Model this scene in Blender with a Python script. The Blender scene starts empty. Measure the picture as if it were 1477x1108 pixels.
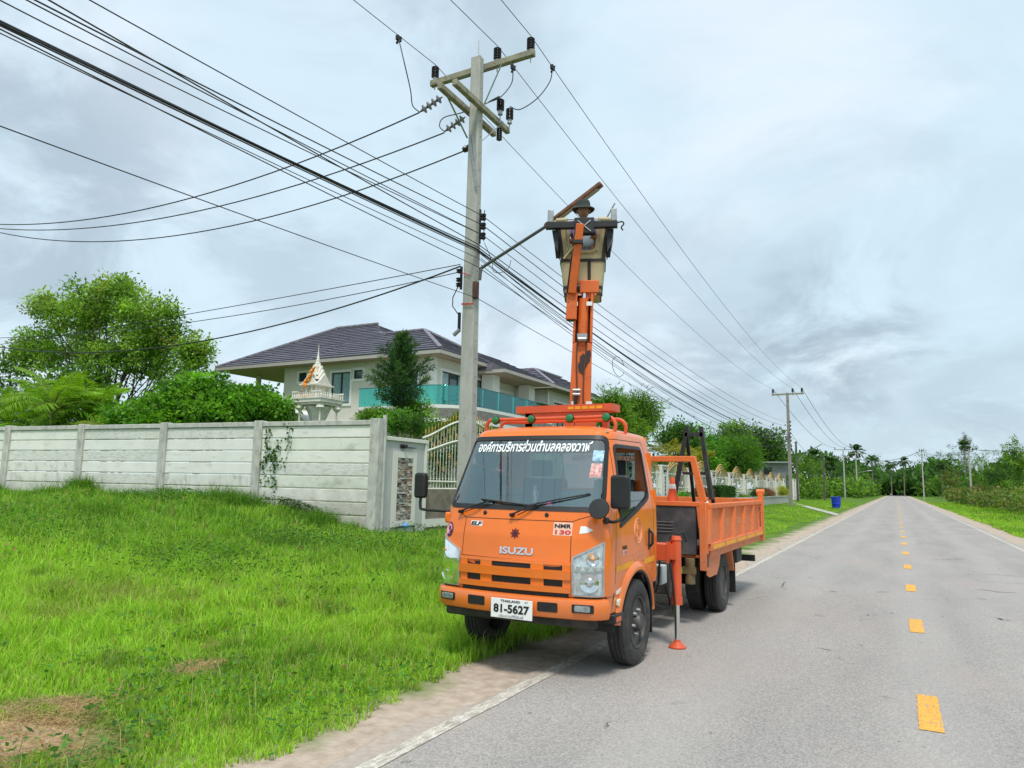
import bpy, bmesh, math, random
import numpy as np
from mathutils import Vector, Matrix
R = math.radians
random.seed(7); rng = np.random.default_rng(11)
sc = bpy.context.scene
COL = sc.collection
# ------------------------------------------------------------------ camera
FPX, IW, IH = 1040.0, 1477, 1108
PITCH, ROLL, YAW, EYE = R(7.9), R(1.1), R(27.9616), 1.65
fw = Vector((-math.sin(YAW)*math.cos(PITCH), math.cos(YAW)*math.cos(PITCH), math.sin(PITCH)))
_r0 = Vector((math.cos(YAW), math.sin(YAW), 0)); _u0 = _r0.cross(fw)
rt = _r0*math.cos(ROLL) + _u0*math.sin(ROLL)
up = _u0*math.cos(ROLL) - _r0*math.sin(ROLL)
CAM = Vector((0, 0, EYE))
cd = bpy.data.cameras.new("camera"); cam = bpy.data.objects.new("camera", cd); COL.objects.link(cam)
cam.matrix_world = Matrix(((rt.x, up.x, -fw.x, 0), (rt.y, up.y, -fw.y, 0), (rt.z, up.z, -fw.z, EYE), (0, 0, 0, 1)))
cd.sensor_width = 36; cd.lens = 36*FPX/IW; cd.clip_end = 5000; cd.clip_start = 0.05
sc.camera = cam
def ray(px, py): return fw + rt*((px-738.5)/FPX) - up*((py-554)/FPX)
def onZ(px, py, z=0.): d = ray(px, py); return CAM + d*((z-EYE)/d.z)
def onX(px, py, X): d = ray(px, py); return CAM + d*(X/d.x)
def onY(px, py, Y): d = ray(px, py); return CAM + d*(Y/d.y)
# ------------------------------------------------------------------ world, sun, exposure
SUN_EL, SUN_AZ = 62, 150          # azimuth clockwise from +Y, degrees
w = bpy.data.worlds.new("World"); sc.world = w; w.use_nodes = True
nt = w.node_tree; nt.nodes.clear()
def N(t, **k):
    n = nt.nodes.new(t)
    for a, b in k.items(): setattr(n, a, b)
    return n
out = N('ShaderNodeOutputWorld'); bg = N('ShaderNodeBackground'); bg.inputs[1].default_value = 0.1
sky = N('ShaderNodeTexSky', sky_type='NISHITA', sun_disc=False)
sky.sun_elevation = R(SUN_EL); sky.sun_rotation = R(SUN_AZ); sky.air_density = 1.2; sky.dust_density = 2.0
tc = N('ShaderNodeTexCoord')
sep = N('ShaderNodeSeparateXYZ'); nt.links.new(tc.outputs['Generated'], sep.inputs[0])
zz = N('ShaderNodeMath', operation='MAXIMUM'); nt.links.new(sep.outputs[2], zz.inputs[0]); zz.inputs[1].default_value = 0.0
za = N('ShaderNodeMath', operation='ADD'); nt.links.new(zz.outputs[0], za.inputs[0]); za.inputs[1].default_value = 0.34
dv = N('ShaderNodeVectorMath', operation='DIVIDE'); nt.links.new(tc.outputs['Generated'], dv.inputs[0])
cz = N('ShaderNodeCombineXYZ')
for i in range(3): nt.links.new(za.outputs[0], cz.inputs[i])
nt.links.new(cz.outputs[0], dv.inputs[1])
def cloudnoise(scale, off, detail=6, rough=.55, dist=.4):
    mp = N('ShaderNodeMapping'); nt.links.new(dv.outputs[0], mp.inputs[0]); mp.inputs[1].default_value = off
    mp.inputs[3].default_value = (1, 1, 0.0)
    n = N('ShaderNodeTexNoise'); n.inputs['Scale'].default_value = scale; n.inputs['Detail'].default_value = detail
    n.inputs['Roughness'].default_value = rough; n.inputs['Distortion'].default_value = dist
    nt.links.new(mp.outputs[0], n.inputs['Vector']); return n
def ramp(src, stops):
    r = N('ShaderNodeValToRGB'); nt.links.new(src, r.inputs[0])
    e = r.color_ramp.elements
    while len(e) < len(stops): e.new(.5)
    for q, (p, c) in zip(e, stops): q.position = p; q.color = (*c, 1)
    r.color_ramp.interpolation = 'EASE'
    return r
def mixc(f, a, b, blend='MIX'):
    m = N('ShaderNodeMix', data_type='RGBA', blend_type=blend)
    if isinstance(f, float): m.inputs[0].default_value = f
    else: nt.links.new(f, m.inputs[0])
    for i, s in ((6, a), (7, b)):
        if isinstance(s, tuple): m.inputs[i].default_value = (*s, 1)
        else: nt.links.new(s, m.inputs[i])
    return m.outputs[2]
K = 10.
n1 = cloudnoise(.95, (5.4, 2.3, 0), 7, .55, .5)
n2 = cloudnoise(2.6, (8.3, 4.1, 0), 8, .6, .6)
n3 = cloudnoise(.3, (1.2, 9.1, 0), 3, .5, .2)
# bright veil of cloud with a bluish tint that drifts to pale
veil = ramp(n3.outputs[0], [(.32, (.43*K, .60*K, .69*K)), (.5, (.52*K, .655*K, .735*K)), (.68, (.59*K, .665*K, .755*K))])
grey = ramp(n1.outputs[0], [(.47, (0, 0, 0)), (.66, (1, 1, 1))])
fine = ramp(n2.outputs[0], [(.36, (0, 0, 0)), (.58, (1, 1, 1))])
# the cloud banks seen in the photograph, each a soft patch of sky broken up by the cloud noise
wob = N('ShaderNodeVectorMath', operation='MULTIPLY_ADD'); nt.links.new(cloudnoise(1.8, (2.2, 7.7, 0), 5, .6, .3).outputs['Color'], wob.inputs[0])
wob.inputs[1].default_value = (.30, .30, .22); nt.links.new(tc.outputs['Generated'], wob.inputs[2])
wn_ = N('ShaderNodeVectorMath', operation='NORMALIZE'); nt.links.new(wob.outputs[0], wn_.inputs[0])
acc = None
for (px, py, rad, amp) in ((40, 230, .30, .75), (170, 330, .26, .6), (330, 260, .16, .35), (60, 380, .26, .75), (430, 400, .2, .5), (560, 190, .13, .4), (700, 400, .16, .4), (760, 470, .14, .5),
                           (1190, 500, .13, 1.0), (1050, 540, .15, .75), (950, 590, .16, .7), (1270, 585, .14, .45), (1420, 600, .12, .6), (1120, 130, .18, .25), (1300, 300, .25, .25)):
    d = ray(px, py).normalized(); d = (d+Vector((.15, .15, .11))).normalized()
    dp = N('ShaderNodeVectorMath', operation='DISTANCE'); nt.links.new(wn_.outputs[0], dp.inputs[0]); dp.inputs[1].default_value = d
    mr = N('ShaderNodeMapRange', interpolation_type='SMOOTHSTEP'); nt.links.new(dp.outputs['Value'], mr.inputs[0]); mr.inputs[1].default_value = 0; mr.inputs[2].default_value = rad*1.25; mr.inputs[3].default_value = amp; mr.inputs[4].default_value = 0
    if acc is None: acc = mr.outputs[0]
    else:
        mxn = N('ShaderNodeMath', operation='MAXIMUM'); nt.links.new(acc, mxn.inputs[0]); nt.links.new(mr.outputs[0], mxn.inputs[1]); acc = mxn.outputs[0]
mul0 = N('ShaderNodeMath', operation='MULTIPLY'); nt.links.new(grey.outputs[0], mul0.inputs[0]); mul0.inputs[1].default_value = .55
mxa = N('ShaderNodeMath', operation='MAXIMUM'); nt.links.new(acc, mxa.inputs[0]); nt.links.new(mul0.outputs[0], mxa.inputs[1])
fa = N('ShaderNodeMath', operation='MULTIPLY_ADD'); nt.links.new(fine.outputs[0], fa.inputs[0]); fa.inputs[1].default_value = 1.0; fa.inputs[2].default_value = .05
mul = N('ShaderNodeMath', operation='MULTIPLY'); nt.links.new(mxa.outputs[0], mul.inputs[0]); nt.links.new(fa.outputs[0], mul.inputs[1])
m75 = N('ShaderNodeMath', operation='MULTIPLY'); nt.links.new(mul.outputs[0], m75.inputs[0]); m75.inputs[1].default_value = .80
c0 = mixc(ramp(cloudnoise(1.3, (6.2, 3.3, 0), 7, .6, .5).outputs[0], [(.46, (0, 0, 0)), (.66, (.55, .55, .55))]).outputs[0], veil.outputs[0], (.70*K, .74*K, .80*K))
c1 = mixc(m75.outputs[0], c0, (.245*K, .31*K, .375*K))
c2 = mixc(.10, c1, sky.outputs[0])
nt.links.new(c2, bg.inputs[0]); nt.links.new(bg.outputs[0], out.inputs[0])
sd = bpy.data.lights.new("sun", 'SUN'); sun = bpy.data.objects.new("sun", sd); COL.objects.link(sun)
sd.energy = 2.1; sd.angle = R(12); sd.color = (1, .955, .89)
sv = Vector((math.sin(R(SUN_AZ))*math.cos(R(SUN_EL)), math.cos(R(SUN_AZ))*math.cos(R(SUN_EL)), math.sin(R(SUN_EL))))
sun.rotation_euler = sv.to_track_quat('Z', 'Y').to_euler(); sun.location = (0, 0, 50)
sc.view_settings.view_transform = 'Standard'; sc.view_settings.look = 'None'
sc.view_settings.exposure = 0.50; sc.view_settings.gamma = 1; sc.view_settings.use_curve_mapping = False
try:
    sc.cycles.max_bounces = 8; sc.cycles.transparent_max_bounces = 24
except Exception: pass
# ------------------------------------------------------------------ materials
def mat(name, base, rough=.6, metal=0., var=.12, scale=6., bump=.0, bscale=60., spec=.5, dark=None, dthr=(.55, .7), dscale=3., coat=0., dstretch=(1, 1, 1), alpha=None):
    m = bpy.data.materials.new(name); m.use_nodes = True
    t = m.node_tree; P = t.nodes['Principled BSDF']
    P.inputs['Roughness'].default_value = rough; P.inputs['Metallic'].default_value = metal
    P.inputs['Specular IOR Level'].default_value = spec; P.inputs['Coat Weight'].default_value = coat
    P.inputs['Coat Roughness'].default_value = .12
    co = t.nodes.new('ShaderNodeTexCoord')
    n = t.nodes.new('ShaderNodeTexNoise'); n.inputs['Scale'].default_value = scale; n.inputs['Detail'].default_value = 6
    t.links.new(co.outputs['Object'], n.inputs['Vector'])
    r = t.nodes.new('ShaderNodeValToRGB'); t.links.new(n.outputs[0], r.inputs[0])
    r.color_ramp.elements[0].position = .3; r.color_ramp.elements[1].position = .7
    r.color_ramp.elements[0].color = (*[c*(1-var) for c in base], 1); r.color_ramp.elements[1].color = (*[min(1, c*(1+var)) for c in base], 1)
    last = r.outputs[0]
    if dark:
        mp = t.nodes.new('ShaderNodeMapping'); mp.inputs[3].default_value = dstretch; t.links.new(co.outputs['Object'], mp.inputs[0])
        n2 = t.nodes.new('ShaderNodeTexNoise'); n2.inputs['Scale'].default_value = dscale; n2.inputs['Detail'].default_value = 9; n2.inputs['Roughness'].default_value = .65
        t.links.new(mp.outputs[0], n2.inputs['Vector'])
        r2 = t.nodes.new('ShaderNodeValToRGB'); t.links.new(n2.outputs[0], r2.inputs[0])
        r2.color_ramp.elements[0].position = dthr[0]; r2.color_ramp.elements[1].position = dthr[1]
        mx = t.nodes.new('ShaderNodeMix'); mx.data_type = 'RGBA'
        t.links.new(r2.outputs[0], mx.inputs[0]); t.links.new(last, mx.inputs[6]); mx.inputs[7].default_value = (*dark, 1)
        last = mx.outputs[2]
    t.links.new(last, P.inputs['Base Color'])
    if bump:
        nb = t.nodes.new('ShaderNodeTexNoise'); nb.inputs['Scale'].default_value = bscale; nb.inputs['Detail'].default_value = 5
        t.links.new(co.outputs['Object'], nb.inputs['Vector'])
        b = t.nodes.new('ShaderNodeBump'); b.inputs['Strength'].default_value = bump; b.inputs['Distance'].default_value = .02
        t.links.new(nb.outputs[0], b.inputs['Height']); t.links.new(b.outputs[0], P.inputs['Normal'])
    return m
def leafmat(name, trans=.3, rough=.55):
    m = bpy.data.materials.new(name); m.use_nodes = True; t = m.node_tree
    P = t.nodes['Principled BSDF']; P.inputs['Roughness'].default_value = rough; P.inputs['Specular IOR Level'].default_value = .25
    a = t.nodes.new('ShaderNodeAttribute'); a.attribute_name = 'col'
    t.links.new(a.outputs['Color'], P.inputs['Base Color'])
    tr = t.nodes.new('ShaderNodeBsdfTranslucent'); mm = t.nodes.new('ShaderNodeMix'); mm.data_type = 'RGBA'; mm.blend_type = 'MULTIPLY'
    mm.inputs[0].default_value = 1; t.links.new(a.outputs['Color'], mm.inputs[6]); mm.inputs[7].default_value = (1.3, 1.35, .6, 1)
    t.links.new(mm.outputs[2], tr.inputs[0])
    mx = t.nodes.new('ShaderNodeMixShader'); mx.inputs[0].default_value = trans
    t.links.new(P.outputs[0], mx.inputs[1]); t.links.new(tr.outputs[0], mx.inputs[2])
    t.links.new(mx.outputs[0], t.nodes['Material Output'].inputs[0])
    return m
def glassmat(name, tint, refl=.12, rough=.02, gcol=(1, 1, 1)):
    m = bpy.data.materials.new(name); m.use_nodes = True; t = m.node_tree; t.nodes.remove(t.nodes['Principled BSDF'])
    tr = t.nodes.new('ShaderNodeBsdfTransparent'); tr.inputs[0].default_value = (*tint, 1)
    gl = t.nodes.new('ShaderNodeBsdfGlossy'); gl.inputs['Roughness'].default_value = rough; gl.inputs[0].default_value = (*gcol, 1)
    lw = t.nodes.new('ShaderNodeFresnel'); lw.inputs[0].default_value = 1.5
    ad = t.nodes.new('ShaderNodeMath'); ad.operation = 'MULTIPLY_ADD'; t.links.new(lw.outputs[0], ad.inputs[0]); ad.inputs[1].default_value = .9; ad.inputs[2].default_value = refl
    mx = t.nodes.new('ShaderNodeMixShader'); t.links.new(ad.outputs[0], mx.inputs[0])
    t.links.new(tr.outputs[0], mx.inputs[1]); t.links.new(gl.outputs[0], mx.inputs[2])
    t.links.new(mx.outputs[0], t.nodes['Material Output'].inputs[0])
    return m
ORANGE = mat('orange_cab_paint', (.81, .168, .008), .28, var=.07, scale=2.5, coat=.5, dark=(.60, .14, .02), dthr=(.62, .85), dscale=5)
ORANGE2 = mat('faded_orange_body_paint', (.74, .165, .035), .5, var=.12, scale=4, bump=.08, bscale=30, dark=(.30, .07, .03), dthr=(.56, .8), dscale=4)
BOOMO = mat('worn_orange_boom_paint', (.66, .13, .02), .45, var=.1, scale=5, dark=(.10, .05, .03), dthr=(.64, .72), dscale=4.5)
REDO = mat('red_orange_crane_paint', (.62, .095, .03), .45, var=.10, scale=5, dark=(.32, .07, .03), dthr=(.62, .85), dscale=9)
BLACK = mat('black_rubber_trim', (.012, .012, .013), .5, var=.3, scale=10)
DARKM = mat('dark_chassis_metal', (.022, .021, .02), .6, var=.4, scale=8, dark=(.08, .06, .045), dthr=(.5, .75), dscale=6)
TYRE = mat('dusty_tyre_rubber', (.035, .034, .033), .85, var=.25, scale=12, bump=.15, bscale=80, dark=(.10, .09, .08), dthr=(.5, .8), dscale=5)
STEEL = mat('grimy_wheel_steel', (.07, .068, .065), .55, metal=.3, var=.3, scale=9, dark=(.16, .14, .12), dthr=(.5, .8), dscale=8)
CHROME = mat('chrome', (.75, .76, .78), .15, metal=1., var=.03)
WHITE = mat('white_paint', (.78, .78, .76), .45, var=.04, scale=3)
LETTER = mat('white_vinyl_lettering', (.85, .87, .88), .5, var=.01)
BLKINK = mat('black_print', (.01, .01, .012), .5, var=.01)
REDINK = mat('red_print', (.6, .02, .03), .5, var=.02)
YEL = mat('yellow_reflective_tape', (.85, .36, .01), .45, var=.08, scale=8)
GLASSW = glassmat('windshield_glass', (.90, .97, .96), .20, gcol=(.74, .93, .95))
GLASSS = glassmat('side_window_glass', (.42, .5, .47), .10)
LENS = glassmat('headlamp_lens', (.95, .97, .97), .02, .06)
REFL = mat('headlamp_reflector', (.62, .66, .67), .35, metal=.35, var=.35, scale=26)
GREYP = mat('grey_interior_plastic', (.38, .42, .42), .7, var=.1)
SEATM = mat('dark_seat_fabric', (.05, .06, .075), .8, var=.2)
FRP = mat('beige_fibreglass', (.46, .38, .22), .55, var=.08, scale=5, dark=(.30, .24, .14), dthr=(.55, .8), dscale=4)
CONC = mat('grey_pole_concrete', (.42, .41, .375), .85, var=.10, scale=5, bump=.25, bscale=40, dark=(.30, .29, .26), dthr=(.5, .75), dscale=3, dstretch=(3, 3, .5))
def grime(m, z0, z1, col, amt, nscale=6, chips=None):
    """road dirt splashed up to height z1 (world), and small paint chips"""
    t = m.node_tree; P = t.nodes['Principled BSDF']; src = P.inputs['Base Color'].links[0].from_socket
    g = t.nodes.new('ShaderNodeNewGeometry'); s = t.nodes.new('ShaderNodeSeparateXYZ'); t.links.new(g.outputs['Position'], s.inputs[0])
    n = t.nodes.new('ShaderNodeTexNoise'); n.inputs['Scale'].default_value = nscale; n.inputs['Detail'].default_value = 9; n.inputs['Roughness'].default_value = .7; t.links.new(g.outputs['Position'], n.inputs['Vector'])
    a = t.nodes.new('ShaderNodeMath'); a.operation = 'MULTIPLY_ADD'; t.links.new(n.outputs[0], a.inputs[0]); a.inputs[1].default_value = -(z1-z0)*1.6; t.links.new(s.outputs[2], a.inputs[2])
    r = t.nodes.new('ShaderNodeMapRange'); t.links.new(a.outputs[0], r.inputs[0]); r.inputs[1].default_value = z0-(z1-z0)*.8; r.inputs[2].default_value = z1-(z1-z0)*.8; r.inputs[3].default_value = amt; r.inputs[4].default_value = 0
    x = t.nodes.new('ShaderNodeMix'); x.data_type = 'RGBA'; t.links.new(r.outputs[0], x.inputs[0]); t.links.new(src, x.inputs[6]); x.inputs[7].default_value = (*col, 1); last = x.outputs[2]
    if chips:
        n2 = t.nodes.new('ShaderNodeTexNoise'); n2.inputs['Scale'].default_value = chips[0]; n2.inputs['Detail'].default_value = 4; t.links.new(g.outputs['Position'], n2.inputs['Vector'])
        q = t.nodes.new('ShaderNodeMapRange'); t.links.new(n2.outputs[0], q.inputs[0]); q.inputs[1].default_value = chips[1]; q.inputs[2].default_value = chips[1]+.02; q.inputs[4].default_value = .8
        y = t.nodes.new('ShaderNodeMix'); y.data_type = 'RGBA'; t.links.new(q.outputs[0], y.inputs[0]); t.links.new(last, y.inputs[6]); y.inputs[7].default_value = (*chips[2], 1); last = y.outputs[2]
        ro = t.nodes.new('ShaderNodeMapRange'); t.links.new(n.outputs[0], ro.inputs[0]); ro.inputs[1].default_value = .3; ro.inputs[2].default_value = .7; b0 = P.inputs['Roughness'].default_value; ro.inputs[3].default_value = b0*.65; ro.inputs[4].default_value = b0*1.5; t.links.new(ro.outputs[0], P.inputs['Roughness'])
    t.links.new(last, P.inputs['Base Color'])
grime(ORANGE, .45, 1.15, (.38, .25, .16), .22, 7, (38, .715, (.28, .10, .05)))
grime(ORANGE2, .6, 1.4, (.34, .22, .15), .35, 6, (22, .66, (.22, .09, .05)))
grime(BOOMO, .1, .2, (.3, .2, .1), 0, 6, (26, .67, (.14, .06, .04)))
XARM = mat('weathered_crossarm_concrete', (.30, .275, .20), .85, var=.15, scale=6, bump=.3, bscale=50, dark=(.08, .07, .05), dthr=(.5, .75), dscale=8)
CERAM = mat('brown_black_porcelain', (.02, .014, .013), .18, var=.2, scale=9)
GREYCER = mat('grey_porcelain', (.16, .16, .165), .3, var=.2, scale=9)
WIRE = mat('black_cable_sheath', (.02, .021, .023), .6, var=.1)
ALU = mat('dull_aluminium_wire', (.07, .075, .08), .5, metal=.4, var=.1)
GALV = mat('galvanised_steel', (.35, .36, .37), .5, metal=.6, var=.15, scale=12)
RUST = mat('rusty_lamp_housing', (.20, .075, .035), .6, var=.25, scale=7, dark=(.07, .03, .02), dthr=(.5, .7), dscale=6)
WALLPS = [mat('whitewashed_wall_plank_'+n_, c_, .85, var=.06, scale=2, bump=.15, bscale=25, dark=d_, dthr=t_, dscale=q_, dstretch=(1.0, 1.0, z_)) for n_, c_, d_, t_, q_, z_ in (('clean', (.78, .775, .72), (.42, .41, .35), (.56, .85), 3, 3), ('stained', (.73, .725, .67), (.30, .29, .24), (.52, .78), 4.5, .7), ('green', (.72, .735, .66), (.33, .37, .27), (.5, .8), 2.2, 2), ('dull', (.70, .70, .65), (.36, .35, .30), (.46, .8), 6, 5))]
WALLC = mat('stained_wall_concrete', (.52, .515, .47), .9, var=.12, scale=5, bump=.3, bscale=40, dark=(.24, .23, .20), dthr=(.48, .8), dscale=4, dstretch=(2, 2, .8))
PLAST = mat('pale_grey_plaster', (.46, .47, .455), .8, var=.05, scale=2, dark=(.3, .3, .28), dthr=(.6, .9), dscale=2)
CREAM = mat('cream_frame_paint', (.68, .67, .60), .6, var=.04, scale=3, dark=(.45, .43, .37), dthr=(.6, .9), dscale=4)
HWALL = mat('house_wall_render', (.60, .575, .50), .8, var=.03, scale=2)
HWHITE = mat('house_white_trim', (.72, .72, .68), .6, var=.03)
SOFF = mat('beige_soffit_board', (.27, .20, .14), .7, var=.06)
TILE = mat('purple_grey_roof_tile', (.13, .122, .155), .38, var=.15, scale=3, bump=.05)
TILEV = mat('ridge_tile', (.22, .20, .24), .45, var=.1)
HGLASS = mat('teal_window_glass', (.018, .055, .06), .06, var=.25, scale=1.2, spec=.8)
CURT = mat('pale_curtain_behind_glass', (.22, .33, .34), .12, var=.18, scale=7, spec=.6)
GREENG = glassmat('green_balustrade_glass', (.24, .74, .66), .14, gcol=(.45, .90, .88))
for q_ in WALLPS: grime(q_, .6, 1.7, (.30, .27, .20), .7, 3)
STONEG = mat('grey_cladding_stone', (.20, .19, .175), .8, var=.25, scale=5, bump=.3, bscale=20)
STONES = [mat('ledge_stone_%s' % n, c, .8, var=.15, scale=15, bump=.3, bscale=60) for n, c in
          (('grey', (.25, .24, .225)), ('dark', (.09, .088, .09)), ('rose', (.40, .26, .20)), ('buff', (.48, .40, .31)), ('white', (.60, .56, .50)), ('brown', (.20, .13, .09)))]
GOLD = mat('gold_paint', (.62, .36, .07), .35, metal=.35, var=.12, scale=12)
IRONW = mat('cream_iron_paint', (.70, .69, .60), .5, var=.04)
BLUEP = mat('blue_plastic', (.012, .05, .55), .4, var=.1)
BARK = mat('grey_brown_bark', (.075, .06, .045), .9, var=.3, scale=9, bump=.5, bscale=30)
BARKP = mat('palm_trunk', (.20, .17, .13), .9, var=.3, scale=9, bump=.4, bscale=20)
LEAF = leafmat('leaf', .45); GRASS = leafmat('grass_blade', .45)
FASC = mat('grey_beige_fascia', (.40, .37, .33), .6, var=.04)
# ------------------------------------------------------------------ mesh builder
WL = {}
def wl(o): return WL.get(o.name, Vector((0, 0, 0)))
class MB:
    def __init__(s): s.v = []; s.f = []; s.mi = []; s.m = 0
    def add(s, vs, fs):
        b = len(s.v); s.v.extend([tuple(x) for x in vs])
        for f in fs: s.f.append(tuple(b+i for i in f)); s.mi.append(s.m)
        return s
    def box(s, x0, x1, y0, y1, z0, z1):
        return s.add([(x0, y0, z0), (x1, y0, z0), (x1, y1, z0), (x0, y1, z0), (x0, y0, z1), (x1, y0, z1), (x1, y1, z1), (x0, y1, z1)],
                     [(0, 3, 2, 1), (4, 5, 6, 7), (0, 1, 5, 4), (1, 2, 6, 5), (2, 3, 7, 6), (3, 0, 4, 7)])
    def frame3(s, d, upv=Vector((0, 0, 1))):
        d = d.normalized()
        if abs(d.dot(upv)) > .98: upv = Vector((0, 1, 0)) if abs(d.y) < .9 else Vector((1, 0, 0))
        a = d.cross(upv).normalized(); b = a.cross(d).normalized(); return d, a, b
    def beam(s, p0, p1, w_, h_, w1=None, h1=None, upv=Vector((0, 0, 1))):
        p0 = Vector(p0); p1 = Vector(p1); d, a, b = s.frame3(p1-p0, upv); w1 = w1 or w_; h1 = h1 or h_
        vs = [p0+a*x*w_/2+b*y*h_/2 for x, y in ((-1, -1), (1, -1), (1, 1), (-1, 1))] + [p1+a*x*w1/2+b*y*h1/2 for x, y in ((-1, -1), (1, -1), (1, 1), (-1, 1))]
        return s.add(vs, [(0, 1, 2, 3), (7, 6, 5, 4), (0, 4, 5, 1), (1, 5, 6, 2), (2, 6, 7, 3), (3, 7, 4, 0)])
    def tube(s, pts, r, n=8, r1=None, caps=True):
        pts = [Vector(p) for p in pts]; k = len(pts); vs = []; b0 = None
        for i, p in enumerate(pts):
            d = (pts[min(i+1, k-1)]-pts[max(i-1, 0)])
            if d.length < 1e-9: d = Vector((0, 0, 1))
            d.normalize()
            if b0 is None: _, a, b0 = s.frame3(d)
            a = d.cross(b0); a = a.normalized() if a.length > 1e-6 else s.frame3(d)[1]; b0 = a.cross(d).normalized()
            rr = r if r1 is None else r+(r1-r)*i/(k-1)
            for j in range(n):
                t = 2*math.pi*j/n; vs.append(p+a*math.cos(t)*rr+b0*math.sin(t)*rr)
        fs = [(i*n+j, i*n+(j+1) % n, (i+1)*n+(j+1) % n, (i+1)*n+j) for i in range(k-1) for j in range(n)]
        if caps: fs += [tuple(range(n))[::-1], tuple((k-1)*n+j for j in range(n))]
        return s.add(vs, fs)
    def cyl(s, p0, p1, r0, r1=None, n=16): return s.tube([p0, p1], r0, n, r0 if r1 is None else r1)
    def lathe(s, prof, o, ax=(0, 0, 1), n=24, closed=False):
        o = Vector(o); d, a, b = s.frame3(Vector(ax)); vs = []
        for r_, h_ in prof:
            for j in range(n):
                t = 2*math.pi*j/n; vs.append(o+d*h_+a*math.cos(t)*r_+b*math.sin(t)*r_)
        k = len(prof)
        fs = [(i*n+j, i*n+(j+1) % n, (i+1)*n+(j+1) % n, (i+1)*n+j) for i in range(k-1) for j in range(n)]
        if not closed: fs += [tuple(range(n))[::-1], tuple((k-1)*n+j for j in range(n))]
        return s.add(vs, fs)
    def prism(s, poly, vec):
        vec = Vector(vec); k = len(poly); P = [Vector(p) for p in poly]
        return s.add(P+[p+vec for p in P], [tuple(range(k))[::-1], tuple(range(k, 2*k))]+[(i, (i+1) % k, k+(i+1) % k, k+i) for i in range(k)])
    def ball(s, c, rx, ry=None, rz=None, n=12, m=8):
        ry = ry or rx; rz = rz or rx; c = Vector(c); vs = []
        for i in range(m+1):
            ph = math.pi*i/m
            for j in range(n):
                t = 2*math.pi*j/n; vs.append((c.x+rx*math.sin(ph)*math.cos(t), c.y+ry*math.sin(ph)*math.sin(t), c.z+rz*math.cos(ph)))
        return s.add(vs, [(i*n+j, (i+1)*n+j, (i+1)*n+(j+1) % n, i*n+(j+1) % n) for i in range(m) for j in range(n)])
    def build(s, name, m, parent=None, smooth=None, bevel=0, kind=None, label=None):
        off = wl(parent) if parent else Vector((0, 0, 0))
        me = bpy.data.meshes.new(name)
        me.from_pydata([(x-off.x, y-off.y, z-off.z) for x, y, z in s.v], [], s.f)
        ms = m if isinstance(m, (list, tuple)) else [m]
        for q in ms: me.materials.append(q)
        if len(ms) > 1: me.polygons.foreach_set('material_index', s.mi)
        bm = bmesh.new(); bm.from_mesh(me); bmesh.ops.remove_doubles(bm, verts=bm.verts, dist=1e-6)
        bmesh.ops.recalc_face_normals(bm, faces=bm.faces); bm.to_mesh(me); bm.free()
        if smooth is not None:
            me.polygons.foreach_set('use_smooth', [True]*len(me.polygons)); me.set_sharp_from_angle(angle=R(smooth))
        o = link(name, me, parent, kind, label)
        if bevel:
            b = o.modifiers.new('bevel', 'BEVEL'); b.width = bevel; b.segments = 2; b.limit_method = 'ANGLE'; b.angle_limit = R(40)
            for p in me.polygons: p.use_smooth = True
            me.set_sharp_from_angle(angle=R(50))
        return o
def link(name, me, parent=None, kind=None, label=None):
    o = bpy.data.objects.new(name, me); COL.objects.link(o)
    if parent: o.parent = parent; WL[o.name] = wl(parent)
    if kind: o['kind'] = kind
    if label: o['label'] = label
    return o
def tag(o, label, cat, group=None, kind=None):
    o['label'] = label; o['category'] = cat
    if group: o['group'] = group
    if kind: o['kind'] = kind
    return o
def root(name, loc, label, cat, group=None):
    o = bpy.data.objects.new(name, None); COL.objects.link(o); o.location = loc; o.empty_display_size = .2
    WL[o.name] = Vector(loc); return tag(o, label, cat, group)
def copy_tree(o, loc=None, rz=None, label=None, parent=None, scale=None):
    c = o.copy(); COL.objects.link(c)
    if parent: c.parent = parent
    if loc is not None: c.location = loc
    if rz is not None: c.rotation_euler = (0, 0, rz)
    if scale is not None: c.scale = (scale,)*3
    if label: c['label'] = label
    for ch in o.children: copy_tree(ch, parent=c)
    return c
def fastmesh(name, V, F, mt, colv=None, parent=None, kind=None, label=None, smooth=False):
    off = wl(parent) if parent else Vector((0, 0, 0))
    V = np.asarray(V, np.float32)-np.array(off[:], np.float32); F = np.asarray(F, np.int32); me = bpy.data.meshes.new(name)
    me.vertices.add(len(V)); me.vertices.foreach_set('co', V.ravel())
    k = F.shape[1]; me.loops.add(F.size); me.loops.foreach_set('vertex_index', F.ravel())
    me.polygons.add(len(F)); me.polygons.foreach_set('loop_start', np.arange(len(F), dtype=np.int32)*k)
    me.update(calc_edges=True)
    if colv is not None:
        a = me.color_attributes.new('col', 'FLOAT_COLOR', 'POINT')
        c = np.ones((len(V), 4), np.float32); c[:, :3] = colv; a.data.foreach_set('color', c.ravel())
    if smooth: me.polygons.foreach_set('use_smooth', [True]*len(F))
    me.materials.append(mt); return link(name, me, parent, kind, label)
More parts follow.
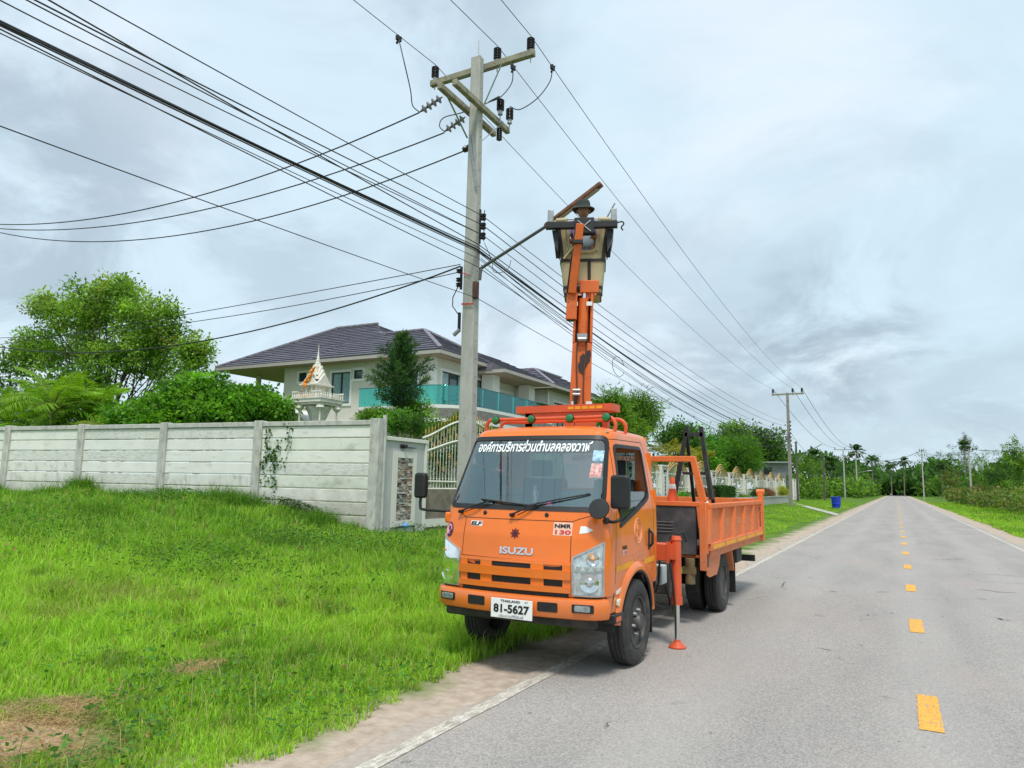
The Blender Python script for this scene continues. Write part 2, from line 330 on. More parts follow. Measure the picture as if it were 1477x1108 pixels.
# ------------------------------------------------------------------ ground
def sst(x, a, b):
    t = np.clip((x-a)/(b-a), 0, 1); return t*t*(3-2*t)
def gz(x, y):
    x = np.asarray(x, float); y = np.asarray(y, float)
    z = .33*sst(-x, 4.2, 9.8)*sst(y, 2, 11)+.06*sst(-x, 3.6, 5.5)
    z = z+.60*sst(-x, 9.6, 15)*sst(y, 4.5, 12)
    z = z-.12*sst(x, 4.2, 7)*sst(y, -100, 0)+.25*sst(x, 8, 16)
    b = .035*np.sin(x*1.7+y*.6)*np.sin(y*1.3-x*.4)+.02*np.sin(x*4.1+1)*np.sin(y*3.7)
    return z+b*sst(np.abs(x-.2), 3.6, 5.2)
def gridax(a, lim0, lim1, step, grow):
    v = [a]
    s_ = step
    while v[-1] < lim1: v.append(v[-1]+s_); s_ = s_ if v[-1] < a+26 else s_*grow
    lo = [a]; s_ = step
    while lo[-1] > lim0: lo.append(lo[-1]-s_); s_ = s_ if lo[-1] > a-26 else s_*grow
    return np.array(sorted(set(lo+v)))
gx = gridax(-4., -1500, 1500, .25, 1.12); gy = gridax(8., -400, 2500, .3, 1.1)
GX, GY = np.meshgrid(gx, gy); GZ = gz(GX, GY)-.012
V = np.stack([GX.ravel(), GY.ravel(), GZ.ravel()], 1); nx = len(gx); ny = len(gy)
ii, jj = np.meshgrid(np.arange(nx-1), np.arange(ny-1)); b0 = (jj*nx+ii).ravel()
SOIL = bpy.data.materials.new('grassy_soil'); SOIL.use_nodes = True
def soilmat():
    t = SOIL.node_tree; P = t.nodes['Principled BSDF']; P.inputs['Roughness'].default_value = .95; P.inputs['Specular IOR Level'].default_value = .1
    g = t.nodes.new('ShaderNodeNewGeometry'); s = t.nodes.new('ShaderNodeSeparateXYZ'); t.links.new(g.outputs['Position'], s.inputs[0])
    def noise(sc_, d=6):
        n = t.nodes.new('ShaderNodeTexNoise'); n.inputs['Scale'].default_value = sc_; n.inputs['Detail'].default_value = d
        t.links.new(g.outputs['Position'], n.inputs['Vector']); return n.outputs[0]
    def rampn(src, a, b, ca, cb):
        r = t.nodes.new('ShaderNodeValToRGB'); t.links.new(src, r.inputs[0]); e = r.color_ramp.elements
        e[0].position = a; e[1].position = b; e[0].color = (*ca, 1); e[1].color = (*cb, 1); return r.outputs[0]
    green = rampn(noise(1.3, 8), .35, .65, (.07, .145, .018), (.12, .21, .03))
    soil = rampn(noise(9, 8), .3, .7, (.36, .285, .22), (.52, .43, .35))
    ab = t.nodes.new('ShaderNodeMath'); ab.operation = 'ADD'; t.links.new(s.outputs[0], ab.inputs[0]); ab.inputs[1].default_value = -.3
    ab2 = t.nodes.new('ShaderNodeMath'); ab2.operation = 'ABSOLUTE'; t.links.new(ab.outputs[0], ab2.inputs[0])
    nn = t.nodes.new('ShaderNodeMath'); nn.operation = 'MULTIPLY_ADD'; t.links.new(noise(1.1, 8), nn.inputs[0]); nn.inputs[1].default_value = -1.3; t.links.new(ab2.outputs[0], nn.inputs[2])
    mr = t.nodes.new('ShaderNodeMapRange'); t.links.new(nn.outputs[0], mr.inputs[0]); mr.inputs[1].default_value = 3.05; mr.inputs[2].default_value = 3.5
    mx = t.nodes.new('ShaderNodeMix'); mx.data_type = 'RGBA'; t.links.new(mr.outputs[0], mx.inputs[0]); t.links.new(soil, mx.inputs[6]); t.links.new(green, mx.inputs[7])
    # dry straw patches
    def patch(px, py, r):
        c = onZ(px, py, .12)
        d = t.nodes.new('ShaderNodeVectorMath'); d.operation = 'DISTANCE'; t.links.new(g.outputs['Position'], d.inputs[0]); d.inputs[1].default_value = c
        a = t.nodes.new('ShaderNodeMath'); a.operation = 'MULTIPLY_ADD'; t.links.new(noise(3.5), a.inputs[0]); a.inputs[1].default_value = r*1.2; t.links.new(d.outputs['Value'], a.inputs[2])
        m_ = t.nodes.new('ShaderNodeMapRange'); t.links.new(a.outputs[0], m_.inputs[0]); m_.inputs[1].default_value = r*1.3; m_.inputs[2].default_value = r*1.9
        m_.inputs[3].default_value = 1; m_.inputs[4].default_value = 0; return m_.outputs[0]
    last = mx.outputs[2]
    for a in PATCHES:
        m2 = t.nodes.new('ShaderNodeMix'); m2.data_type = 'RGBA'; t.links.new(patch(*a), m2.inputs[0]); t.links.new(last, m2.inputs[6]); t.links.new(rampn(noise(25, 8), .3, .7, (.26, .17, .10), (.46, .34, .22)), m2.inputs[7]); last = m2.outputs[2]
    t.links.new(last, P.inputs['Base Color'])
    b = t.nodes.new('ShaderNodeBump'); b.inputs['Strength'].default_value = .6; b.inputs['Distance'].default_value = .03; t.links.new(noise(30, 8), b.inputs['Height']); t.links.new(b.outputs[0], P.inputs['Normal'])
PATCHES = [(30, 1045, .42), (110, 1005, .16), (285, 955, .15), (310, 925, .08)]
soilmat()
grd = fastmesh('ground', V, np.stack([b0, b0+1, b0+nx+1, b0+nx], 1), SOIL, smooth=True, kind='structure')
# ------------------------------------------------------------------ road
def roadmat(name, c0, c1, scale, worn=None):
    m = bpy.data.materials.new(name); m.use_nodes = True; t = m.node_tree; P = t.nodes['Principled BSDF']; P.inputs['Roughness'].default_value = .85; P.inputs['Specular IOR Level'].default_value = .25
    g = t.nodes.new('ShaderNodeNewGeometry')
    def noise(sc_, d=6, st=(1, 1, 1)):
        mp = t.nodes.new('ShaderNodeMapping'); mp.inputs[3].default_value = st; t.links.new(g.outputs['Position'], mp.inputs[0])
        n = t.nodes.new('ShaderNodeTexNoise'); n.inputs['Scale'].default_value = sc_; n.inputs['Detail'].default_value = d; t.links.new(mp.outputs[0], n.inputs['Vector']); return n.outputs[0]
    def rampn(src, a, b, ca, cb):
        r = t.nodes.new('ShaderNodeValToRGB'); t.links.new(src, r.inputs[0]); e = r.color_ramp.elements
        e[0].position = a; e[1].position = b; e[0].color = (*ca, 1); e[1].color = (*cb, 1); return r.outputs[0]
    def mix(f, a, b, bl='MIX'):
        x = t.nodes.new('ShaderNodeMix'); x.data_type = 'RGBA'; x.blend_type = bl
        if isinstance(f, float): x.inputs[0].default_value = f
        else: t.links.new(f, x.inputs[0])
        t.links.new(a, x.inputs[6])
        if isinstance(b, tuple): x.inputs[7].default_value = (*b, 1)
        else: t.links.new(b, x.inputs[7])
        return x.outputs[2]
    base = rampn(noise(.8, 7, (1.6, .35, 1)), .3, .7, c0, c1)
    vo = t.nodes.new('ShaderNodeTexVoronoi'); vo.inputs['Scale'].default_value = 90; t.links.new(g.outputs['Position'], vo.inputs['Vector'])
    grit = rampn(vo.outputs['Color'], .15, .85, (.66, .66, .67), (1.3, 1.28, 1.25))
    base = mix(.75, base, grit, 'MULTIPLY')
    if worn:
        base = mix(rampn(noise(14, 8, (2, .6, 1)), worn[0], worn[1], (0, 0, 0), (1, 1, 1)), base, worn[2])
    else:
        v2 = t.nodes.new('ShaderNodeTexVoronoi'); v2.feature = 'DISTANCE_TO_EDGE'; v2.inputs['Scale'].default_value = .23
        n = t.nodes.new('ShaderNodeTexNoise'); n.inputs['Scale'].default_value = 1.5; t.links.new(g.outputs['Position'], n.inputs['Vector'])
        av = t.nodes.new('ShaderNodeVectorMath'); av.operation = 'ADD'; t.links.new(g.outputs['Position'], av.inputs[0]); t.links.new(n.outputs['Color'], av.inputs[1]); t.links.new(av.outputs[0], v2.inputs['Vector'])
        cr = rampn(v2.outputs[0], .002, .006, (.72, .72, .72), (1, 1, 1))
        base = mix(rampn(noise(.35, 3), .52, .6, (0, 0, 0), (1, 1, 1)), base, mix(1., base, cr, 'MULTIPLY'))
        base = mix(rampn(noise(2.3, 8), .66, .74, (0, 0, 0), (.6, .6, .6)), base, (.13, .125, .12))
        s = t.nodes.new('ShaderNodeSeparateXYZ'); t.links.new(g.outputs['Position'], s.inputs[0])
        # polished wheel tracks, pinkish scuffed areas and drips
        wv = t.nodes.new('ShaderNodeMath'); wv.operation = 'MULTIPLY_ADD'; t.links.new(s.outputs[0], wv.inputs[0]); wv.inputs[1].default_value = 3.9; wv.inputs[2].default_value = .9
        sn = t.nodes.new('ShaderNodeMath'); sn.operation = 'SINE'; t.links.new(wv.outputs[0], sn.inputs[0])
        nm = t.nodes.new('ShaderNodeMath'); nm.operation = 'MULTIPLY'; t.links.new(sn.outputs[0], nm.inputs[0]); t.links.new(noise(.5, 5, (1, .3, 1)), nm.inputs[1])
        base = mix(rampn(nm.outputs[0], .02, .5, (0, 0, 0), (.30, .30, .30)), base, (.40, .378, .355))
        base = mix(rampn(noise(.6, 6, (1, .6, 1)), .5, .68, (0, 0, 0), (.4, .4, .4)), base, (.38, .31, .285))
        base = mix(rampn(noise(5.5, 8, (1, .5, 1)), .70, .73, (0, 0, 0), (.7, .7, .7)), base, (.10, .097, .093))
        # sand blown over the left edge
        a = t.nodes.new('ShaderNodeMath'); a.operation = 'MULTIPLY_ADD'; t.links.new(noise(1.6, 8), a.inputs[0]); a.inputs[1].default_value = .9; t.links.new(s.outputs[0], a.inputs[2])
        r_ = t.nodes.new('ShaderNodeMapRange'); t.links.new(a.outputs[0], r_.inputs[0]); r_.inputs[1].default_value = -2.65; r_.inputs[2].default_value = -2.2; r_.inputs[3].default_value = 1; r_.inputs[4].default_value = 0
        base = mix(r_.outputs[0], base, rampn(noise(20, 8), .3, .7, (.36, .295, .23), (.50, .42, .34)))
    t.links.new(base, P.inputs['Base Color'])
    b = t.nodes.new('ShaderNodeBump'); b.inputs['Strength'].default_value = .35; b.inputs['Distance'].default_value = .006; t.links.new(vo.outputs['Distance'], b.inputs['Height']); t.links.new(b.outputs[0], P.inputs['Normal'])
    return m
ASPH = roadmat('aged_asphalt', (.29, .275, .26), (.36, .336, .314), 1)
WLINE = roadmat('worn_white_line', (.50, .47, .41), (.60, .57, .50), 1, (.42, .66, (.33, .29, .24)))
YLINE = roadmat('worn_yellow_line', (.72, .36, .06), (.80, .42, .09), 1, (.52, .74, (.40, .30, .20)))
RX0, RX1 = -2.98, 3.45
ys = list(np.concatenate([np.arange(-30, 40, .5), np.geomspace(40, 420, 60)]))
mb = MB(); vs = []; fs = []
for i, y in enumerate(ys):
    e0 = RX0+.09*math.sin(y*1.3)+.05*math.sin(y*3.9)+.03*math.sin(y*9.1); e1 = RX1+.07*math.sin(y*1.1+2)+.05*math.sin(y*4.3)
    vs += [(e0, y, -.006), (e0+.04, y, .004), (e1-.04, y, .004), (e1, y, -.006)]
    if i: b = 4*i; fs += [(b-4+k, b-4+k+1, b+k+1, b+k) for k in range(3)]
mb.add(vs, fs); road = mb.build('road', ASPH, kind='structure')
for x, wd, nm in ((-2.79, .12, 'edge_line'), (3.2, .12, 'edge_line')):
    mb = MB(); yy = list(np.arange(-20, 40, .5))+list(np.geomspace(40, 360, 50)); vs = []; fs = []
    for i, y in enumerate(yy):
        j = .008*math.sin(y*7+x); vs += [(x-wd/2+j, y, .009), (x+wd/2+j*.6, y, .009)]
        if i: b = 2*i; fs.append((b-2, b-1, b+1, b))
    mb.add(vs, fs); mb.build(nm, WLINE, road)
mb = MB(); k = 24; pts = []
for i in range(k): pts.append((-.075+random.uniform(-.006, .006), -.5+i/(k-1), .009))
for i in range(k): pts.append((.075+random.uniform(-.006, .006), .5-i/(k-1), .009))
mb.add(pts, [tuple(range(2*k))]); dash = mb.build('centre_dash', YLINE, road)
dash.location = (.14, 6.55, 0)
for i in range(1, 75):
    c = dash.copy(); COL.objects.link(c); c.parent = road; c.location = (.14, 6.55+4*i, 0)
c = dash.copy(); COL.objects.link(c); c.parent = road; c.location = (.14, 2.55, 0)
# pale repair strip crossing the right lane, and the concrete path over the verge
mb = MB(); mb.add([(.6, 38.5, .0075), (3.3, 37.6, .0075), (3.3, 39.0, .0075), (.6, 39.6, .0075)], [(0, 1, 2, 3)])
mb.build('patch', roadmat('pale_repair_asphalt', (.32, .31, .30), (.37, .36, .345), 1, (.6, .9, (.27, .26, .25))), road)
mb = MB(); pth = [(-9.6, 79.5), (-3.6, 55.5), (-3.6, 52.5), (-9.6, 76)]
mb.add([(x, y, float(gz(x, y))+.03) for x, y in pth]+[(x, y, float(gz(x, y))-.1) for x, y in pth], [(0, 1, 2, 3), (7, 6, 5, 4), (0, 4, 5, 1), (1, 5, 6, 2), (2, 6, 7, 3), (3, 7, 4, 0)])
mb.build('path', mat('path_concrete', (.42, .40, .36), .9, var=.08), kind='structure')
# ------------------------------------------------------------------ grass
def hash2(x, y, s):  # smooth value noise
    xi = np.floor(x/s).astype(int); yi = np.floor(y/s).astype(int); fx = x/s-xi; fy = y/s-yi
    fx = fx*fx*(3-2*fx); fy = fy*fy*(3-2*fy)
    def h(a, b):
        n = (a*73856093) ^ (b*19349663); n = (n ^ (n >> 13))*1274126177; return ((n & 0xffffff)/float(0xffffff))
    return (h(xi, yi)*(1-fx)+h(xi+1, yi)*fx)*(1-fy)+(h(xi, yi+1)*(1-fx)+h(xi+1, yi+1)*fx)*fy
PC = [(onZ(a, b, .12), r) for a, b, r in PATCHES]
def patchmask(x, y):
    m = np.zeros_like(x)
    for c, r in PC:
        d = np.hypot(x-c.x, y-c.y)+hash2(x, y, .3)*r*1.2; m = np.maximum(m, 1-sst(d, r*1.2, r*2.1))
    return m
def blades(x, y, h, wd, lean, col, z=None):
    n = len(x); a = rng.uniform(0, 2*np.pi, n); la = rng.uniform(0, 2*np.pi, n)
    z = gz(x, y)-.02 if z is None else z
    ux, uy = np.cos(a)*wd/2, np.sin(a)*wd/2; lx, ly = np.cos(la)*lean, np.sin(la)*lean
    V = np.empty((n, 5, 3), np.float32)
    V[:, 0] = np.stack([x-ux, y-uy, z], 1); V[:, 1] = np.stack([x+ux, y+uy, z], 1)
    V[:, 2] = np.stack([x-ux*.8+lx*.35*h, y-uy*.8+ly*.35*h, z+h*.6], 1); V[:, 3] = np.stack([x+ux*.8+lx*.35*h, y+uy*.8+ly*.35*h, z+h*.6], 1)
    V[:, 4] = np.stack([x+lx*h, y+ly*h, z+h*(1-.35*lean)], 1)
    b = np.arange(n)[:, None]*5
    F = np.concatenate([b+[0, 1, 3], b+[0, 3, 2], b+[2, 3, 4]]); C = np.repeat(col[:, None, :], 5, 1)
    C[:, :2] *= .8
    return V.reshape(-1, 3), F, C.reshape(-1, 3)
def field(n, samp, hfun, wfun, name, label, lean=(.1, .7), keepf=None):
    x, y = samp(n); k = rng.random(n) < keepf(x, y) if keepf else np.ones(n, bool); x, y = x[k], y[k]; n = len(x)
    n1_ = hash2(x, y, 1.7); n2_ = .55*hash2(x+50, y, .45)+.45*hash2(x+9, y+4, .17); n3_ = hash2(x, y+90, 4.)
    base = np.array([.235, .44, .04]); lime = np.array([.37, .60, .06]); dk = np.array([.07, .17, .03]); dry = np.array([.52, .40, .18])
    c = base+(lime-base)*sst(n1_*.6+n3_*.5, .35, .75)[:, None]; c = c+(dk-c)*(sst(n2_, .50, .85)*.5)[:, None]
    far = sst(y+.15*-x, 8.8, 12.)*sst(-x, 6, 9.); c = c+(dk*1.8-c)*(far*.32*sst(n1_, .2, .7))[:, None]
    dr = np.clip(patchmask(x, y)*1.1+.4*sst(n2_*.6+n3_*.5, .78, .92), 0, 1)*(rng.random(n) < .75)
    dr = np.maximum(dr, (rng.random(n) < .07)*.8); c = c+(dry-c)*dr[:, None]
    c = c*rng.uniform(.7, 1.3, (n, 1))*np.array([1, 1, 1])
    h = hfun(x, y)*(.55+.9*hash2(x+3, y+8, .27))*rng.uniform(.4, 1.3, n)*(1-.6*patchmask(x, y)); wd = wfun(x, y)
    V, F, C = blades(x, y, h, wd, rng.uniform(*lean, n), c)
    o = fastmesh(name, V, F, GRASS, C); tag(o, label, 'grass', kind='stuff'); return o
def wallY(x): return 13.35+(x+10.6)*.0956
def samp_left(n):   # density falls off with distance: sample polar
    d = 2.6*np.exp(rng.random(n)*2.35); a = rng.uniform(R(-68), R(-14), n); return d*np.sin(a), d*np.cos(a)
def keep_left(x, y):
    edge = -3.42+.35*(hash2(x, y, .5)-.5)+.2*(hash2(x, y, .13)-.5)
    k = (x < edge)&(y < wallY(np.minimum(x, -10.6))+.0+20*(x > -10.4))&(x > -27)
    k &= ~((x > -10.7)&(x < -10)&(y > 13.2)); p = patchmask(x, y)
    return k*(1-.80*p)*(.35+.65*sst(edge-x, 0, .35))
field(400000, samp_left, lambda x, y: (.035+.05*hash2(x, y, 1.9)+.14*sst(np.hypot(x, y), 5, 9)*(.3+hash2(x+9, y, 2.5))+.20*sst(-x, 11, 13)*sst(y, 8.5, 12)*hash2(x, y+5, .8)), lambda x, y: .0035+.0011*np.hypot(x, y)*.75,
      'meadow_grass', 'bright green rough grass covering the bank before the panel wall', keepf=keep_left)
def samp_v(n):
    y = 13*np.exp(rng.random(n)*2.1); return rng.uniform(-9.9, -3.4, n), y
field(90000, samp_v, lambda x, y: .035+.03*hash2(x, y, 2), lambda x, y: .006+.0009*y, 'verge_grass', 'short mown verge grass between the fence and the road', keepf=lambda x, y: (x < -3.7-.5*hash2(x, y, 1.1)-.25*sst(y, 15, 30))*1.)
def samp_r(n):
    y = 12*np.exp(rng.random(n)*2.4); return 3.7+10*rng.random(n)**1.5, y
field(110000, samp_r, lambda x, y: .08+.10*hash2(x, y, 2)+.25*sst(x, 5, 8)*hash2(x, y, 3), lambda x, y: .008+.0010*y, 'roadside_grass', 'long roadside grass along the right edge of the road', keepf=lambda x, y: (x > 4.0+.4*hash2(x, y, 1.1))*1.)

# broad-leaved weeds, seed stalks and straw mixed into the meadow
def meadow_mix():
    n = 26000; x, y = samp_left(n); k = keep_left(x, y)*(hash2(x, y, .6)*.6+hash2(x, y+40, 2.2)*.6 > .62) > .3; x, y = x[k], y[k]; n = len(x)
    P = np.stack([x, y, gz(x, y)+rng.random(n)*.11+.01*np.hypot(x, y)*rng.random(n)], 1); D = rng.normal(size=P.shape); D[:, 2] = np.abs(D[:, 2])*.35; D /= np.linalg.norm(D, axis=1, keepdims=True)
    r_ = np.hypot(x, y); L = (.028+.004*r_)*rng.uniform(.6, 1.4, n); s = np.cross(D, rng.normal(size=P.shape)*.35+np.array([0, 0, 1.])); s /= np.linalg.norm(s, axis=1, keepdims=True); W_ = L*.5
    V = np.stack([P, P+D*L[:, None]*.45+s*W_[:, None]/2, P+D*L[:, None], P+D*L[:, None]*.45-s*W_[:, None]/2], 1).reshape(-1, 3); b = np.arange(n)[:, None]*4; F = np.concatenate([b+[0, 1, 2], b+[0, 2, 3]])
    C = np.array([.09, .22, .03])*rng.uniform(.5, 1.5, (n, 1))*rng.uniform(.85, 1.15, (n, 3)); C[rng.random(n) < .06] = (.40, .24, .10)
    o = fastmesh('meadow_weeds', V, F, GRASS, np.repeat(C, 4, 0)); tag(o, 'small broad-leaved weeds scattered through the roadside meadow', 'weeds', kind='stuff')
    n = 2600; x, y = samp_left(n); k = keep_left(x, y) > .5; x, y = x[k], y[k]; n = len(x); C = np.array([.42, .40, .16])*rng.uniform(.6, 1.3, (n, 1)); V, F, C = blades(x, y, rng.uniform(.16, .38, n), .0016+.0007*np.hypot(x, y), rng.uniform(.1, .9, n), C)
    o = fastmesh('seed_stalks', V, F, GRASS, C); tag(o, 'thin pale seed stalks standing above the meadow grass', 'grass', kind='stuff')
    X = []; Y = []
    for c, r in PC: m = int(9000*r); a = rng.uniform(0, 6.28, m); q = np.sqrt(rng.random(m))*r*2.3; X.append(c.x+q*np.cos(a)); Y.append(c.y+q*np.sin(a)*1.1)
    x = np.concatenate(X); y = np.concatenate(Y); k = rng.random(len(x)) < patchmask(x, y)+.15; x, y = x[k], y[k]; n = len(x); a = rng.uniform(0, 6.28, n); D = np.stack([np.cos(a), np.sin(a), rng.normal(size=n)*.12], 1); P = np.stack([x, y, gz(x, y)+.006+rng.random(n)*.02], 1)
    L = rng.uniform(.04, .16, n); s = np.stack([-D[:, 1], D[:, 0], 0*a], 1)*.0028; V = np.stack([P-s, P+s, P+D*L[:, None]+s*.4], 1).reshape(-1, 3); F = np.arange(n)[:, None]*3+np.array([0, 1, 2])
    C = np.array([.55, .40, .22])*rng.uniform(.5, 1.35, (n, 1)); o = fastmesh('dry_straw', V, F, GRASS, np.repeat(C, 3, 0)); tag(o, 'dry cut straw lying on the bare patches of the meadow', 'straw', kind='stuff')
meadow_mix()

CRK = mat('crack_filler', (.07, .066, .062), .9, var=.2)
def crack(p0, p1, wd, amp):
    a, b = onZ(*p0), onZ(*p1); n = 40; mb = MB(); vs = []; d = (b-a); nn = Vector((-d.y, d.x, 0)).normalized(); off = 0
    for i in range(n+1):
        off += random.uniform(-1, 1)*amp*.35; off *= .93; w_ = wd*random.uniform(.25, 1.)*math.sin(math.pi*(.06+.88*i/n)); q = a+d*i/n+nn*off; vs += [(q.x+nn.x*w_/2, q.y+nn.y*w_/2, .0085), (q.x-nn.x*w_/2, q.y-nn.y*w_/2, .0085)]
    mb.add(vs, [(2*i, 2*i+1, 2*i+3, 2*i+2) for i in range(n)]); mb.build('crack', CRK, road)
for a in (((1405, 851), (1470, 856), .05, .12), ((1340, 807), (1392, 808), .05, .15), ((1436, 892), (1458, 896), .07, .08), ((1175, 935), (1205, 938), .02, .05), ((1130, 838), (1136, 852), .02, .05), ((1415, 828), (1476, 833), .04, .15), ((868, 1052), (885, 1041), .012, .03)): crack(*a)
# ------------------------------------------------------------------ panel wall (perpendicular to the road)
A = Vector((-10.62, 13.35, 0)); WD = Vector((-1, -.0956, 0)).normalized(); WN = Vector((-.0956, 1, 0)).normalized()   # WN points away from the camera
wallr = root('panel_wall', (-16, 12.9, .6), 'long white concrete panel wall along the grass bank, topped by a stained coping', 'wall')
posts = [0.0, 3.42, 6.6, 9.75, 12.9, 16.05, 19.2]
TOP = 3.08
def wp(d, n, z): p = A+WD*d+WN*n; return (p.x, p.y, z)
def wbox(d0, d1, n0, n1, z0, z1, mb):
    return mb.add([wp(d0, n0, z0), wp(d1, n0, z0), wp(d1, n1, z0), wp(d0, n1, z0), wp(d0, n0, z1), wp(d1, n0, z1), wp(d1, n1, z1), wp(d0, n1, z1)],
                  [(0, 3, 2, 1), (4, 5, 6, 7), (0, 1, 5, 4), (1, 2, 6, 5), (2, 3, 7, 6), (3, 0, 4, 7)])
for i, d in enumerate(posts):
    mb = MB(); wbox(d-.12, d+.12, -.11, .11, -.1, TOP+.02, mb); mb.build('post', WALLC, wallr, bevel=.012)
    if i: 
        d0, d1 = posts[i-1]+.12, d-.12
        for k in range(10):
            z1 = TOP-.13-k*.30; z0 = z1-.288
            if z1 < .2: break
            j = random.uniform(-.003, .003); mb = MB(); n0 = -.045+j
            # plank with a chamfered lower lip
            vs = []
            for dd in (d0, d1):
                for n_, z_ in ((n0+.022, z0), (n0, z0+.02), (n0+random.uniform(0, .004), z1-.012), (n0+.02, z1), (.03, z1), (.03, z0)): vs.append(wp(dd, n_, z_))
            mb.add(vs, [(0, 1, 2, 3, 4, 5), (11, 10, 9, 8, 7, 6)]+[(q, q+6, (q+1) % 6+6, (q+1) % 6) for q in range(6)])
            mb.build('plank', random.choices(WALLPS, (4, 2, 2, 3))[0], wallr)
        mb = MB(); wbox(d0, d1, -.085, .085, TOP-.128, TOP-.01, mb); mb.build('coping', WALLC, wallr, bevel=.012)
# a thin grey pipe post behind the wall end
mb = MB(); mb.cyl((-10.55, 13.55, .4), (-10.55, 13.55, 3.2), .05); tag(mb.build('pipe_post', WALLC, smooth=40), 'slim grey post rising behind the near end of the panel wall', 'post')
# creeper on the wall
def leafquads(P, D, L, W, Nn=None):
    """rhombus leaves at P pointing D (unit), length L, width W"""
    n = len(P); r = rng.normal(size=(n, 3)) if Nn is None else Nn; s = np.cross(D, r); s /= np.linalg.norm(s, axis=1, keepdims=True)+1e-9
    nn = np.cross(s, D); L = np.asarray(L).reshape(-1, 1)*np.ones((n, 1)); W = np.asarray(W).reshape(-1, 1)*np.ones((n, 1))
    V = np.stack([P, P+D*L*.45+s*W/2+nn*L*.08, P+D*L-nn*L*.05, P+D*L*.45-s*W/2+nn*L*.08], 1)
    b = np.arange(n)[:, None]*4; F = np.concatenate([b+[0, 1, 2], b+[0, 2, 3]]); return V.reshape(-1, 3), F
def jit(c, n, a=.25, b=None):
    c = np.array(c)[None]*rng.uniform(1-a, 1+a, (n, 1)); c = c*rng.uniform(.9, 1.1, (n, 3)); return c
P = []
for (d, z0, z1, s) in ((3.1, 3.02, 1.5, .05), (2.78, 2.6, .9, .05), (2.5, 3.0, 2.35, .04)):
    x = d
    for z in np.arange(z0, z1, -.02):
        x += rng.normal()*.014
        dens = 2 if (1.9 < z < 2.5) else 1
        for _ in range(dens if rng.random() < .75 else 0): P.append(wp(x+rng.normal()*.06, -.07-rng.random()*.05, z+rng.normal()*.03))
for d in np.arange(2.5, 3.3, .03): P.append(wp(d+rng.normal()*.02, -.08, 2.13+.1*math.sin(d*9)+rng.normal()*.05))
P = np.array(P); D = rng.normal(size=P.shape); D[:, 2] -= .4; D /= np.linalg.norm(D, axis=1, keepdims=True)
V, F = leafquads(P, D, .085, .06); o = fastmesh('wall_creeper', V, F, LEAF, np.repeat(jit((.05, .13, .02), len(P)), 4, 0)); tag(o, 'thin green creeper climbing the panel wall beside its nearest inner post', 'creeper', kind='stuff')
# ------------------------------------------------------------------ property fence along the road
FX = -10.6
frt = root('property_fence', (FX, 55, .4), 'cream and grey boundary fence with arched gold-trimmed iron panels between pillars', 'fence')
def pillar(y0, y1, zb, zt, parent, big=False):
    x0, x1 = FX-.02, FX-.32; t = .09 if big else .07
    mb = MB(); mb.box(x1, x0-.02, y0+t, y1-t, zb, zt-t); core = mb.build('pillar', PLAST, parent, bevel=.006)
    mb = MB(); mb.box(x1-.02, x0+.02, y0, y0+t-.001, zb, zt-t-.001); mb.build('frame', CREAM, core, bevel=.006)
    mb = MB(); mb.box(x1-.02, x0+.02, y1-t+.001, y1, zb, zt-t-.001); mb.build('frame', CREAM, core, bevel=.006)
    mb = MB(); mb.box(x1-.04, x0+.04, y0-.02, y1+.02, zt-t, zt); mb.build('cap', CREAM, core, bevel=.008)
    return core
def niche(y0, y1, z0, z1, fwid, core, stones=True, x=FX-.04):
    """raised frame with stacked ledge stones inside, on the road side"""
    mb = MB()
    mb.box(x, x+.05, y0, y1, z0, z0+fwid); mb.box(x, x+.05, y0, y1, z1-fwid, z1)
    mb.box(x, x+.05, y0, y0+fwid, z0+fwid+.001, z1-fwid-.001); mb.box(x, x+.05, y1-fwid, y1, z0+fwid+.001, z1-fwid-.001)
    mb.build('niche_frame', CREAM, core)
    ya, yb, za, zb = y0+fwid, y1-fwid, z0+fwid, z1-fwid
    if stones:
        z = za+.004
        while z < zb-.02:
            hh = min(random.choice((.022, .028, .034, .04)), zb-z-.002); y = ya+.003
            while y < yb-.03:
                L = min(random.uniform(.07, .2), yb-y-.003)
                if yb-y-L < .05: L = yb-y-.003
                mb = MB(); p = random.uniform(.012, .045); mb.box(x+.0, x+p, y, y+L-.004, z, z+hh-.003)
                mb.build('stone', random.choices(STONES, (3, 1.6, 3, 3, 3, 1))[0], core); y += L
            z += hh
    else:
        mb = MB(); z = za+.05; 
        for k in range(6):
            mb.box(x+.0, x+.03, ya+.02, yb-.02, za+.05+k*(zb-za)/6.2, za+.05+(k+.55)*(zb-za)/6.2)
        mb.build('stone_inset', STONES[k % 2], core)
gp = root('gate_pillar', (FX, 14.1, .4), 'grey gate pillar beside the panel wall, with a tall framed strip of stacked stone', 'pillar')
WL[gp.name] = Vector((FX, 14.1, .4))
core = pillar(13.47, 15.42, .25, 2.72, gp, True)
niche(14.02, 14.95, .58, 2.38, .15, gp)
lm = MB(); lm.box(FX-.04, FX+.02, 14.3, 14.46, 2.46, 2.56); lm.build('wall_lamp', BLACK, gp, bevel=.01)
lm = MB(); lm.tube([(FX+.0, 14.38, 2.51), (FX+.10, 14.38, 2.51)], .045, 12); lm.box(FX+.0, FX+.05, 14.46, 14.85, 2.48, 2.50); lm.build('lamp_head', BLACK, gp, smooth=40)
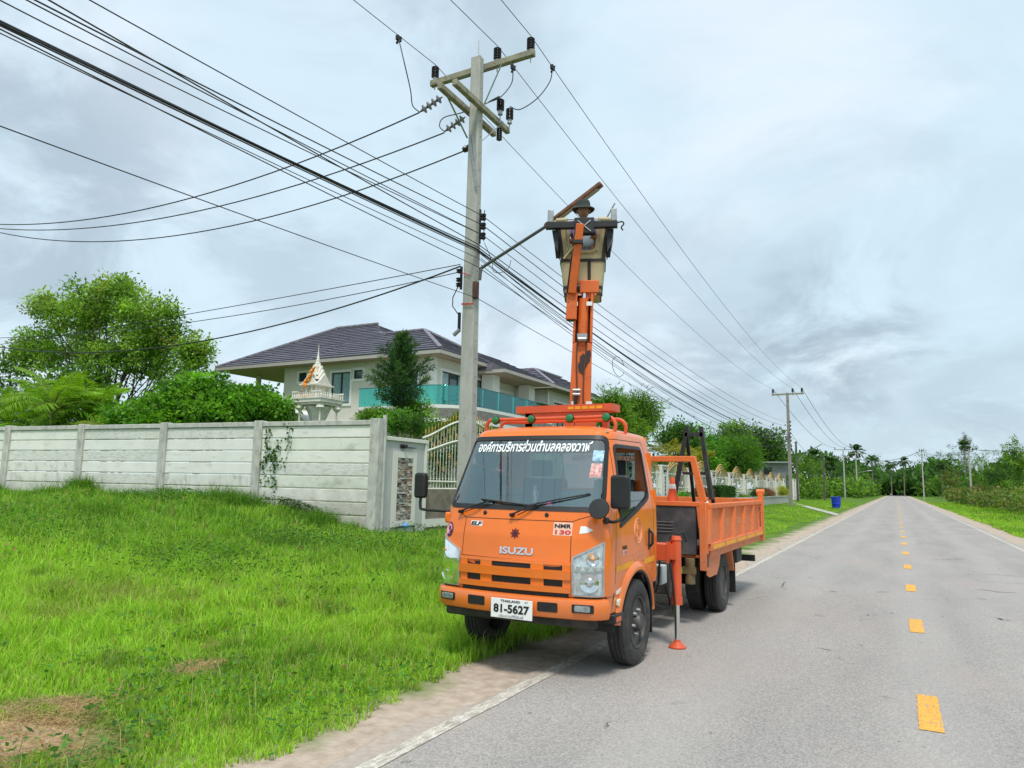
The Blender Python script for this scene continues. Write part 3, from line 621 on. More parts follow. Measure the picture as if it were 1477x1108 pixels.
# water meter pipes under the pillar
mt = root('water_meter', (FX+.35, 14.2, .45), 'small blue water meter on dark pipes at the foot of the stone-inset pillar', 'water meter')
mx_, mz = FX+.22, .60
mb = MB(); mb.tube([(mx_, 13.92, .35), (mx_, 13.92, mz), (mx_, 14.18, mz)], .022, 8); mb.build('pipe', BLACK, mt, smooth=50)
mb = MB(); mb.tube([(mx_, 14.38, mz), (mx_, 14.62, mz), (mx_, 14.62, .35)], .022, 8); mb.build('pipe', BLACK, mt, smooth=50)
mb = MB(); mb.ball((mx_, 14.28, mz+.02), .075, .105, .07, 14, 10); mb.build('meter_body', mat('light_blue_plastic', (.12, .35, .72), .4, var=.05), mt, smooth=60)
# gate span: low wall, rails, pickets
g0, g1 = 15.42, 20.0
def topz(y, a, b, zl, zh): t = (y-a)/(b-a); return zl+(zh-zl)*(math.sin(math.pi*t)**1.0 if True else 0)
def span(y0, y1, parent, detail):
    nm = 'fence_panel'
    if detail:
        gt = parent
        topc = lambda y: 2.80+.62*max(0, math.sin(math.pi*(y-y0)/(y1-y0)))**1.3
        low = lambda y: 2.44+.42*max(0, math.sin(math.pi*(y-y0)/(y1-y0)))**1.3
        n = 26; yy = [y0+(y1-y0)*i/n for i in range(n+1)]
        for fn, r_ in ((topc, .028), (low, .026)):
            mb = MB(); mb.tube([(FX-.15, y, fn(y)) for y in yy], r_, 8); mb.build('rail', IRONW, gt, smooth=50)
        for z in (1.68, 1.49):
            mb = MB(); mb.tube([(FX-.15, y0, z), (FX-.15, y1, z)], .022, 8); mb.build('rail', IRONW, gt, smooth=50)
        k = 0; y = y0+.1
        while y < y1-.05:
            mb = MB(); zt = topc(y)+.03; mb.cyl((FX-.15, y, 1.5), (FX-.15, y, zt), .0085, n=6)
            for zz_ in (1.75, low(y)-.12, 2.0+.18*(k % 3)): mb.lathe([(.009, -.03), (.02, 0), (.009, .03)], (FX-.15, y, zz_), n=6)
            pk = mb.build('picket', IRONW, gt, smooth=50)
            mb = MB(); mb.lathe([(.004, 0), (.016, .02), (.007, .06), (.022, .08), (.014, .13), (.002, .2)], (FX-.15, y, zt), n=8); mb.build('finial', GOLD, pk, smooth=50)
            if k % 2 == 0:   # basket twist of bent bars
                mb = MB(); zc_ = 2.0+.18*(k % 3)+.0
                for q in range(4):
                    a0 = q*math.pi/2; mb.tube([(FX-.15+.045*math.sin(math.pi*i/8)*math.cos(a0+i*.4), y+.045*math.sin(math.pi*i/8)*math.sin(a0+i*.4), zc_-.09+i*.0225) for i in range(9)], .0045, 5)
                mb.build('basket_twist', GOLD, pk)
            # scroll between the two top rails
            mb = MB()
            if topc(y)-low(y) > .1:
                zc_ = (topc(y)+low(y))/2; h_ = (topc(y)-low(y))*.42
                for sg in ((1,) if k % 2 else (-1,)):
                    mb.tube([(FX-.15, y+.075+sg*.05*(1-i/22)*math.cos(i*.55), zc_+sg*h_*(.55)+h_*.42*(1-i/24)*math.sin(i*.55)) for i in range(18)], .0065, 5)
                mb.build('scroll', GOLD, gt, smooth=60)
            y += .145; k += 1
    else:
        pn = MB(); m = (y0+y1)/2
        def arch(y, top): t = (y-y0)/(y1-y0); return top-.75*abs(2*t-1)**1.6
        yy = [y0+(y1-y0)*i/16 for i in range(17)]
        q = MB(); 
        for tp in (3.28, 3.12, 2.96): q.tube([(FX-.15, y, arch(y, tp)) for y in yy if arch(y, tp) > 2.45], .034, 6)
        q.tube([(FX-.15, m+(i-6)*.09, 2.62+.3*math.cos((i-6)*.5)) for i in range(13)], .02, 5)
        pp = MB(); y = y0+.12
        while y < y1-.05: pp.cyl((FX-.15, y, 1.35), (FX-.15, y, min(arch(y, 3.12), 3.1)-.02), .008, n=5); y += .21
        for z in (1.42, 1.62, 2.35): pp.tube([(FX-.15, y0, z), (FX-.15, y1, z)], .018, 5)
        o = pp.build('iron_panel', IRONW, parent); q.build('arch_trim', GOLD, o, smooth=60)
gt = root('iron_gate', (FX, 17.7, .5), 'cream iron fence panel with gold spearheads between the stone pillar and the truck', 'gate')
span(g0, g1, gt, True)
mb = MB(); mb.box(FX-.26, FX-.06, g0+.002, g1-.002, .72, 1.46); lw_ = mb.build('low_wall', mat('brown_stained_wall', (.20, .165, .13), .9, var=.25, scale=4, bump=.3, dark=(.08, .05, .035)), gt)
mb = MB(); mb.box(FX-.30, FX-.02, g0+.002, g1-.002, .52, .718); mb.build('plinth', CREAM, gt)
mb = MB(); mb.box(FX-.28, FX-.04, g0+.002, g1-.002, .1, .518); mb.build('footing', STONES[5], gt)
py = [20.0, 25.3, 31.0]+[36.6+5.76*i for i in range(9)]
for i, y in enumerate(py):
    core = pillar(y, y+1.15, .2, 2.78, frt)
    niche(y+.33, y+.82, .9, 2.3, .09, core, stones=False, x=FX-.04)
    mb = MB(); mb.box(FX-.05, FX+.05, y+.47, y+.67, 2.42, 2.52); mb.build('lamp', BLACK, core)
    if i: span(py[i-1]+1.15, y, frt, False)
mb = MB(); mb.box(FX-.26, FX-.06, py[0]+1.15, py[-1], .15, 1.30); mb.build('low_wall', PLAST, frt)
for k, y in enumerate((91.0, 94.5)):
    core = pillar(y, y+1.5, .2, 2.9, frt); niche(y+.4, y+1.1, .9, 2.4, .1, core, stones=False)
# raised planter kerb in front of the far fence, with clipped hedges
pl = root('planter_wall', (-9.3, 60, .4), 'low white stone planter wall in front of the pillared fence', 'planter')
mb = MB(); mb.box(-9.35, -9.15, 33, 74, .2, .98); mb.box(-9.4, -9.1, 33, 74, .98, 1.05); mb.build('planter_wall_body', mat('pale_planter_stone', (.42, .42, .38), .9, var=.15, scale=2, bump=.3, dark=(.2, .2, .18)), pl)
# ------------------------------------------------------------------ house
hs = root('house', (-22, 31, .5), 'two-storey grey-beige house with dark tiled hip roofs and a glass balcony behind the fence', 'house')
HZ = 7.25
def hbox(x0, x1, y0, y1, z0, z1, m, name, parent=None, bevel=0):
    mb = MB(); mb.box(x0, x1, y0, y1, z0, z1); return mb.build(name, m, parent or hs, bevel=bevel)
# walls; openings are built as proud frames with recessed glass
def wall_with_holes(axis, c, a0, a1, z0, z1, holes, th, m, name='wall'):
    """vertical wall sheet at axis ('x' or 'y') = c, thickness th inward (+), holes=[(a,b,z0,z1)]"""
    As = sorted({a0, a1, *[h[0] for h in holes], *[h[1] for h in holes]}); Zs = sorted({z0, z1, *[h[2] for h in holes], *[h[3] for h in holes]})
    mb = MB()
    for i in range(len(As)-1):
        for k in range(len(Zs)-1):
            am, zm = (As[i]+As[i+1])/2, (Zs[k]+Zs[k+1])/2
            if any(h[0] < am < h[1] and h[2] < zm < h[3] for h in holes): continue
            if axis == 'y': mb.box(As[i], As[i+1], c, c+th, Zs[k], Zs[k+1])
            else: mb.box(c-th, c, As[i], As[i+1], Zs[k], Zs[k+1])
    return mb.build(name, m, hs)
def window(axis, c, a0, a1, z0, z1, panes, th=.2, tilt=0, pm=None):
    s = 1 if axis == 'y' else -1
    def bx(mb, a, b, d0, d1, z0_, z1_):
        if axis == 'y': mb.box(a, b, c+d0, c+d1, z0_, z1_)
        else: mb.box(c-d1, c-d0, a, b, z0_, z1_)
    mb = MB(); t = .12
    bx(mb, a0-t, a1+t, -.045, .02, z1, z1+t); bx(mb, a0-t, a1+t, -.05, .02, z0-t, z0); bx(mb, a0-t, a0, -.045, .02, z0, z1); bx(mb, a1, a1+t, -.045, .02, z0, z1)
    wn = mb.build('window', HWHITE, hs)
    n = len(panes) if isinstance(panes, (list, tuple)) else panes; w_ = (a1-a0)/n
    for k in range(n):
        a, b = a0+k*w_, a0+(k+1)*w_; mb = MB(); f = .05
        bx(mb, a, a+f, .04, .09, z0, z1); bx(mb, b-f, b, .04, .09, z0, z1); bx(mb, a+f, b-f, .04, .09, z0, z0+f); bx(mb, a+f, b-f, .04, .09, z1-f, z1)
        mb.build('sash', BLACK, wn)
        mb = MB(); bx(mb, a+f, b-f, .06, .075, z0+f, z1-f); mb.build('pane', (pm or (CURT if k % 2 == 0 else HGLASS)), wn)
    return wn
Yw, Xw = 26.1, -17.75
wall_with_holes('y', Yw, -26.7, Xw-.2, .3, HZ-.05, [(-25.7, -25.2, 6.42, 6.86), (-23.6, -22.45, 5.25, 6.75), (-22.25, -21.72, 6.38, 6.8), (-19.9, -18.6, 5.2, 6.5)], .2, HWALL)
window('y', Yw, -25.7, -25.2, 6.42, 6.86, 1, pm=HGLASS); window('y', Yw, -23.6, -22.45, 5.25, 6.75, 2, pm=CURT); window('y', Yw, -22.25, -21.72, 6.38, 6.8, 1, pm=HGLASS); window('y', Yw, -19.9, -18.6, 5.2, 6.5, 2)
mb = MB(); mb.box(Xw-.22, Xw+.012, Yw-.012, Yw-.002, 5, HZ-.06); mb.box(Xw+.002, Xw+.012, Yw-.002, Yw+.22, 5, HZ-.06); mb.build('corner_trim', HWHITE, hs)
wall_with_holes('x', Xw, Yw, 31.0, .3, HZ-.05, [(26.7, 30.3, 4.75, 6.62)], .2, HWALL)
window('x', Xw, 26.7, 30.3, 4.75, 6.62, 5)
hbox(-26.7, -26.5, Yw+.2, 34, .3, HZ-.05, HWALL, 'wall'); hbox(-30.1, -29.9, 27.4, 27.6, .3, HZ-.1, HWALL, 'carport_column')
hbox(-19.2, -17.95, 31.0, 34.6, .3, 7.0, HWALL, 'wall')
window('x', -17.95+.0, 31.9, 33.9, 4.6, 6.4, 4, pm=HGLASS)
for y in (30.0, 33.9):
    hbox(-17.6, -16.95, y, y+.65, 5.5, 6.92, HWHITE, 'column', bevel=.01)
    c_ = hbox(-17.65, -16.9, y-.05, y+.7, .3, 5.35, STONEG, 'stone_column')
    hbox(-17.72, -16.83, y-.12, y+.77, 5.352, 5.498, HWHITE, 'column_band')
# balcony: curved slab wrapping the corner
def slab(pts, z0, z1, m, name):
    mb = MB(); mb.prism([(x, y, z0) for x, y in pts], (0, 0, z1-z0)); return mb.build(name, m, hs)
arc = [(-16.9+1.7*math.cos(a), 26.1+1.9*math.sin(a)) for a in [R(-90+i*90/10) for i in range(11)]]
outl = [(-20.3, 24.2)]+[(x, y) for x, y in arc]+[(-15.2, 33)]
poly = outl+[(-17.7, 33), (-17.7, 26.05), (-20.3, 26.05)]
slab(poly, 4.25, 4.66, STONEG, 'balcony_slab'); slab([(x*1.0+.0, y) for x, y in poly], 4.662, 4.80, HWHITE, 'balcony_edge'); slab(poly, 4.1, 4.248, HWHITE, 'balcony_edge')
for i in range(len(outl)-1):
    a, b = Vector((*outl[i], 0)), Vector((*outl[i+1], 0)); L = (b-a).length; n = max(1, round(L/1.3))
    for k in range(n):
        p, q = a+(b-a)*(k+.01)/n, a+(b-a)*(k+.99)/n; mb = MB(); mb.beam((p.x, p.y, 5.2), (q.x, q.y, 5.2), .014, .78); mb.build('glass_panel', GREENG, hs)
mb = MB(); mb.tube([(x, y, 5.6) for x, y in outl], .02, 8); mb.build('handrail', GREENG, hs, smooth=50)
# balcony table and chair (dark, thin)
mb = MB(); mb.cyl((-16.4, 27.6, 5.38), (-16.4, 27.6, 5.41), .35, n=20); mb.cyl((-16.4, 27.6, 4.8), (-16.4, 27.6, 5.38), .025); mb.cyl((-16.4, 27.6, 4.8), (-16.4, 27.6, 4.83), .2)
tag(mb.build('balcony_table', BLACK, smooth=40), 'small round dark table on the glass balcony', 'table')
# roofs: courses of tiles laid as real slabs
def roofplane(e0, e1, r1, r0, course=.335, tile=.95, parent=None):
    """e0-e1 eave left to right, r0-r1 ridge left to right"""
    e0, e1, r0, r1 = map(Vector, (e0, e1, r0, r1)); mid = ((r0+r1)-(e0+e1))/2
    nrm = (e1-e0).cross(mid).normalized(); nrm = nrm if nrm.z > 0 else -nrm
    ed = (e1-e0).normalized(); up_ = nrm.cross(ed).normalized(); up_ = up_ if up_.z > 0 else -up_
    H_ = (r0-e0).dot(up_); nC = max(1, int(round(H_/course))); mb = MB()
    for k in range(nC):
        t0, t1 = k/nC, min(1, (k+1)/nC+.02/H_)
        def row(t): return e0+(r0-e0)*t, e1+(r1-e1)*t
        a0, a1 = row(t0); b0_, b1_ = row(t1)
        xs0, xs1 = (a0-e0).dot(ed), (a1-e0).dot(ed); xb0, xb1 = (b0_-e0).dot(ed), (b1_-e0).dot(ed)
        x = math.floor(min(xs0, xb0)/tile)*tile-(k % 2)*tile*.5
        while x < max(xs1, xb1):
            l0, l1 = max(x+.012, xs0), min(x+tile-.012, xs1); m0, m1 = max(x+.012, xb0), min(x+tile-.012, xb1)
            if l1 > l0+.02 and m1 > m0-.0 or (m1 > m0+.02 and l1 > l0):
                lift = .055+random.uniform(0, .015); base = a0-ed*xs0; top_ = b0_-ed*xb0
                v = [base+ed*l0+nrm*.004, base+ed*l1+nrm*.004, base+ed*l1+nrm*lift, base+ed*l0+nrm*lift, top_+ed*m0+nrm*.006, top_+ed*m1+nrm*.006]
                mb.add(v, [(0, 1, 2, 3), (3, 2, 5, 4), (0, 3, 4), (1, 5, 2)])
            x += tile
    sh = MB(); sh.prism([e0, e1, r1, r0] if (r1-r0).length > .01 else [e0, e1, r1], -nrm*.06); p = sh.build('roof', TILE, parent or hs)
    return mb, p
allr = []
def roof(e0, e1, r1, r0):
    mb, p = roofplane(e0, e1, r1, r0); o = mb.build('roof_tiles', TILE, p, kind='stuff'); return p
def ridge(a, b):
    a, b = Vector(a), Vector(b); mb = MB(); n = max(1, int((b-a).length/.42))
    for k in range(n):
        p, q = a+(b-a)*k/n, a+(b-a)*(k+.96)/n; mb.add([], []); mb.beam(p+Vector((0, 0, .06)), q+Vector((0, 0, .075)), .2, .09, .17, .08)
    mb.build('ridge_cap', TILEV, hs)
e = HZ+.05
# main block
L_, Rr, Y0, Y1, YR, ZR = -30.9, -19.6, 25.4, 35.6, 30.5, 10.1
rl, rr_ = (-27.4, YR, ZR), (-24.5, YR, ZR)
roof((L_, Y0, e), (Rr, Y0, e), rr_, rl); roof((Rr, Y0, e), (Rr, Y1, e), rr_, rr_); roof((L_, Y1, e), (L_, Y0, e), rl, rl)
ridge(rl, rr_); ridge((L_, Y0, e), rl)
# projecting block, its ridge lower, front slope flush above the main one
q0, q1, q2 = -24.2, -17.0, 31.4; rz = 8.98
roof((q0, Y0-.01, e+.03), (q1, Y0-.01, e+.03), (-20.0, 28.45, rz), (-24.2, 28.45, rz)); roof((q1, Y0, e+.03), (q1, q2, e+.03), (-20.0, 28.45, rz), (-20.0, 28.4, rz))
roof((q1, q2, e+.03), (q0, q2, e+.03), (-24.2, 28.45, rz), (-20.0, 28.45, rz))
ridge((-22.4, 28.45, rz), (-20.0, 28.45, rz)); ridge((-20.0, 28.45, rz), (q1, Y0, e+.05)); ridge((-20, 28.45, rz), (q1, q2, e+.03))
# portico
roof((-16.0, 29.4, 6.98), (-16.0, 35.0, 6.98), (-18.6, 33.2, 8.25), (-18.6, 29.4, 8.25)); roof((-16.0, 35.0, 6.98), (-19.5, 35, 6.98), (-18.6, 33.2, 8.25), (-18.6, 33.2, 8.25))
roof((-19.5, 29.4, 6.98), (-16.0, 29.4, 6.98), (-18.6, 29.5, 8.25), (-18.6, 29.45, 8.25))
# far block
roof((-21.5, 37.1, e), (-17.0, 37.1, e), (-19.6, 39.9, 8.75), (-24, 39.9, 8.75)); roof((-17.0, 37.1, e), (-17.0, 47, e), (-19.6, 44, 8.75), (-19.6, 39.9, 8.75)); ridge((-19.6, 39.9, 8.75), (-17, 37.1, e)); ridge((-23.5, 39.9, 8.75), (-19.6, 39.9, 8.75)); ridge((-19.6, 39.9, 8.75), (-19.6, 44, 8.75))
roof((-24, 35.5, 7.3), (-21.5, 37.1, e), (-24, 39.9, 8.75), (-25, 39.9, 8.75))
wall_with_holes('y', 37.8, -22.5, -17.9, .3, HZ-.05, [], .2, HWALL); wall_with_holes('x', -17.7, 37.8, 46, .3, HZ-.05, [(38.6, 41.6, 4.7, 6.5)], .2, HWALL)
window('x', -17.7, 38.6, 41.6, 4.7, 6.5, 4)
mb = MB(); mb.cyl((-17.6, 37.68, .5), (-17.6, 37.68, 7.0), .05, n=8); mb.build('downpipe', HWHITE, hs)
# soffits and fascias
def soffit(x0, x1, y0, y1, z): hbox(x0, x1, y0, y1, z-.06, z, SOFF, 'soffit')
soffit(-30.8, -17.1, 25.5, 31.3, HZ-.03); hbox(-30.8, -19.7, 31.3, 35.5, HZ-.09, HZ-.03, SOFF, 'soffit'); soffit(-19.6, -16.1, 29.5, 34.9, 6.93); soffit(-24, -17.1, 37.2, 46.8, HZ-.03)
def fascia(a, b): mb = MB(); mb.beam(a, b, .04, .15); mb.build('fascia', FASC, hs)
F_ = HZ-.02
for a, b in (((-30.9, 25.38, F_), (-16.98, 25.38, F_)), ((-16.98, 25.4, F_), (-16.98, 31.4, F_)), ((-30.92, 25.4, F_), (-30.92, 35.5, F_)), ((-15.98, 29.4, 6.93), (-15.98, 35, 6.93)), ((-19.5, 29.38, 6.93), (-16, 29.38, 6.93)), ((-24, 37.08, F_), (-16.98, 37.08, F_)), ((-16.98, 37.1, F_), (-16.98, 47, F_))): fascia(a, b)
# rendered plinth band and dark void under the house block, seen over the wall
hbox(-27.5, -21.3, 25.4, 26.0, 3.9, 4.05, HWHITE, 'ledge')
# ------------------------------------------------------------------ spirit house
SX, SY = -15.0, 16.2
sp = root('spirit_house', (SX, SY, .9), 'ornate white spirit house with a thin spire and orange garlands above the wall', 'shrine')
S_ = 1.02
def rp(mb): mb.v = [(SX-.16+(x-(SX-.075))*.64, SY+(y-SY)*.65, z) for x, y, z in mb.v]; return mb
mb = MB(); mb.lathe([(.55, 0), (.55, .15), (.30, .25), (.26, 1.2), (.30, 2.45), (.55, 2.85), (.60, 2.92)], (SX, SY, .9), n=8)
for sx in (-1, 1):
    for sy in (-1, 1): mb.cyl((SX+sx*.62, SY+sy*.55, .9), (SX+sx*.62, SY+sy*.55, 3.9), .045, n=8); mb.lathe([(.05, 0), (.2, .1), (.16, .2), (.24, .24)], (SX+sx*.62, SY+sy*.55, 3.66), n=10)
CRS = mat('shrine_white', (.72, .70, .62), .6, var=.06, scale=8, dark=(.50, .44, .30), dthr=(.5, .75), dscale=12)
rp(mb).build('pedestal', CRS, sp, smooth=35)
mb = MB(); mb.box(SX-.95, SX+.80, SY-.75, SY+.75, 3.92, 4.02); mb.box(SX-.87, SX+.72, SY-.68, SY+.68, 3.85, 3.92); mb.box(SX-.99, SX+.84, SY-.79, SY+.79, 4.021, 4.06); rp(mb).build('platform', CRS, sp)
mb = MB()
for t in np.linspace(-.93, .78, 16):
    for y in (-.73, .73): mb.lathe([(.022, 0), (.035, .05), (.018, .1), (.03, .15)], (SX+t, SY+y, 4.06), n=6)
for x0 in (-.95, .80):
    for t in np.linspace(-.7, .7, 12): mb.lathe([(.022, 0), (.035, .05), (.018, .1), (.03, .15)], (SX+x0, SY+t, 4.06), n=6)
for y in (-.73, .73): mb.box(SX+.18, SX+.82, SY+y-.03, SY+y+.03, 4.21, 4.25); mb.box(SX-.97, SX-.62, SY+y-.03, SY+y+.03, 4.21, 4.25)
rp(mb).build('balustrade', CRS, sp)
def rm(mb): mb.v = [(SX-.22+(x-SX)*.62, SY+(y-SY)*.8, 4.06+(z-3.76)*.73) for x, y, z in mb.v]; return mb
mb = MB(); mb.box(SX-.42, SX+.38, SY-.35, SY+.35, 3.76, 3.86)
for sx in (-.46, -.2, .16, .42):
    for sy in (-.38, .38): mb.cyl((SX+sx, SY+sy, 3.76), (SX+sx, SY+sy, 4.28), .03, n=8)
mb.box(SX-.3, SX+.28, SY-.2, SY+.25, 3.86, 4.28); rm(mb).build('shrine_body', CRS, sp)
def gable(mb, cx, cy, z, wx, wy, h):
    for a in range(2):
        W_, D_ = (wx, wy) if a == 0 else (wy, wx)
        pts = [(-W_, 0), (-W_*.6, h*.28), (-W_*.3, h*.65), (0, h), (W_*.3, h*.65), (W_*.6, h*.28), (W_, 0)]
        poly = [(cx+p, cy-D_, z+q) for p, q in pts] if a == 0 else [(cx-D_, cy+p, z+q) for p, q in pts]
        mb.prism(poly, (0, 2*D_, 0) if a == 0 else (2*D_, 0, 0))
mb = MB(); mb.box(SX-.56, SX+.52, SY-.48, SY+.48, 4.28, 4.33)
for k, (z, ww, hh) in enumerate(((4.33, .50, .46), (4.52, .40, .44), (4.72, .28, .40), (4.90, .18, .32))): gable(mb, SX-.02, SY, z, ww, ww*.85, hh)
for k in range(26):     # flame finials along the roof edges
    a = k/26*2*math.pi; rr = .50 if k % 2 else .40; zz_ = 4.35+.22*(k % 4)
    mb.lathe([(.018, 0), (.028, .03), (.004, .16)], (SX-.02+rr*(1-.2*(k % 4))*math.cos(a), SY+rr*(1-.2*(k % 4))*math.sin(a), zz_), n=5)
rm(mb).build('tiered_roof', CRS, sp)
mb = MB(); mb.lathe([(.17, 0), (.15, .08), (.10, .1), (.11, .18), (.07, .22), (.08, .3), (.045, .36), (.05, .45), (.028, .5), (.03, .62), (.014, .7), (.02, .76), (.003, .98)], (SX-.02, SY, 5.08), n=12); rm(mb).build('spire', CRS, sp, smooth=40)
GAR = mat('orange_garland', (.85, .28, .02), .8, var=.25, scale=20, bump=.4)
mb = MB()
for k in range(46):
    t = k/45; x = SX+.30-.50*t+random.uniform(-.07, .07); z = 4.98-.72*t+random.uniform(-.06, .06); mb.ball((x, SY-.42-random.uniform(0, .08), z), random.uniform(.035, .065), n=6, m=4)
for k in range(12): mb.ball((SX-.22+random.uniform(-.08, .08), SY-.45, 4.22+k*.02), .045, n=6, m=4)
rm(mb).build('garland', GAR, sp, smooth=60)
mb = MB()
for k in range(16): mb.ball((SX-.45+.9*random.random(), SY-.55, 3.80+.05*random.random()), .04, n=6, m=4)
rm(mb).build('flower_offering', mat('yellow_flowers', (.75, .42, .12), .8, var=.3, scale=14), sp)
mb = MB(); mb.lathe([(.05, 0), (.05, .12), (.035, .2), (.03, .24)], (SX-.33, SY-.5, 3.76), n=8); mb.ball((SX-.33, SY-.5, 4.03), .03, n=8, m=6); rm(mb).build('figurine', mat('red_dark_figurine', (.35, .03, .05), .5, var=.4, scale=12), sp)
s2 = root('small_spirit_house', (SX-1.15, SY+.3, .9), 'small white-roofed shrine half hidden left of the large spirit house', 'shrine')
mb = MB(); x2 = SX-1.05; mb.cyl((x2, SY+.3, .9), (x2, SY+.3, 3.1), .12, n=8); mb.box(x2-.3, x2+.3, SY, SY+.6, 3.1, 3.17); 
for sx in (-.22, .22):
    for sy in (.08, .52): mb.cyl((x2+sx, SY+sy, 3.17), (x2+sx, SY+sy, 3.42), .03, n=6)
mb.box(x2-.16, x2+.16, SY+.14, SY+.46, 3.17, 3.42); mb.build('shrine_body', CRS, s2)
mb = MB(); mb.prism([(x2-.5, SY-.1, 3.36), (x2-.5, SY-.1, 3.42), (x2-.1, SY-.1, 3.68), (x2+.0, SY-.1, 3.76), (x2+.1, SY-.1, 3.68), (x2+.5, SY-.1, 3.42), (x2+.5, SY-.1, 3.36), (x2, SY-.1, 3.66)], (0, .8, 0)); mb.build('roof', WHITE, s2)
# ------------------------------------------------------------------ main utility pole
PX, PY = -7.0, 11.45
def taperbox(mb, x, y, z0, z1, w0, w1, d0, d1):
    v = []
    for z, a, b in ((z0, w0, d0), (z1, w1, d1)):
        c = min(a, b)*.12
        for sx, sy in ((-1, -1), (1, -1), (1, 1), (-1, 1)):
            for q in ((0, 1), (1, 0)) if sx*sy > 0 else ((1, 0), (0, 1)): v.append((x+sx*(a/2-c*q[0]), y+sy*(b/2-c*q[1]), z))
    mb.add(v, [tuple(range(8))[::-1], tuple(range(8, 16))]+[(i, (i+1) % 8, (i+1) % 8+8, i+8) for i in range(8)])
def pole(x, y, z0, z1, w0, w1, name, label, group=None, detail=False, m=CONC):
    r = root(name, (x, y, z0), label, 'utility pole', group)
    mb = MB(); taperbox(mb, x, y, z0-.3, z1, w0, w1, w0*.8, w1*.9); mb.build('shaft', m, r)
    if detail:
        mb = MB()
        for z in np.arange(2.5, z1-.3, .34):
            wz = w0+(w1-w0)*(z-z0)/(z1-z0)
            for dx in (-.0,): mb.cyl((x+dx*wz, y-wz*.4-.002, z), (x+dx*wz, y-wz*.4+.02, z), .011, n=8)
            mb.cyl((x+wz*.5+.002, y, z+.1), (x+wz*.5-.02, y, z+.1), .011, n=8)
        mb.build('bolt_holes', BLACK, r)
    return r
mp = pole(PX, PY, .3, 10.06, .31, .205, 'utility_pole', 'tall square concrete pole behind the truck, carrying crossarms, branch lines and the street lamp', detail=True)
ya = PY-.2
mb = MB(); mb.add([(PX-.1, PY-.09, 10.06), (PX+.1, PY-.09, 10.06), (PX+.1, PY+.09, 10.06), (PX-.1, PY+.09, 10.06), (PX-.07, PY, 10.13), (PX+.07, PY, 10.13)], [(0, 1, 5, 4), (2, 3, 4, 5), (1, 2, 5), (3, 0, 4)]); mb.cyl((PX+.02, PY, 10.15), (PX+.02, PY, 10.45), .008, n=6); mb.build('pole_cap', CONC, mp)
mb = MB(); XA, XB = onY(622, 122, PY+.17), onY(771, 76, PY+.17); mb.beam(XA, XB, .11, .13); mb.build('crossarm', XARM, mp, bevel=.012)
def ribbed(mb, x, y, z, h, r, n=7, ax=(0, 0, 1)):
    p = [(.02, 0)]
    for k in range(n):
        z_ = .02+(h-.04)*k/n; p += [(r*.62, z_), (r, z_+.006), (r*.96, z_+(h-.04)/n*.45), (r*.62, z_+(h-.04)/n*.55)]
    p += [(r*.5, h-.02), (r*.3, h)]; mb.lathe(p, (x, y, z), ax, 16)
def pinins(x, y, z, par, s=1.):
    mb = MB(); ribbed(mb, x, y, z+.06*s, .27*s, .08*s); o = mb.build('pin_insulator', CERAM, par, smooth=30)
    mb = MB(); mb.cyl((x, y, z-.02), (x, y, z+.07*s), .05*s, .045*s, 12); mb.cyl((x, y, z-.2), (x, y, z), .012); mb.build('insulator_pin', GALV, o, smooth=40)
    return o
INS = [(onY(q, 100, PY+.17).x, PY+.17, XA.z+.06) for q in (628, 717, 765)]
for p in INS: pinins(*p, mp)
def brace(a, b, par=mp): mb = MB(); mb.beam(a, b, .035, .008); mb.build('brace', GALV, par)
brace((-7.6, PY+.1, XA.z-.05), (PX-.08, PY+.1, 9.3)); brace((-6.5, PY+.1, XA.z-.05), (PX+.09, PY+.1, 9.05))
mb = MB(); mb.box(PX-.13, PX+.13, PY+.1, PY+.12, XA.z-.06, XA.z+.06); mb.build('clamp_plate', GALV, mp)
for sx, z in ((-.175, 8.98), (.155, 8.97)):
    mb = MB(); mb.beam((PX+sx, PY-1.05, z), (PX+sx, PY+1.05, z), .10, .12); mb.build('crossarm', XARM, mp, bevel=.012)
brace((PX-.22, PY-.7, 8.95), (PX-.11, PY-.12, 8.35)); brace((PX+.23, PY+.7, 9.0), (PX+.10, PY+.1, 8.35)); brace((PX+.02, PY-.13, 8.42), (PX+.13, PY-.12, 7.25)); brace((PX-.06, PY-.13, 8.42), (PX+.12, PY-.13, 7.3))
for y in (PY+.55, PY+.95): pinins(PX+.24, y, 9.10, mp)
mb = MB(); ribbed(mb, PX+.2, PY+.6, 8.55, .3, .06); mb.build('hanging_insulator', CERAM, mp, smooth=30)
def strain(a, b, par=mp):
    a = Vector(a); b = Vector(b); d = (b-a).normalized(); L = (b-a).length; mb = MB(); n = 4; p = [(.012, 0)]
    for k in range(n):
        t = L*(.08+.84*k/n); s = L*.84/n; p += [(.018, t), (.03, t+s*.1), (.085, t+s*.3), (.08, t+s*.42), (.035, t+s*.55), (.022, t+s*.9)]
    p += [(.012, L)]; mb.lathe(p, a, d, 14); return mb.build('strain_insulator', GREYCER, par, smooth=30)
def q3(pts, X=None, Y=None): return [onX(*p, X) if X is not None else onY(*p, Y) for p in pts]
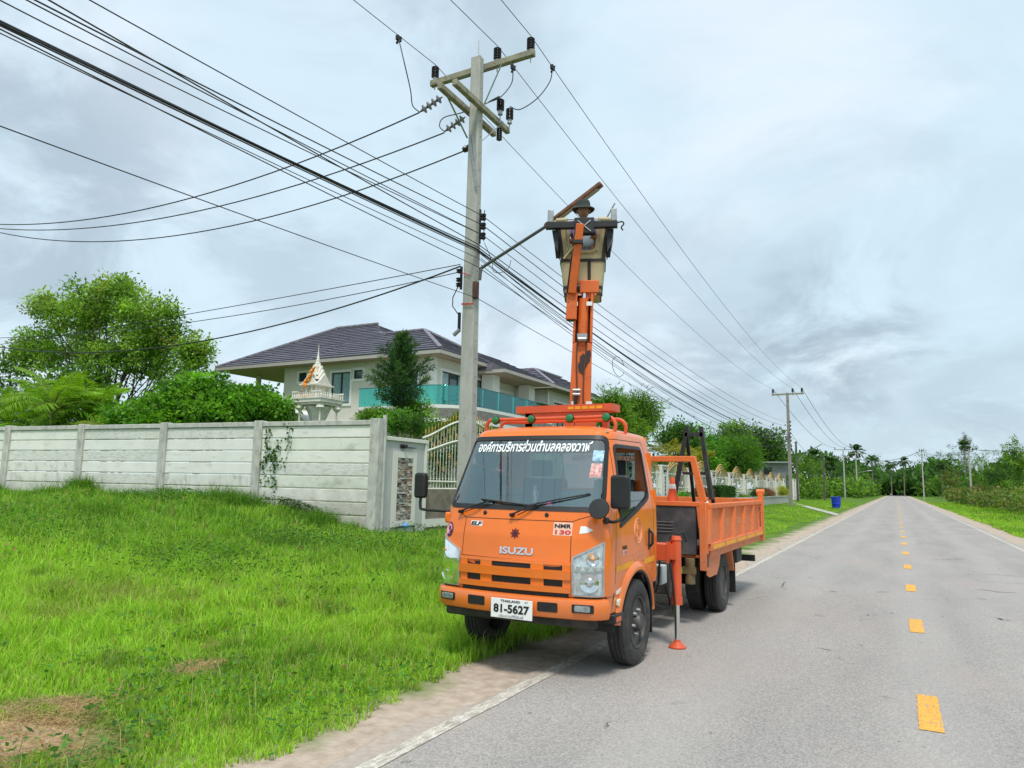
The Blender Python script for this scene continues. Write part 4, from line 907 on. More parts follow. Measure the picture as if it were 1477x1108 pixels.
# branch lines leaving to the left, and their strings
B1 = [onY(605, 162, PY-.85), onY(638, 140, PY-.85)]; strain(B1[1], B1[0])
B2 = [onY(641, 190, PY-.15), onY(671, 169, PY-.15)]; strain(B2[1], B2[0])
B3 = [onY(668, 217, PY+.0), onY(681, 210, PY-.0)]
mb = MB(); mb.lathe([(.012, 0), (.06, .03), (.05, .07), (.07, .10), (.055, .16), (.02, .18)], B3[0]-(B3[0]-B3[1]).normalized()*.17, (B3[0]-B3[1]), 12); mb.build('spool_insulator', CERAM, mp, smooth=30)
def fitwire(pts3, axis, ends, name, label, r, group=None, n=40, m=WIRE, exact=None):
    """plane curve through pts: axis 'x' fits z and y as quadratics of x (or x of y)"""
    a = 0 if axis == 'x' else 1; o_ = 1-a
    s = np.array([p[a] for p in pts3]); z = np.array([p[2] for p in pts3]); q = np.array([p[o_] for p in pts3])
    cz_ = np.polyfit(s, z, min(2, len(s)-1)); cq = np.polyfit(s, q, 1)
    P = []
    for t in np.linspace(0, 1, n+1):
        v = ends[0]+(ends[1]-ends[0])*t; zz_ = np.polyval(cz_, v); qq = np.polyval(cq, v)
        P.append((v, qq, zz_) if a == 0 else (qq, v, zz_))
    mb = MB(); mb.tube(P, r, 5); o = mb.build(name, m, smooth=80); tag(o, label, 'power line', group); return P
b1 = q3([(605, 162), (472, 220), (272, 287), (100, 319), (0, 324)], Y=PY-.85); b2 = q3([(641, 190), (460, 260), (250, 310), (100, 331), (0, 330)], Y=PY-.15); b3 = q3([(668, 217), (500, 283), (300, 332), (130, 348), (0, 336)], Y=PY)
fitwire(b1, 'x', (b1[0][0], -33), 'branch_line', 'uppermost of the three thick cables sagging left from the pole-top strain insulators', .014)
fitwire(b2, 'x', (b2[0][0], -33), 'branch_line', 'middle of the three thick cables sagging left from the pole top', .014)
fitwire(b3, 'x', (b3[0][0], -33), 'branch_line', 'lowest of the three thick cables sagging left, tied to the pole shaft', .014)
# far pole, then parallel lines
FP = Vector((-7.75, 64.2, 0)); far_top = 9.72
fp = pole(FP.x, FP.y, .42, far_top, .30, .20, 'utility_pole', 'slender concrete pole with one crossarm standing at the far end of the white fence', m=mat('brown_grey_far_pole', (.26, .235, .205), .9, var=.15))
mb = MB(); mb.beam((FP.x-1.25, FP.y, far_top-.12), (FP.x+1.3, FP.y, far_top-.1), .11, .13); mb.build('crossarm', XARM, fp)
FI = [(FP.x-1.15, FP.y, far_top-.05), (FP.x+.42, FP.y, far_top-.05), (FP.x+1.15, FP.y, far_top-.05)]
for p in FI: pinins(*p, fp, 1.3)
brace((FP.x-.5, FP.y-.1, far_top-.18), (FP.x, FP.y-.1, far_top-.7), fp); brace((FP.x+.5, FP.y-.1, far_top-.18), (FP.x, FP.y-.1, far_top-.7), fp)
LR = []
for k in range(6):
    mb = MB(); mb.cyl((FP.x+.17, FP.y-.1, 7.2-k*.32), (FP.x+.17, FP.y-.1, 7.32-k*.32), .06, n=8); LR.append(mb.build('spool_insulator', CERAM, fp))
def span_pts(p0, p1, sag, n=36):
    p0 = Vector(p0); p1 = Vector(p1); return [p0.lerp(p1, t)+Vector((0, 0, -4*sag*t*(1-t))) for t in np.linspace(0, 1, n+1)]
def line(name, pts, r, label, group=None, m=WIRE, cat='power line', n=5):
    mb = MB(); mb.tube(pts, r, n); return tag(mb.build(name, m, smooth=80), label, cat, group)
def through(P1, px, X):   # extend backwards from P1 (pole) through pixel px in plane X -> parabola to Y=-36
    Q = onX(*px, X); c = .0011; Y_ = Q.y-P1[1]; b = (Q.z-P1[2]-c*Y_*Y_)/Y_; x1 = P1[0]
    out_ = []
    for y in np.linspace(-36, P1[1], 50):
        d = y-P1[1]; t = d/Y_; out_.append((x1+(X-x1)*min(t, 1.), y, P1[2]+b*d+c*d*d))
    return out_
names = ['left', 'middle', 'right']
for i, (p, fpx, px) in enumerate(zip(INS, FI, ((510, 0), (650, 0), (723, 0)))):
    t = (p[0], p[1], p[2]+.36)
    a = through(t, px, p[0]); b = span_pts(t, (fpx[0], fpx[1], fpx[2]+.42), .9)
    line('conductor', a+b[1:], .0075, 'bare overhead conductor on the %s insulator of the top crossarm' % ['leftmost', 'middle', 'rightmost'][i], m=ALU)
# low voltage and telecom lines
SP = [onX(691, y, PX) for y in (322, 335, 349)]
for k, s in enumerate(SP):
    mb = MB()
    for dz in (-.05, .02): mb.lathe([(.03, 0), (.055, .01), (.055, .022), (.035, .03), (.055, .038), (.055, .05), (.03, .06)], (PX+.26, PY-.05, s.z+dz-.03), n=10)
    mb.build('spool_insulator', CERAM, mp, smooth=30)
mb = MB(); mb.beam((PX+.19, PY-.05, SP[0].z+.15), (PX+.19, PY-.05, SP[2].z-.15), .02, .05); mb.beam((PX+.28, PY-.05, SP[0].z+.12), (PX+.28, PY-.05, SP[2].z-.12), .012, .012); mb.build('spool_rack', BLACK, mp)
lv = [((129, 0), .0075, 7.15, .7, 'highest of the three low-voltage wires tied to the spool rack on the pole'), ((50, 0), .009, 6.85, .8, 'middle low-voltage wire tied to the spool rack on the pole'), ((38, 0), .0075, 6.55, .9, 'lowest low-voltage wire, twisted, tied to the spool rack on the pole')]
for (px, r_, zf, sg, lab), s in zip(lv, SP):
    P1 = (PX+.26, PY-.05, s.z); a = through(P1, px, PX+.26); b = span_pts(P1, (FP.x+.2, FP.y-.1, zf), sg); line('low_voltage_wire', a+b[1:], r_, lab)
# extra twist around the lowest
tz = through((PX+.26, PY-.05, SP[2].z), (0, 2), PX-.3); line('low_voltage_wire', tz, .0075, 'thin black wire joining the spool rack from the upper left corner of the sky')
ZB = onX(692, 370, PX).z
tele = [((0, 32), (.17, 0), .020, 6.2, 1.0, 'thickest black telecom bundle crossing the pole below the spool rack'),
        ((0, 37), (.19, -.05), .009, 6.0, 1.25, 'black telecom cable running just under the thick bundle'),
        ((0, 34), (.19, .04), .010, 6.1, 1.1, 'black telecom cable lashed along the thick bundle'),
        ((0, 42), (.20, -.35), .0075, 5.7, .95, 'thin telecom cable below the thick bundle, left of the pole'),
        ((70, 0), (.20, .09), .009, 6.35, .85, 'black cable that joins the thick bundle just before the pole'),
        ((0, 182), (.19, -.95), .0065, 5.2, .7, 'lowest single cable crossing the pole below the street lamp bracket'),
        ((0, 48), (.20, -.18), .006, 5.9, 1.15, 'thin stay wire under the telecom bundle')]
for px, (dx, dz), r_, zf, sg, lab in tele:
    P1 = (PX+dx, PY-.1, ZB+dz); a = through(P1, px, PX+dx); b = span_pts(P1, (FP.x+.1, FP.y-.1, zf), sg)
    line('telecom_cable', a+b[1:], r_, lab, cat='cable')
for k, (dz, zf, sg) in enumerate(((-.15, 5.55, 1.5), (-.28, 5.35, 1.35), (-.06, 6.45, 1.6))):
    line('telecom_cable', span_pts((PX+.2, PY, ZB+dz), (FP.x+.1, FP.y-.1, zf), sg), .0065, ['slack telecom cable between the two poles, upper of the sagging set', 'slack telecom cable between the two poles, lower of the sagging set', 'slack telecom cable between the two poles, hanging deepest over the truck boom'][k], cat='cable')
# cable loop and clamp hanging from the bundle
c_ = Vector((PX+.1, 19.5, ZB-.75))
line('cable_loop', [c_+Vector((0, .5*math.cos(t), .28*math.sin(t)-.25)) for t in np.linspace(R(20), R(340), 24)], .008, 'loose black cable loop hanging from the telecom bundle right of the pole', cat='cable')
line('cable_loop', [Vector((PX+.2, PY+.1, ZB+.2))+Vector((.25*t, .6*t+.1*math.sin(9*t), -.45*math.sin(math.pi*t)-.2*t)) for t in np.linspace(0, 1, 20)], .006, 'thin tangled jumper hanging right of the pole under the spool rack', cat='cable')
# service drops to the left
mb = MB()
for dz in (.0, -.17, -.27): mb.lathe([(.03, 0), (.06, .015), (.04, .04), (.06, .065), (.03, .08)], (PX-.19, PY-.15, 5.62+dz), n=10)
mb.beam((PX-.15, PY-.13, 5.75), (PX-.15, PY-.13, 5.3), .03, .05); mb.build('service_rack', CERAM, mp, smooth=30)
for pts, r_, lab in (([(664, 381), (560, 402), (400, 430), (250, 457)], .009, 'upper thin service wire from the pole toward the left tree'),
                     ([(664, 392), (560, 415), (400, 445), (250, 468)], .009, 'lower thin service wire from the pole toward the left tree'),
                     ([(664, 385), (560, 420), (420, 465), (290, 492)], .016, 'thick service cable drooping from the pole over the house roof')):
    w3 = q3(pts, Y=PY-.15); fitwire(w3, 'x', (w3[0][0], -24), 'service_wire', lab, r_, n=30)
mb = MB(); mb.tube([(PX-.19, PY-.17, 5.35), (PX-.30, PY-.17, 5.15), (PX-.30, PY-.17, 4.98), (PX-.18, PY-.16, 4.82)], .010, 6); mb.beam((PX-.165, PY-.13, 4.85), (PX-.165, PY-.13, 4.5), .04, .05); mb.build('cable_drop', BLACK, mp, smooth=50)
mb = MB(); mb.cyl((PX-.27, PY-.15, 4.42), (PX-.15, PY-.13, 4.52), .04, n=10); mb.build('cable_joint', GALV, mp)
mb = MB(); mb.beam((PX-.12, PY-.14, 5.01), (PX+.14, PY-.14, 4.99), .012, .03); mb.build('red_band', mat('red_tape', (.5, .05, .03), .5), mp)
mb = MB(); mb.beam((PX-.22, PY-.13, 5.66), (PX+.05, PY-.13, 5.55), .01, .015); mb.build('red_band', bpy.data.materials['red_tape'], mp)
# jumpers at pole top
def smoothpath(P, n=8):
    P = [Vector(p) for p in P]; P = [P[0]*2-P[1]]+P+[P[-1]*2-P[-2]]; o_ = []
    for i in range(1, len(P)-2):
        for k in range(n):
            t = k/n; a, b, c, d = P[i-1:i+3]; o_.append(.5*((2*b)+(-a+c)*t+(2*a-5*b+4*c-d)*t*t+(-a+3*b-3*c+d)*t**3))
    return o_+[P[-2]]
def jumper(P, lab, r=.011): line('jumper_cable', smoothpath(P), r, lab, cat='cable')
jl = onX(575, 56, INS[0][0])
jumper([jl, onY(583, 90, PY-1.6), onY(592, 130, PY-1.1), onY(595, 152, PY-.9), B1[0]], 'black jumper hanging from the left conductor down to the upper strain insulator')
jumper([B2[0], onY(634, 182, PY-.15), onY(640, 170, PY-.1), onY(665, 163, PY), (PX-.05, PY+.15, 9.12), (PX+.26, PY+.55, 9.47)], 'black jumper looping from the lower strain insulator to the pole')
j2 = onX(740, 98, INS[1][0]); jumper([(PX+.24, PY+.5, 9.46), onY(705, 147, PY+.6), onY(722, 140, PY+.9), onY(738, 120, PY+1.1), j2], 'black jumper curving up to the middle conductor')
j3 = onX(797, 98, INS[2][0]); jumper([(PX+.24, PY+.95, 9.46), onY(750, 158, PY+1.1), onY(775, 142, PY+1.2), onY(793, 118, PY+1.3), j3], 'black jumper curving up to the right conductor')
for q, lb in ((jl, 'left'), (j2, 'middle'), (j3, 'right')):
    mb = MB(); mb.box(q.x-.03, q.x+.03, q.y-.06, q.y+.06, q.z-.04, q.z+.05); mb.cyl((q.x, q.y-.05, q.z-.12), (q.x, q.y+.02, q.z), .025, n=6); mb.cyl((q.x-.05, q.y, q.z), (q.x+.05, q.y+.03, q.z+.04), .014, n=6)
    tag(mb.build('line_clamp', BLACK), 'small dark hot-line clamp on the %s overhead conductor' % lb, 'clamp')
# ------------------------------------------------------------------ street lamp
sl = root('street_lamp', (PX+.18, PY-.1, 5.4), 'street lamp on a curved grey arm with a long rust-brown housing, bracketed to the pole', 'street lamp')
a0 = onY(692, 404, PY-.1); a1 = onY(694, 389, PY-.1); a2 = onY(700, 383, PY-.1); a3 = onY(790, 325, PY-.1); a4 = onY(868, 265, PY-.1)
mb = MB(); mb.tube(smoothpath([a0, a1, a2, a3]), .03, 10); mb.build('arm', mat('dark_grey_lamp_arm', (.11, .11, .115), .5, metal=.3), sl, smooth=60)
d = (a4-a3).normalized(); mb = MB(); mb.beam(a3-d*.05, a4, .14, .075, .13, .08); mb.build('lamp_housing', RUST, sl, bevel=.02)
mb = MB(); nrm = Vector((0, 1, 0)).cross(d).normalized(); nrm = -nrm if nrm.z > 0 else nrm
mb.beam(a3+nrm*.045+d*.12, a4+nrm*.045-d*.1, .09, .02); mb.build('diffuser', mat('dim_lamp_cover', (.30, .22, .17), .3), sl)
mb = MB(); mb.box(PX+.12, PX+.20, PY-.16, PY-.04, 5.10, 5.42); mb.build('bracket', mat('rusty_bracket', (.09, .035, .02), .8, var=.4), sl, bevel=.01)
# ------------------------------------------------------------------ far poles
def simplepole(px, ytop, ybase, X, label, arms=((0, 1.2),), lean=0, m=CONC, lamp=0):
    z0 = .3; t = onX(px, ytop, X); r = pole(X, t.y, z0, t.z, .26, .18, 'utility_pole', label, m=m)
    for dz, hw in arms:
        mb = MB(); mb.beam((X-hw, t.y, t.z-.1-dz), (X+hw, t.y, t.z-.1-dz), .1, .12); mb.build('crossarm', XARM, r)
        for s in (-.9, .2, .9): mb = MB(); ribbed(mb, X+s*hw, t.y, t.z-.02-dz, .35, .1, 4); mb.build('pin_insulator', CERAM, r)
    if lamp:
        L = root('street_lamp', (X, t.y, t.z*.55), 'small far street lamp reaching over the road from pole number %s' % lamp if False else lamp, 'street lamp')
        mb = MB(); z = t.z*.56; mb.tube([(X, t.y, z-.5), (X+.6, t.y, z), (X+2.2, t.y, z+.35)], .05, 6); o = mb.build('arm', GALV, L)
        mb = MB(); mb.beam((X+2.1, t.y, z+.33), (X+3.0, t.y, z+.45), .3, .1); mb.build('lamp_head', WHITE, L)
    return Vector((X, t.y, t.z))
WOODM = mat('dark_old_pole', (.10, .085, .075), .9, var=.3)
fa = simplepole(1148, 637, 705, -9.3, 'short dark bare pole just right of the crossarm pole at the fence end', arms=(), m=WOODM)
fb = simplepole(1187, 656, 718, -8.2, 'thin dark leaning pole beyond the blue bin', arms=(), m=WOODM)
fc = simplepole(1216, 648, 713, -8.2, 'distant left-side pole carrying two wide crossarms', arms=((0, 1.5), (1.4, 1.6)))
fd = simplepole(1234, 652, 700, -7.3, 'distant left-side pole with single crossarm beside the coconut palm', arms=((.2, 1.5),), lamp='small pale street lamp on the distant pole beside the coconut palm')
ra = simplepole(1329, 650, 712, 4.9, 'pale square pole at the road end on the right side', arms=((0, .4),))
rb = simplepole(1397, 648, 712, 8.6, 'pale pole rising from the shrubs on the right side of the road', arms=((.2, .5),))
HVm = ALU
for i, f_ in enumerate(FI):
    line('distant_line', span_pts((f_[0], f_[1], f_[2]+.42), (fc.x+(-1.4, .3, 1.4)[i], fc.y, fc.z+.3), 1.2), .02, 'overhead line from the fence-end pole to the distant twin-crossarm pole, %s strand' % ('left', 'middle', 'right')[i], m=ALU)
line('distant_line', span_pts(fc+Vector((0, 0, -1.2)), ra, 1.5), .045, 'thin line crossing above the far road between distant poles')
line('distant_line', span_pts(ra, rb, 1.0), .03, 'thin line between the two poles on the right roadside')
line('distant_line', span_pts(rb, (22, 60, rb.z-.6), 1.0), .03, 'thin line leaving the right-hand pole toward the frame edge')
line('distant_line', span_pts((FP.x+.2, FP.y, 6.3), fb+Vector((0, 0, -.4)), .8), .015, 'low cable from the fence-end pole to the thin dark pole', cat='cable')
ls = root('street_lamp', (FP.x, FP.y+8, 6), 'thin angled lamp arm reaching right from the short dark pole', 'street lamp')
mb = MB(); mb.tube([fa+Vector((0, 0, -2.2)), fa+Vector((.8, 0, -1.3)), onX(1185, 641, -5.6)], .035, 6); mb.build('arm', GALV, ls)
# ------------------------------------------------------------------ bin
bx = -4.75; bn = root('bin', (bx, 70.3, .15), 'bright blue plastic drum bin on the grass verge far down the road', 'bin')
mb = MB(); mb.lathe([(.30, 0), (.33, .02), (.36, .3), (.355, .34), (.39, .36), (.39, .40), (.37, .42), (.39, .8), (.43, .86), (.43, .96), (.40, .97), (.36, .2), (.3, .1)], (bx, 70.3, .12), n=20); mb.build('bin_body', BLUEP, bn, smooth=40)
# ------------------------------------------------------------------ vegetation
def ellpts(n, c, r, shell=.55):
    d = rng.normal(size=(n, 3)); d /= np.linalg.norm(d, axis=1, keepdims=True); s = (shell+(1-shell)*rng.random((n, 1)))
    return np.array(c)+d*s*np.array(r)
def crownmesh(blobs, ncl, per, cr, leaf, col, flat=.7, droop=0., varc=.25, wid=.55, shell=.45, upn=True):
    """blobs: [(cx,cy,cz,rx,ry,rz,weight)]; clumps of leaves"""
    W_ = np.array([b[6] for b in blobs]); W_ = W_/W_.sum(); Ps = []; Cs = []; cents = []
    for b, wgt in zip(blobs, W_):
        k = max(1, int(ncl*wgt)); c = ellpts(k, b[:3], b[3:6], shell); cents.append(c)
    cents = np.concatenate(cents); k = len(cents)
    rr = cr*rng.uniform(.55, 1.3, (k, 1)); n = (per*rng.uniform(.5, 1.4, k)).astype(int); idx = np.repeat(np.arange(k), n)
    off = rng.normal(size=(len(idx), 3))*.5; P = cents[idx]+off*rr[idx]*np.array([1, 1, flat])
    D = off/np.linalg.norm(off, axis=1, keepdims=True)+rng.normal(size=off.shape)*.6; D[:, 2] -= droop; D /= np.linalg.norm(D, axis=1, keepdims=True)
    Nn = rng.normal(size=off.shape)*.7
    # blades lie roughly face-up: side vector horizontal
    hor = np.cross(D, np.array([0, 0, 1.]))+rng.normal(size=off.shape)*.45
    nn = np.cross(hor, D)
    cc = np.array(col); base = cc[rng.integers(0, len(cc), k)]*rng.uniform(1-varc, 1+varc, (k, 1))
    C = base[idx]*rng.uniform(.72, 1.32, (len(idx), 1))
    L = leaf*rng.uniform(.6, 1.3, len(idx)); V, F = leafquads(P, D, L, L*wid, nn)
    return V, F, np.repeat(C, 4, 0), cents
def limbs(base, cents, nl, r0, name='trunk', par=None, m=BARK, h=None, minz=None):
    base = Vector(base); mb = MB(); h = h or (cents[:, 2].mean()-base.z)*.45; cx = Vector((cents[:, 0].mean(), cents[:, 1].mean(), 0))
    top = Vector((base.x+(cx.x-base.x)*.4, base.y+(cx.y-base.y)*.4, base.z+h)); mid = base.lerp(top, .5)+Vector((random.uniform(-.08, .08), random.uniform(-.08, .08), 0))
    mb.tube([base-Vector((0, 0, .2)), base.lerp(mid, .3), mid, top], r0, 10, r0*.65)
    sel = cents[rng.choice(len(cents), min(nl, len(cents)), replace=False)]
    for c in sel:
        c = Vector(c); s = base.lerp(top, random.uniform(.55, 1)); m1 = s.lerp(c, .45)+Vector((0, 0, (c-s).length*.10))+Vector((random.uniform(-.1, .1),)*3)
        rr = r0*random.uniform(.22, .42); mb.tube([s, m1, c], rr, 6, rr*.2)
        for _ in range(2):
            c2 = Vector(cents[rng.integers(len(cents))]); 
            if (c2-c).length < (c-s).length*.8: mb.tube([m1, m1.lerp(c2, .55)+Vector((0, 0, .1)), c2], rr*.5, 5, rr*.12)
    return mb.build(name, m, par, smooth=60)
def tree(name, loc, label, cat, blobs, ncl, per, cr, leaf, col, group=None, nl=14, r0=.14, trunk=True, h=None, **k):
    t = root(name, loc, label, cat, group); V, F, C, ce = crownmesh(blobs, ncl, per, cr, leaf, col, **k)
    if trunk: limbs(loc, ce, nl, r0, par=t, h=h)
    o = fastmesh('crown' if trunk else 'foliage', V, F, LEAF, C, parent=t); return t
G1 = [(.10, .215, .028), (.145, .28, .034), (.20, .35, .045), (.07, .16, .028)]
G2 = [(.06, .18, .018), (.105, .28, .022), (.17, .39, .03)]
GD = [(.033, .085, .02), (.052, .13, .026), (.078, .17, .032)]
GY = [(.13, .24, .02), (.18, .30, .03), (.09, .19, .02)]
def B(px, py, rx, ry, Y, w=1., plane='Y', d=None):
    """ellipsoid blob placed where the pixel's ray meets plane Y (or X)"""
    p = onY(px, py, Y) if plane == 'Y' else onX(px, py, Y); z = (p-CAM).dot(fw); s = z/FPX
    return (p.x, p.y, p.z, rx*s, (d if d is not None else rx*s*.8), ry*s, w)
# big tree behind the wall (left)
Yt = 21.
bl = [B(125, 455, 72, 50, Yt, 3), B(215, 470, 55, 50, Yt, 2.4), B(175, 425, 45, 28, Yt, 1.2), B(95, 500, 75, 35, Yt+1, 2), B(200, 520, 90, 40, Yt+1, 3), B(275, 510, 30, 36, Yt, 1), B(70, 440, 32, 18, Yt, .5), B(40, 510, 40, 30, Yt+1, 1)]
t0 = onY(160, 600, Yt); tree('broadleaf_tree', (t0.x, Yt, .8), 'large loose green tree with reddish new leaves rising behind the left of the wall', 'tree', bl, 620, 62, .46, .19, [(.16, .30, .04), (.22, .38, .055), (.28, .44, .075), (.10, .21, .035)]*3+[(.20, .24, .05)], nl=26, r0=.2, shell=.3, wid=.5, flat=.8, h=3.2)
tree('dark_shrub_tree', (onY(10, 600, 22).x, 22, .8), 'darker bushy tree at the left frame edge behind the palm', 'tree', [B(0, 545, 60, 45, 22, 1), B(110, 560, 60, 30, 19, 1)], 130, 34, .6, .25, GD+G1[:2], nl=12)
# flat-topped tree overhanging the wall
Yf = 15.
bl = [B(290, 575, 62, 36, Yf, 3), B(355, 585, 55, 28, Yf+.3, 2.4), B(230, 590, 58, 26, Yf-.4, 2), B(398, 592, 22, 18, Yf+.4, .7), B(185, 603, 38, 16, Yf-.8, 1), B(300, 600, 110, 22, Yf, 2.6), B(215, 613, 22, 10, Yf-1.5, .4)]
tree('umbrella_tree', (onY(290, 620, Yf).x, Yf, .9), 'dense flat-topped tropical almond tree spilling over the middle of the panel wall', 'tree', bl, 430, 60, .38, .135, G2+[(.13, .30, .02)], nl=30, r0=.14, flat=.38, wid=.6, shell=.5, h=1.6)
# areca palm: fronds as parts
def frond(L, drop, nleaf, leaflen, w_, colr, name='frond'):
    V = []; F = []; C = []; P = []
    for i in range(13):
        t = i/12; P.append(np.array([L*t*(1-.15*t), 0, L*.55*t-drop*L*t*t*1.0]))
    P = np.array(P)
    def at(t): f = t*12; i = min(int(f), 11); return P[i]+(P[i+1]-P[i])*(f-i), (P[min(i+1, 12)]-P[i])/np.linalg.norm(P[min(i+1, 12)]-P[i])
    for k in range(nleaf):
        t = .16+.84*(k+.5)/nleaf; p, d = at(t)
        for s in (-1, 1):
            l = leaflen*math.sin(math.pi*(.12+.86*t))*random.uniform(.85, 1.1)
            dr = d*.65+np.array([0, s*1., .22-.75*t*random.uniform(.4, 1.2)]); dr /= np.linalg.norm(dr); b = len(V)
            sd_ = np.cross(dr, [0, 0, 1]); sd_ /= np.linalg.norm(sd_)+1e-6; ww = w_*.5
            m1 = p+dr*l*.5; e = p+dr*l+np.array([0, 0, -.22*l])
            V += [p, m1+sd_*ww, m1-sd_*ww, e]; F += [(b, b+1, b+2), (b+1, b+3, b+2)]
            cc = np.array(colr)*random.uniform(.75, 1.25); C += [cc]*4
    b = len(V)
    for i in range(13):
        for q in range(3): a = q*2.094; V.append(P[i]+np.array([0, math.cos(a), math.sin(a)])*(.022*(1-i/14))*max(1, L/2)); C.append(np.array((.22, .25, .05)))
    for i in range(12):
        for q in range(3): x0, x1, x2, x3 = b+i*3+q, b+i*3+(q+1) % 3, b+(i+1)*3+(q+1) % 3, b+(i+1)*3+q; F += [(x0, x1, x2), (x0, x2, x3)]
    me = fastmesh(name, V, F, LEAF, np.array(C)); return me
def palm(name, base, label, h, nfr, L, drop, col, group=None, stems=1, spread=.0, tr=.1, el=(-.5, .6), nleaf=30, lw=.045, ll=None, clump=False, proto=None):
    r = root(name, base, label, 'palm tree', group); base = Vector(base); protos = []
    for v in range(3):
        f_ = frond(L*random.uniform(.85, 1.1), drop*random.uniform(.7, 1.25), nleaf, ll or L*.3, lw, np.array(col)*random.uniform(.8, 1.2)); protos.append(f_)
    used = [False]*3
    for s in range(stems):
        a = random.uniform(0, 6.28); sx, sy = spread*random.random()*math.cos(a), spread*random.random()*math.sin(a); hh = h*random.uniform(.6, 1.) if stems > 1 else h
        tx, ty = sx*1.8, sy*1.8
        mb = MB(); n = 8; b0_ = base+Vector((sx, sy, -.1)); tp = base+Vector((tx, ty, hh))
        mb.tube([b0_.lerp(tp, i/n)+Vector((.12*h*.1*math.sin(i/n*2), 0, 0)) for i in range(n+1)], tr*1.25, 8, tr*.8); mb.build('trunk', BARKP, r, smooth=60)
        for k in range(nfr):
            i = random.randrange(3); f_ = protos[i]
            if used[i]: f_ = f_.copy(); COL.objects.link(f_)
            used[i] = True; f_.parent = r; WL[f_.name] = base
            az = k*2.4+random.uniform(-.3, .3); e_ = random.uniform(*el)+(.3 if k > nfr*.7 else 0)
            f_.rotation_euler = (random.uniform(-.2, .2), -e_, az); f_.location = (tx+.12*h*.1*math.sin(2), ty, hh)
    for i in range(3):
        if not used[i]: bpy.data.objects.remove(protos[i])
    return r
LIME = (.15, .30, .02); YG = (.28, .27, .035)
c = onY(92, 625, 15.6); palm('areca_palm', (c.x, 15.6, 1.0), 'arching yellow-green clump of areca palm behind the left end of the wall', 2.95, 14, 2.5, .62, (.20, .37, .03), stems=6, spread=.75, tr=.06, el=(-.5, .8), nleaf=34, lw=.05, ll=.62)
c = onY(20, 625, 15.8); palm('areca_palm', (c.x, 15.8, 1.0), 'areca palm clump cut by the left frame edge above the wall', 2.75, 12, 2.4, .62, (.17, .33, .03), stems=4, spread=.6, tr=.06, el=(-.3, .9), nleaf=38, lw=.05, ll=.6)
c = onY(163, 620, 15.0); palm('areca_palm', (c.x, 15.0, .9), 'small areca palm with orange-tipped fronds left of the flat-topped tree', 2.2, 9, 1.8, .55, (.24, .32, .04), stems=2, spread=.3, tr=.05, el=(-.2, .8), nleaf=34, lw=.045, ll=.5)
# conical conifer before the balcony
Yc = 18.2
def conifer():
    c = onY(573, 615, Yc); t = root('conifer_tree', (c.x, Yc, .8), 'dark conical pine with bottle-brush branches in front of the glass balcony', 'tree')
    Vs = []; Fs = []; Cs = []; nb = 0; mb = MB(); zb, zt = c.z+.35, onY(580, 479, Yc).z; n = 112
    mb.tube([(c.x, Yc, .8), (c.x+.02, Yc, zb), (c.x+.1, Yc, zt-.1)], .07, 8, .015)
    for i in range(n):
        f_ = i/n; z = zb+.25+(zt-zb-.3)*f_; az = i*2.4; prof = .98*float(np.interp(f_, [0, .12, .28, .5, .75, 1.], [.45, .92, .95, .60, .36, .08]))*(1+.35*math.sin(i*1.9)); L = max(.12, prof*random.uniform(.7, 1.1)); 
        rise = .35+.5*f_; d = np.array([math.cos(az), math.sin(az), rise]); s = np.array([c.x+.1*f_, Yc, z-.1]); pts = [s+d*L*q+np.array([0, 0, .12*L*q*q]) for q in (0, .5, 1)]
        mb.tube([tuple(p) for p in pts], .012, 4, .004)
        m = int(95*L+30); q = rng.random(m)**.6; P = s+d*L*q[:, None]+np.stack([0*q, 0*q, .12*L*q*q], 1)+rng.normal(size=(m, 3))*.035
        D = d/np.linalg.norm(d)*.5+rng.normal(size=(m, 3))*.6; D[:, 2] += .3; D /= np.linalg.norm(D, axis=1, keepdims=True)
        V, F = leafquads(P, D, .16*rng.uniform(.7, 1.2, m), .022); Vs.append(V); Fs.append(F+nb); nb += len(V)
        Cs.append(np.repeat(jit((.04, .11, .035) if random.random() < .55 else (.085, .18, .05), m, .35), 4, 0))
    mb.build('trunk', BARK, t, smooth=60); fastmesh('foliage', np.concatenate(Vs), np.concatenate(Fs), LEAF, np.concatenate(Cs), parent=t)
conifer()
# clipped cloud shrubs and hedge behind the gate
for (px, py, rx, ry, Y, lab, col) in ((540, 603, 26, 13, 16.6, 'pale green flat bonsai-like shrub left of the pine trunk, over the wall end', G1+GY[:1]), (600, 593, 24, 18, 18.8, 'light green loose shrub right of the pine trunk under the balcony', G1+GY[:1]),
                                      (590, 612, 55, 18, 15.9, 'dense round bush directly behind the grey gate pillar', G2+GD), (640, 655, 30, 50, 18.6, 'dark bush seen through the gold-tipped fence panel', GD+G1[:1]), (700, 690, 45, 60, 21, 'dark shrub behind the fence, seen through the truck windshield', GD+G1[:1]), (665, 612, 16, 14, 19.5, 'small yellow-green shrub beside the pole base', GY)):
    b = B(px, py, rx, ry, Y); tree('garden_shrub', (b[0], b[1], .4), lab, 'shrub', [b], 60, 60, .22, .09, col, nl=8, r0=.03, shell=.35, wid=.45)
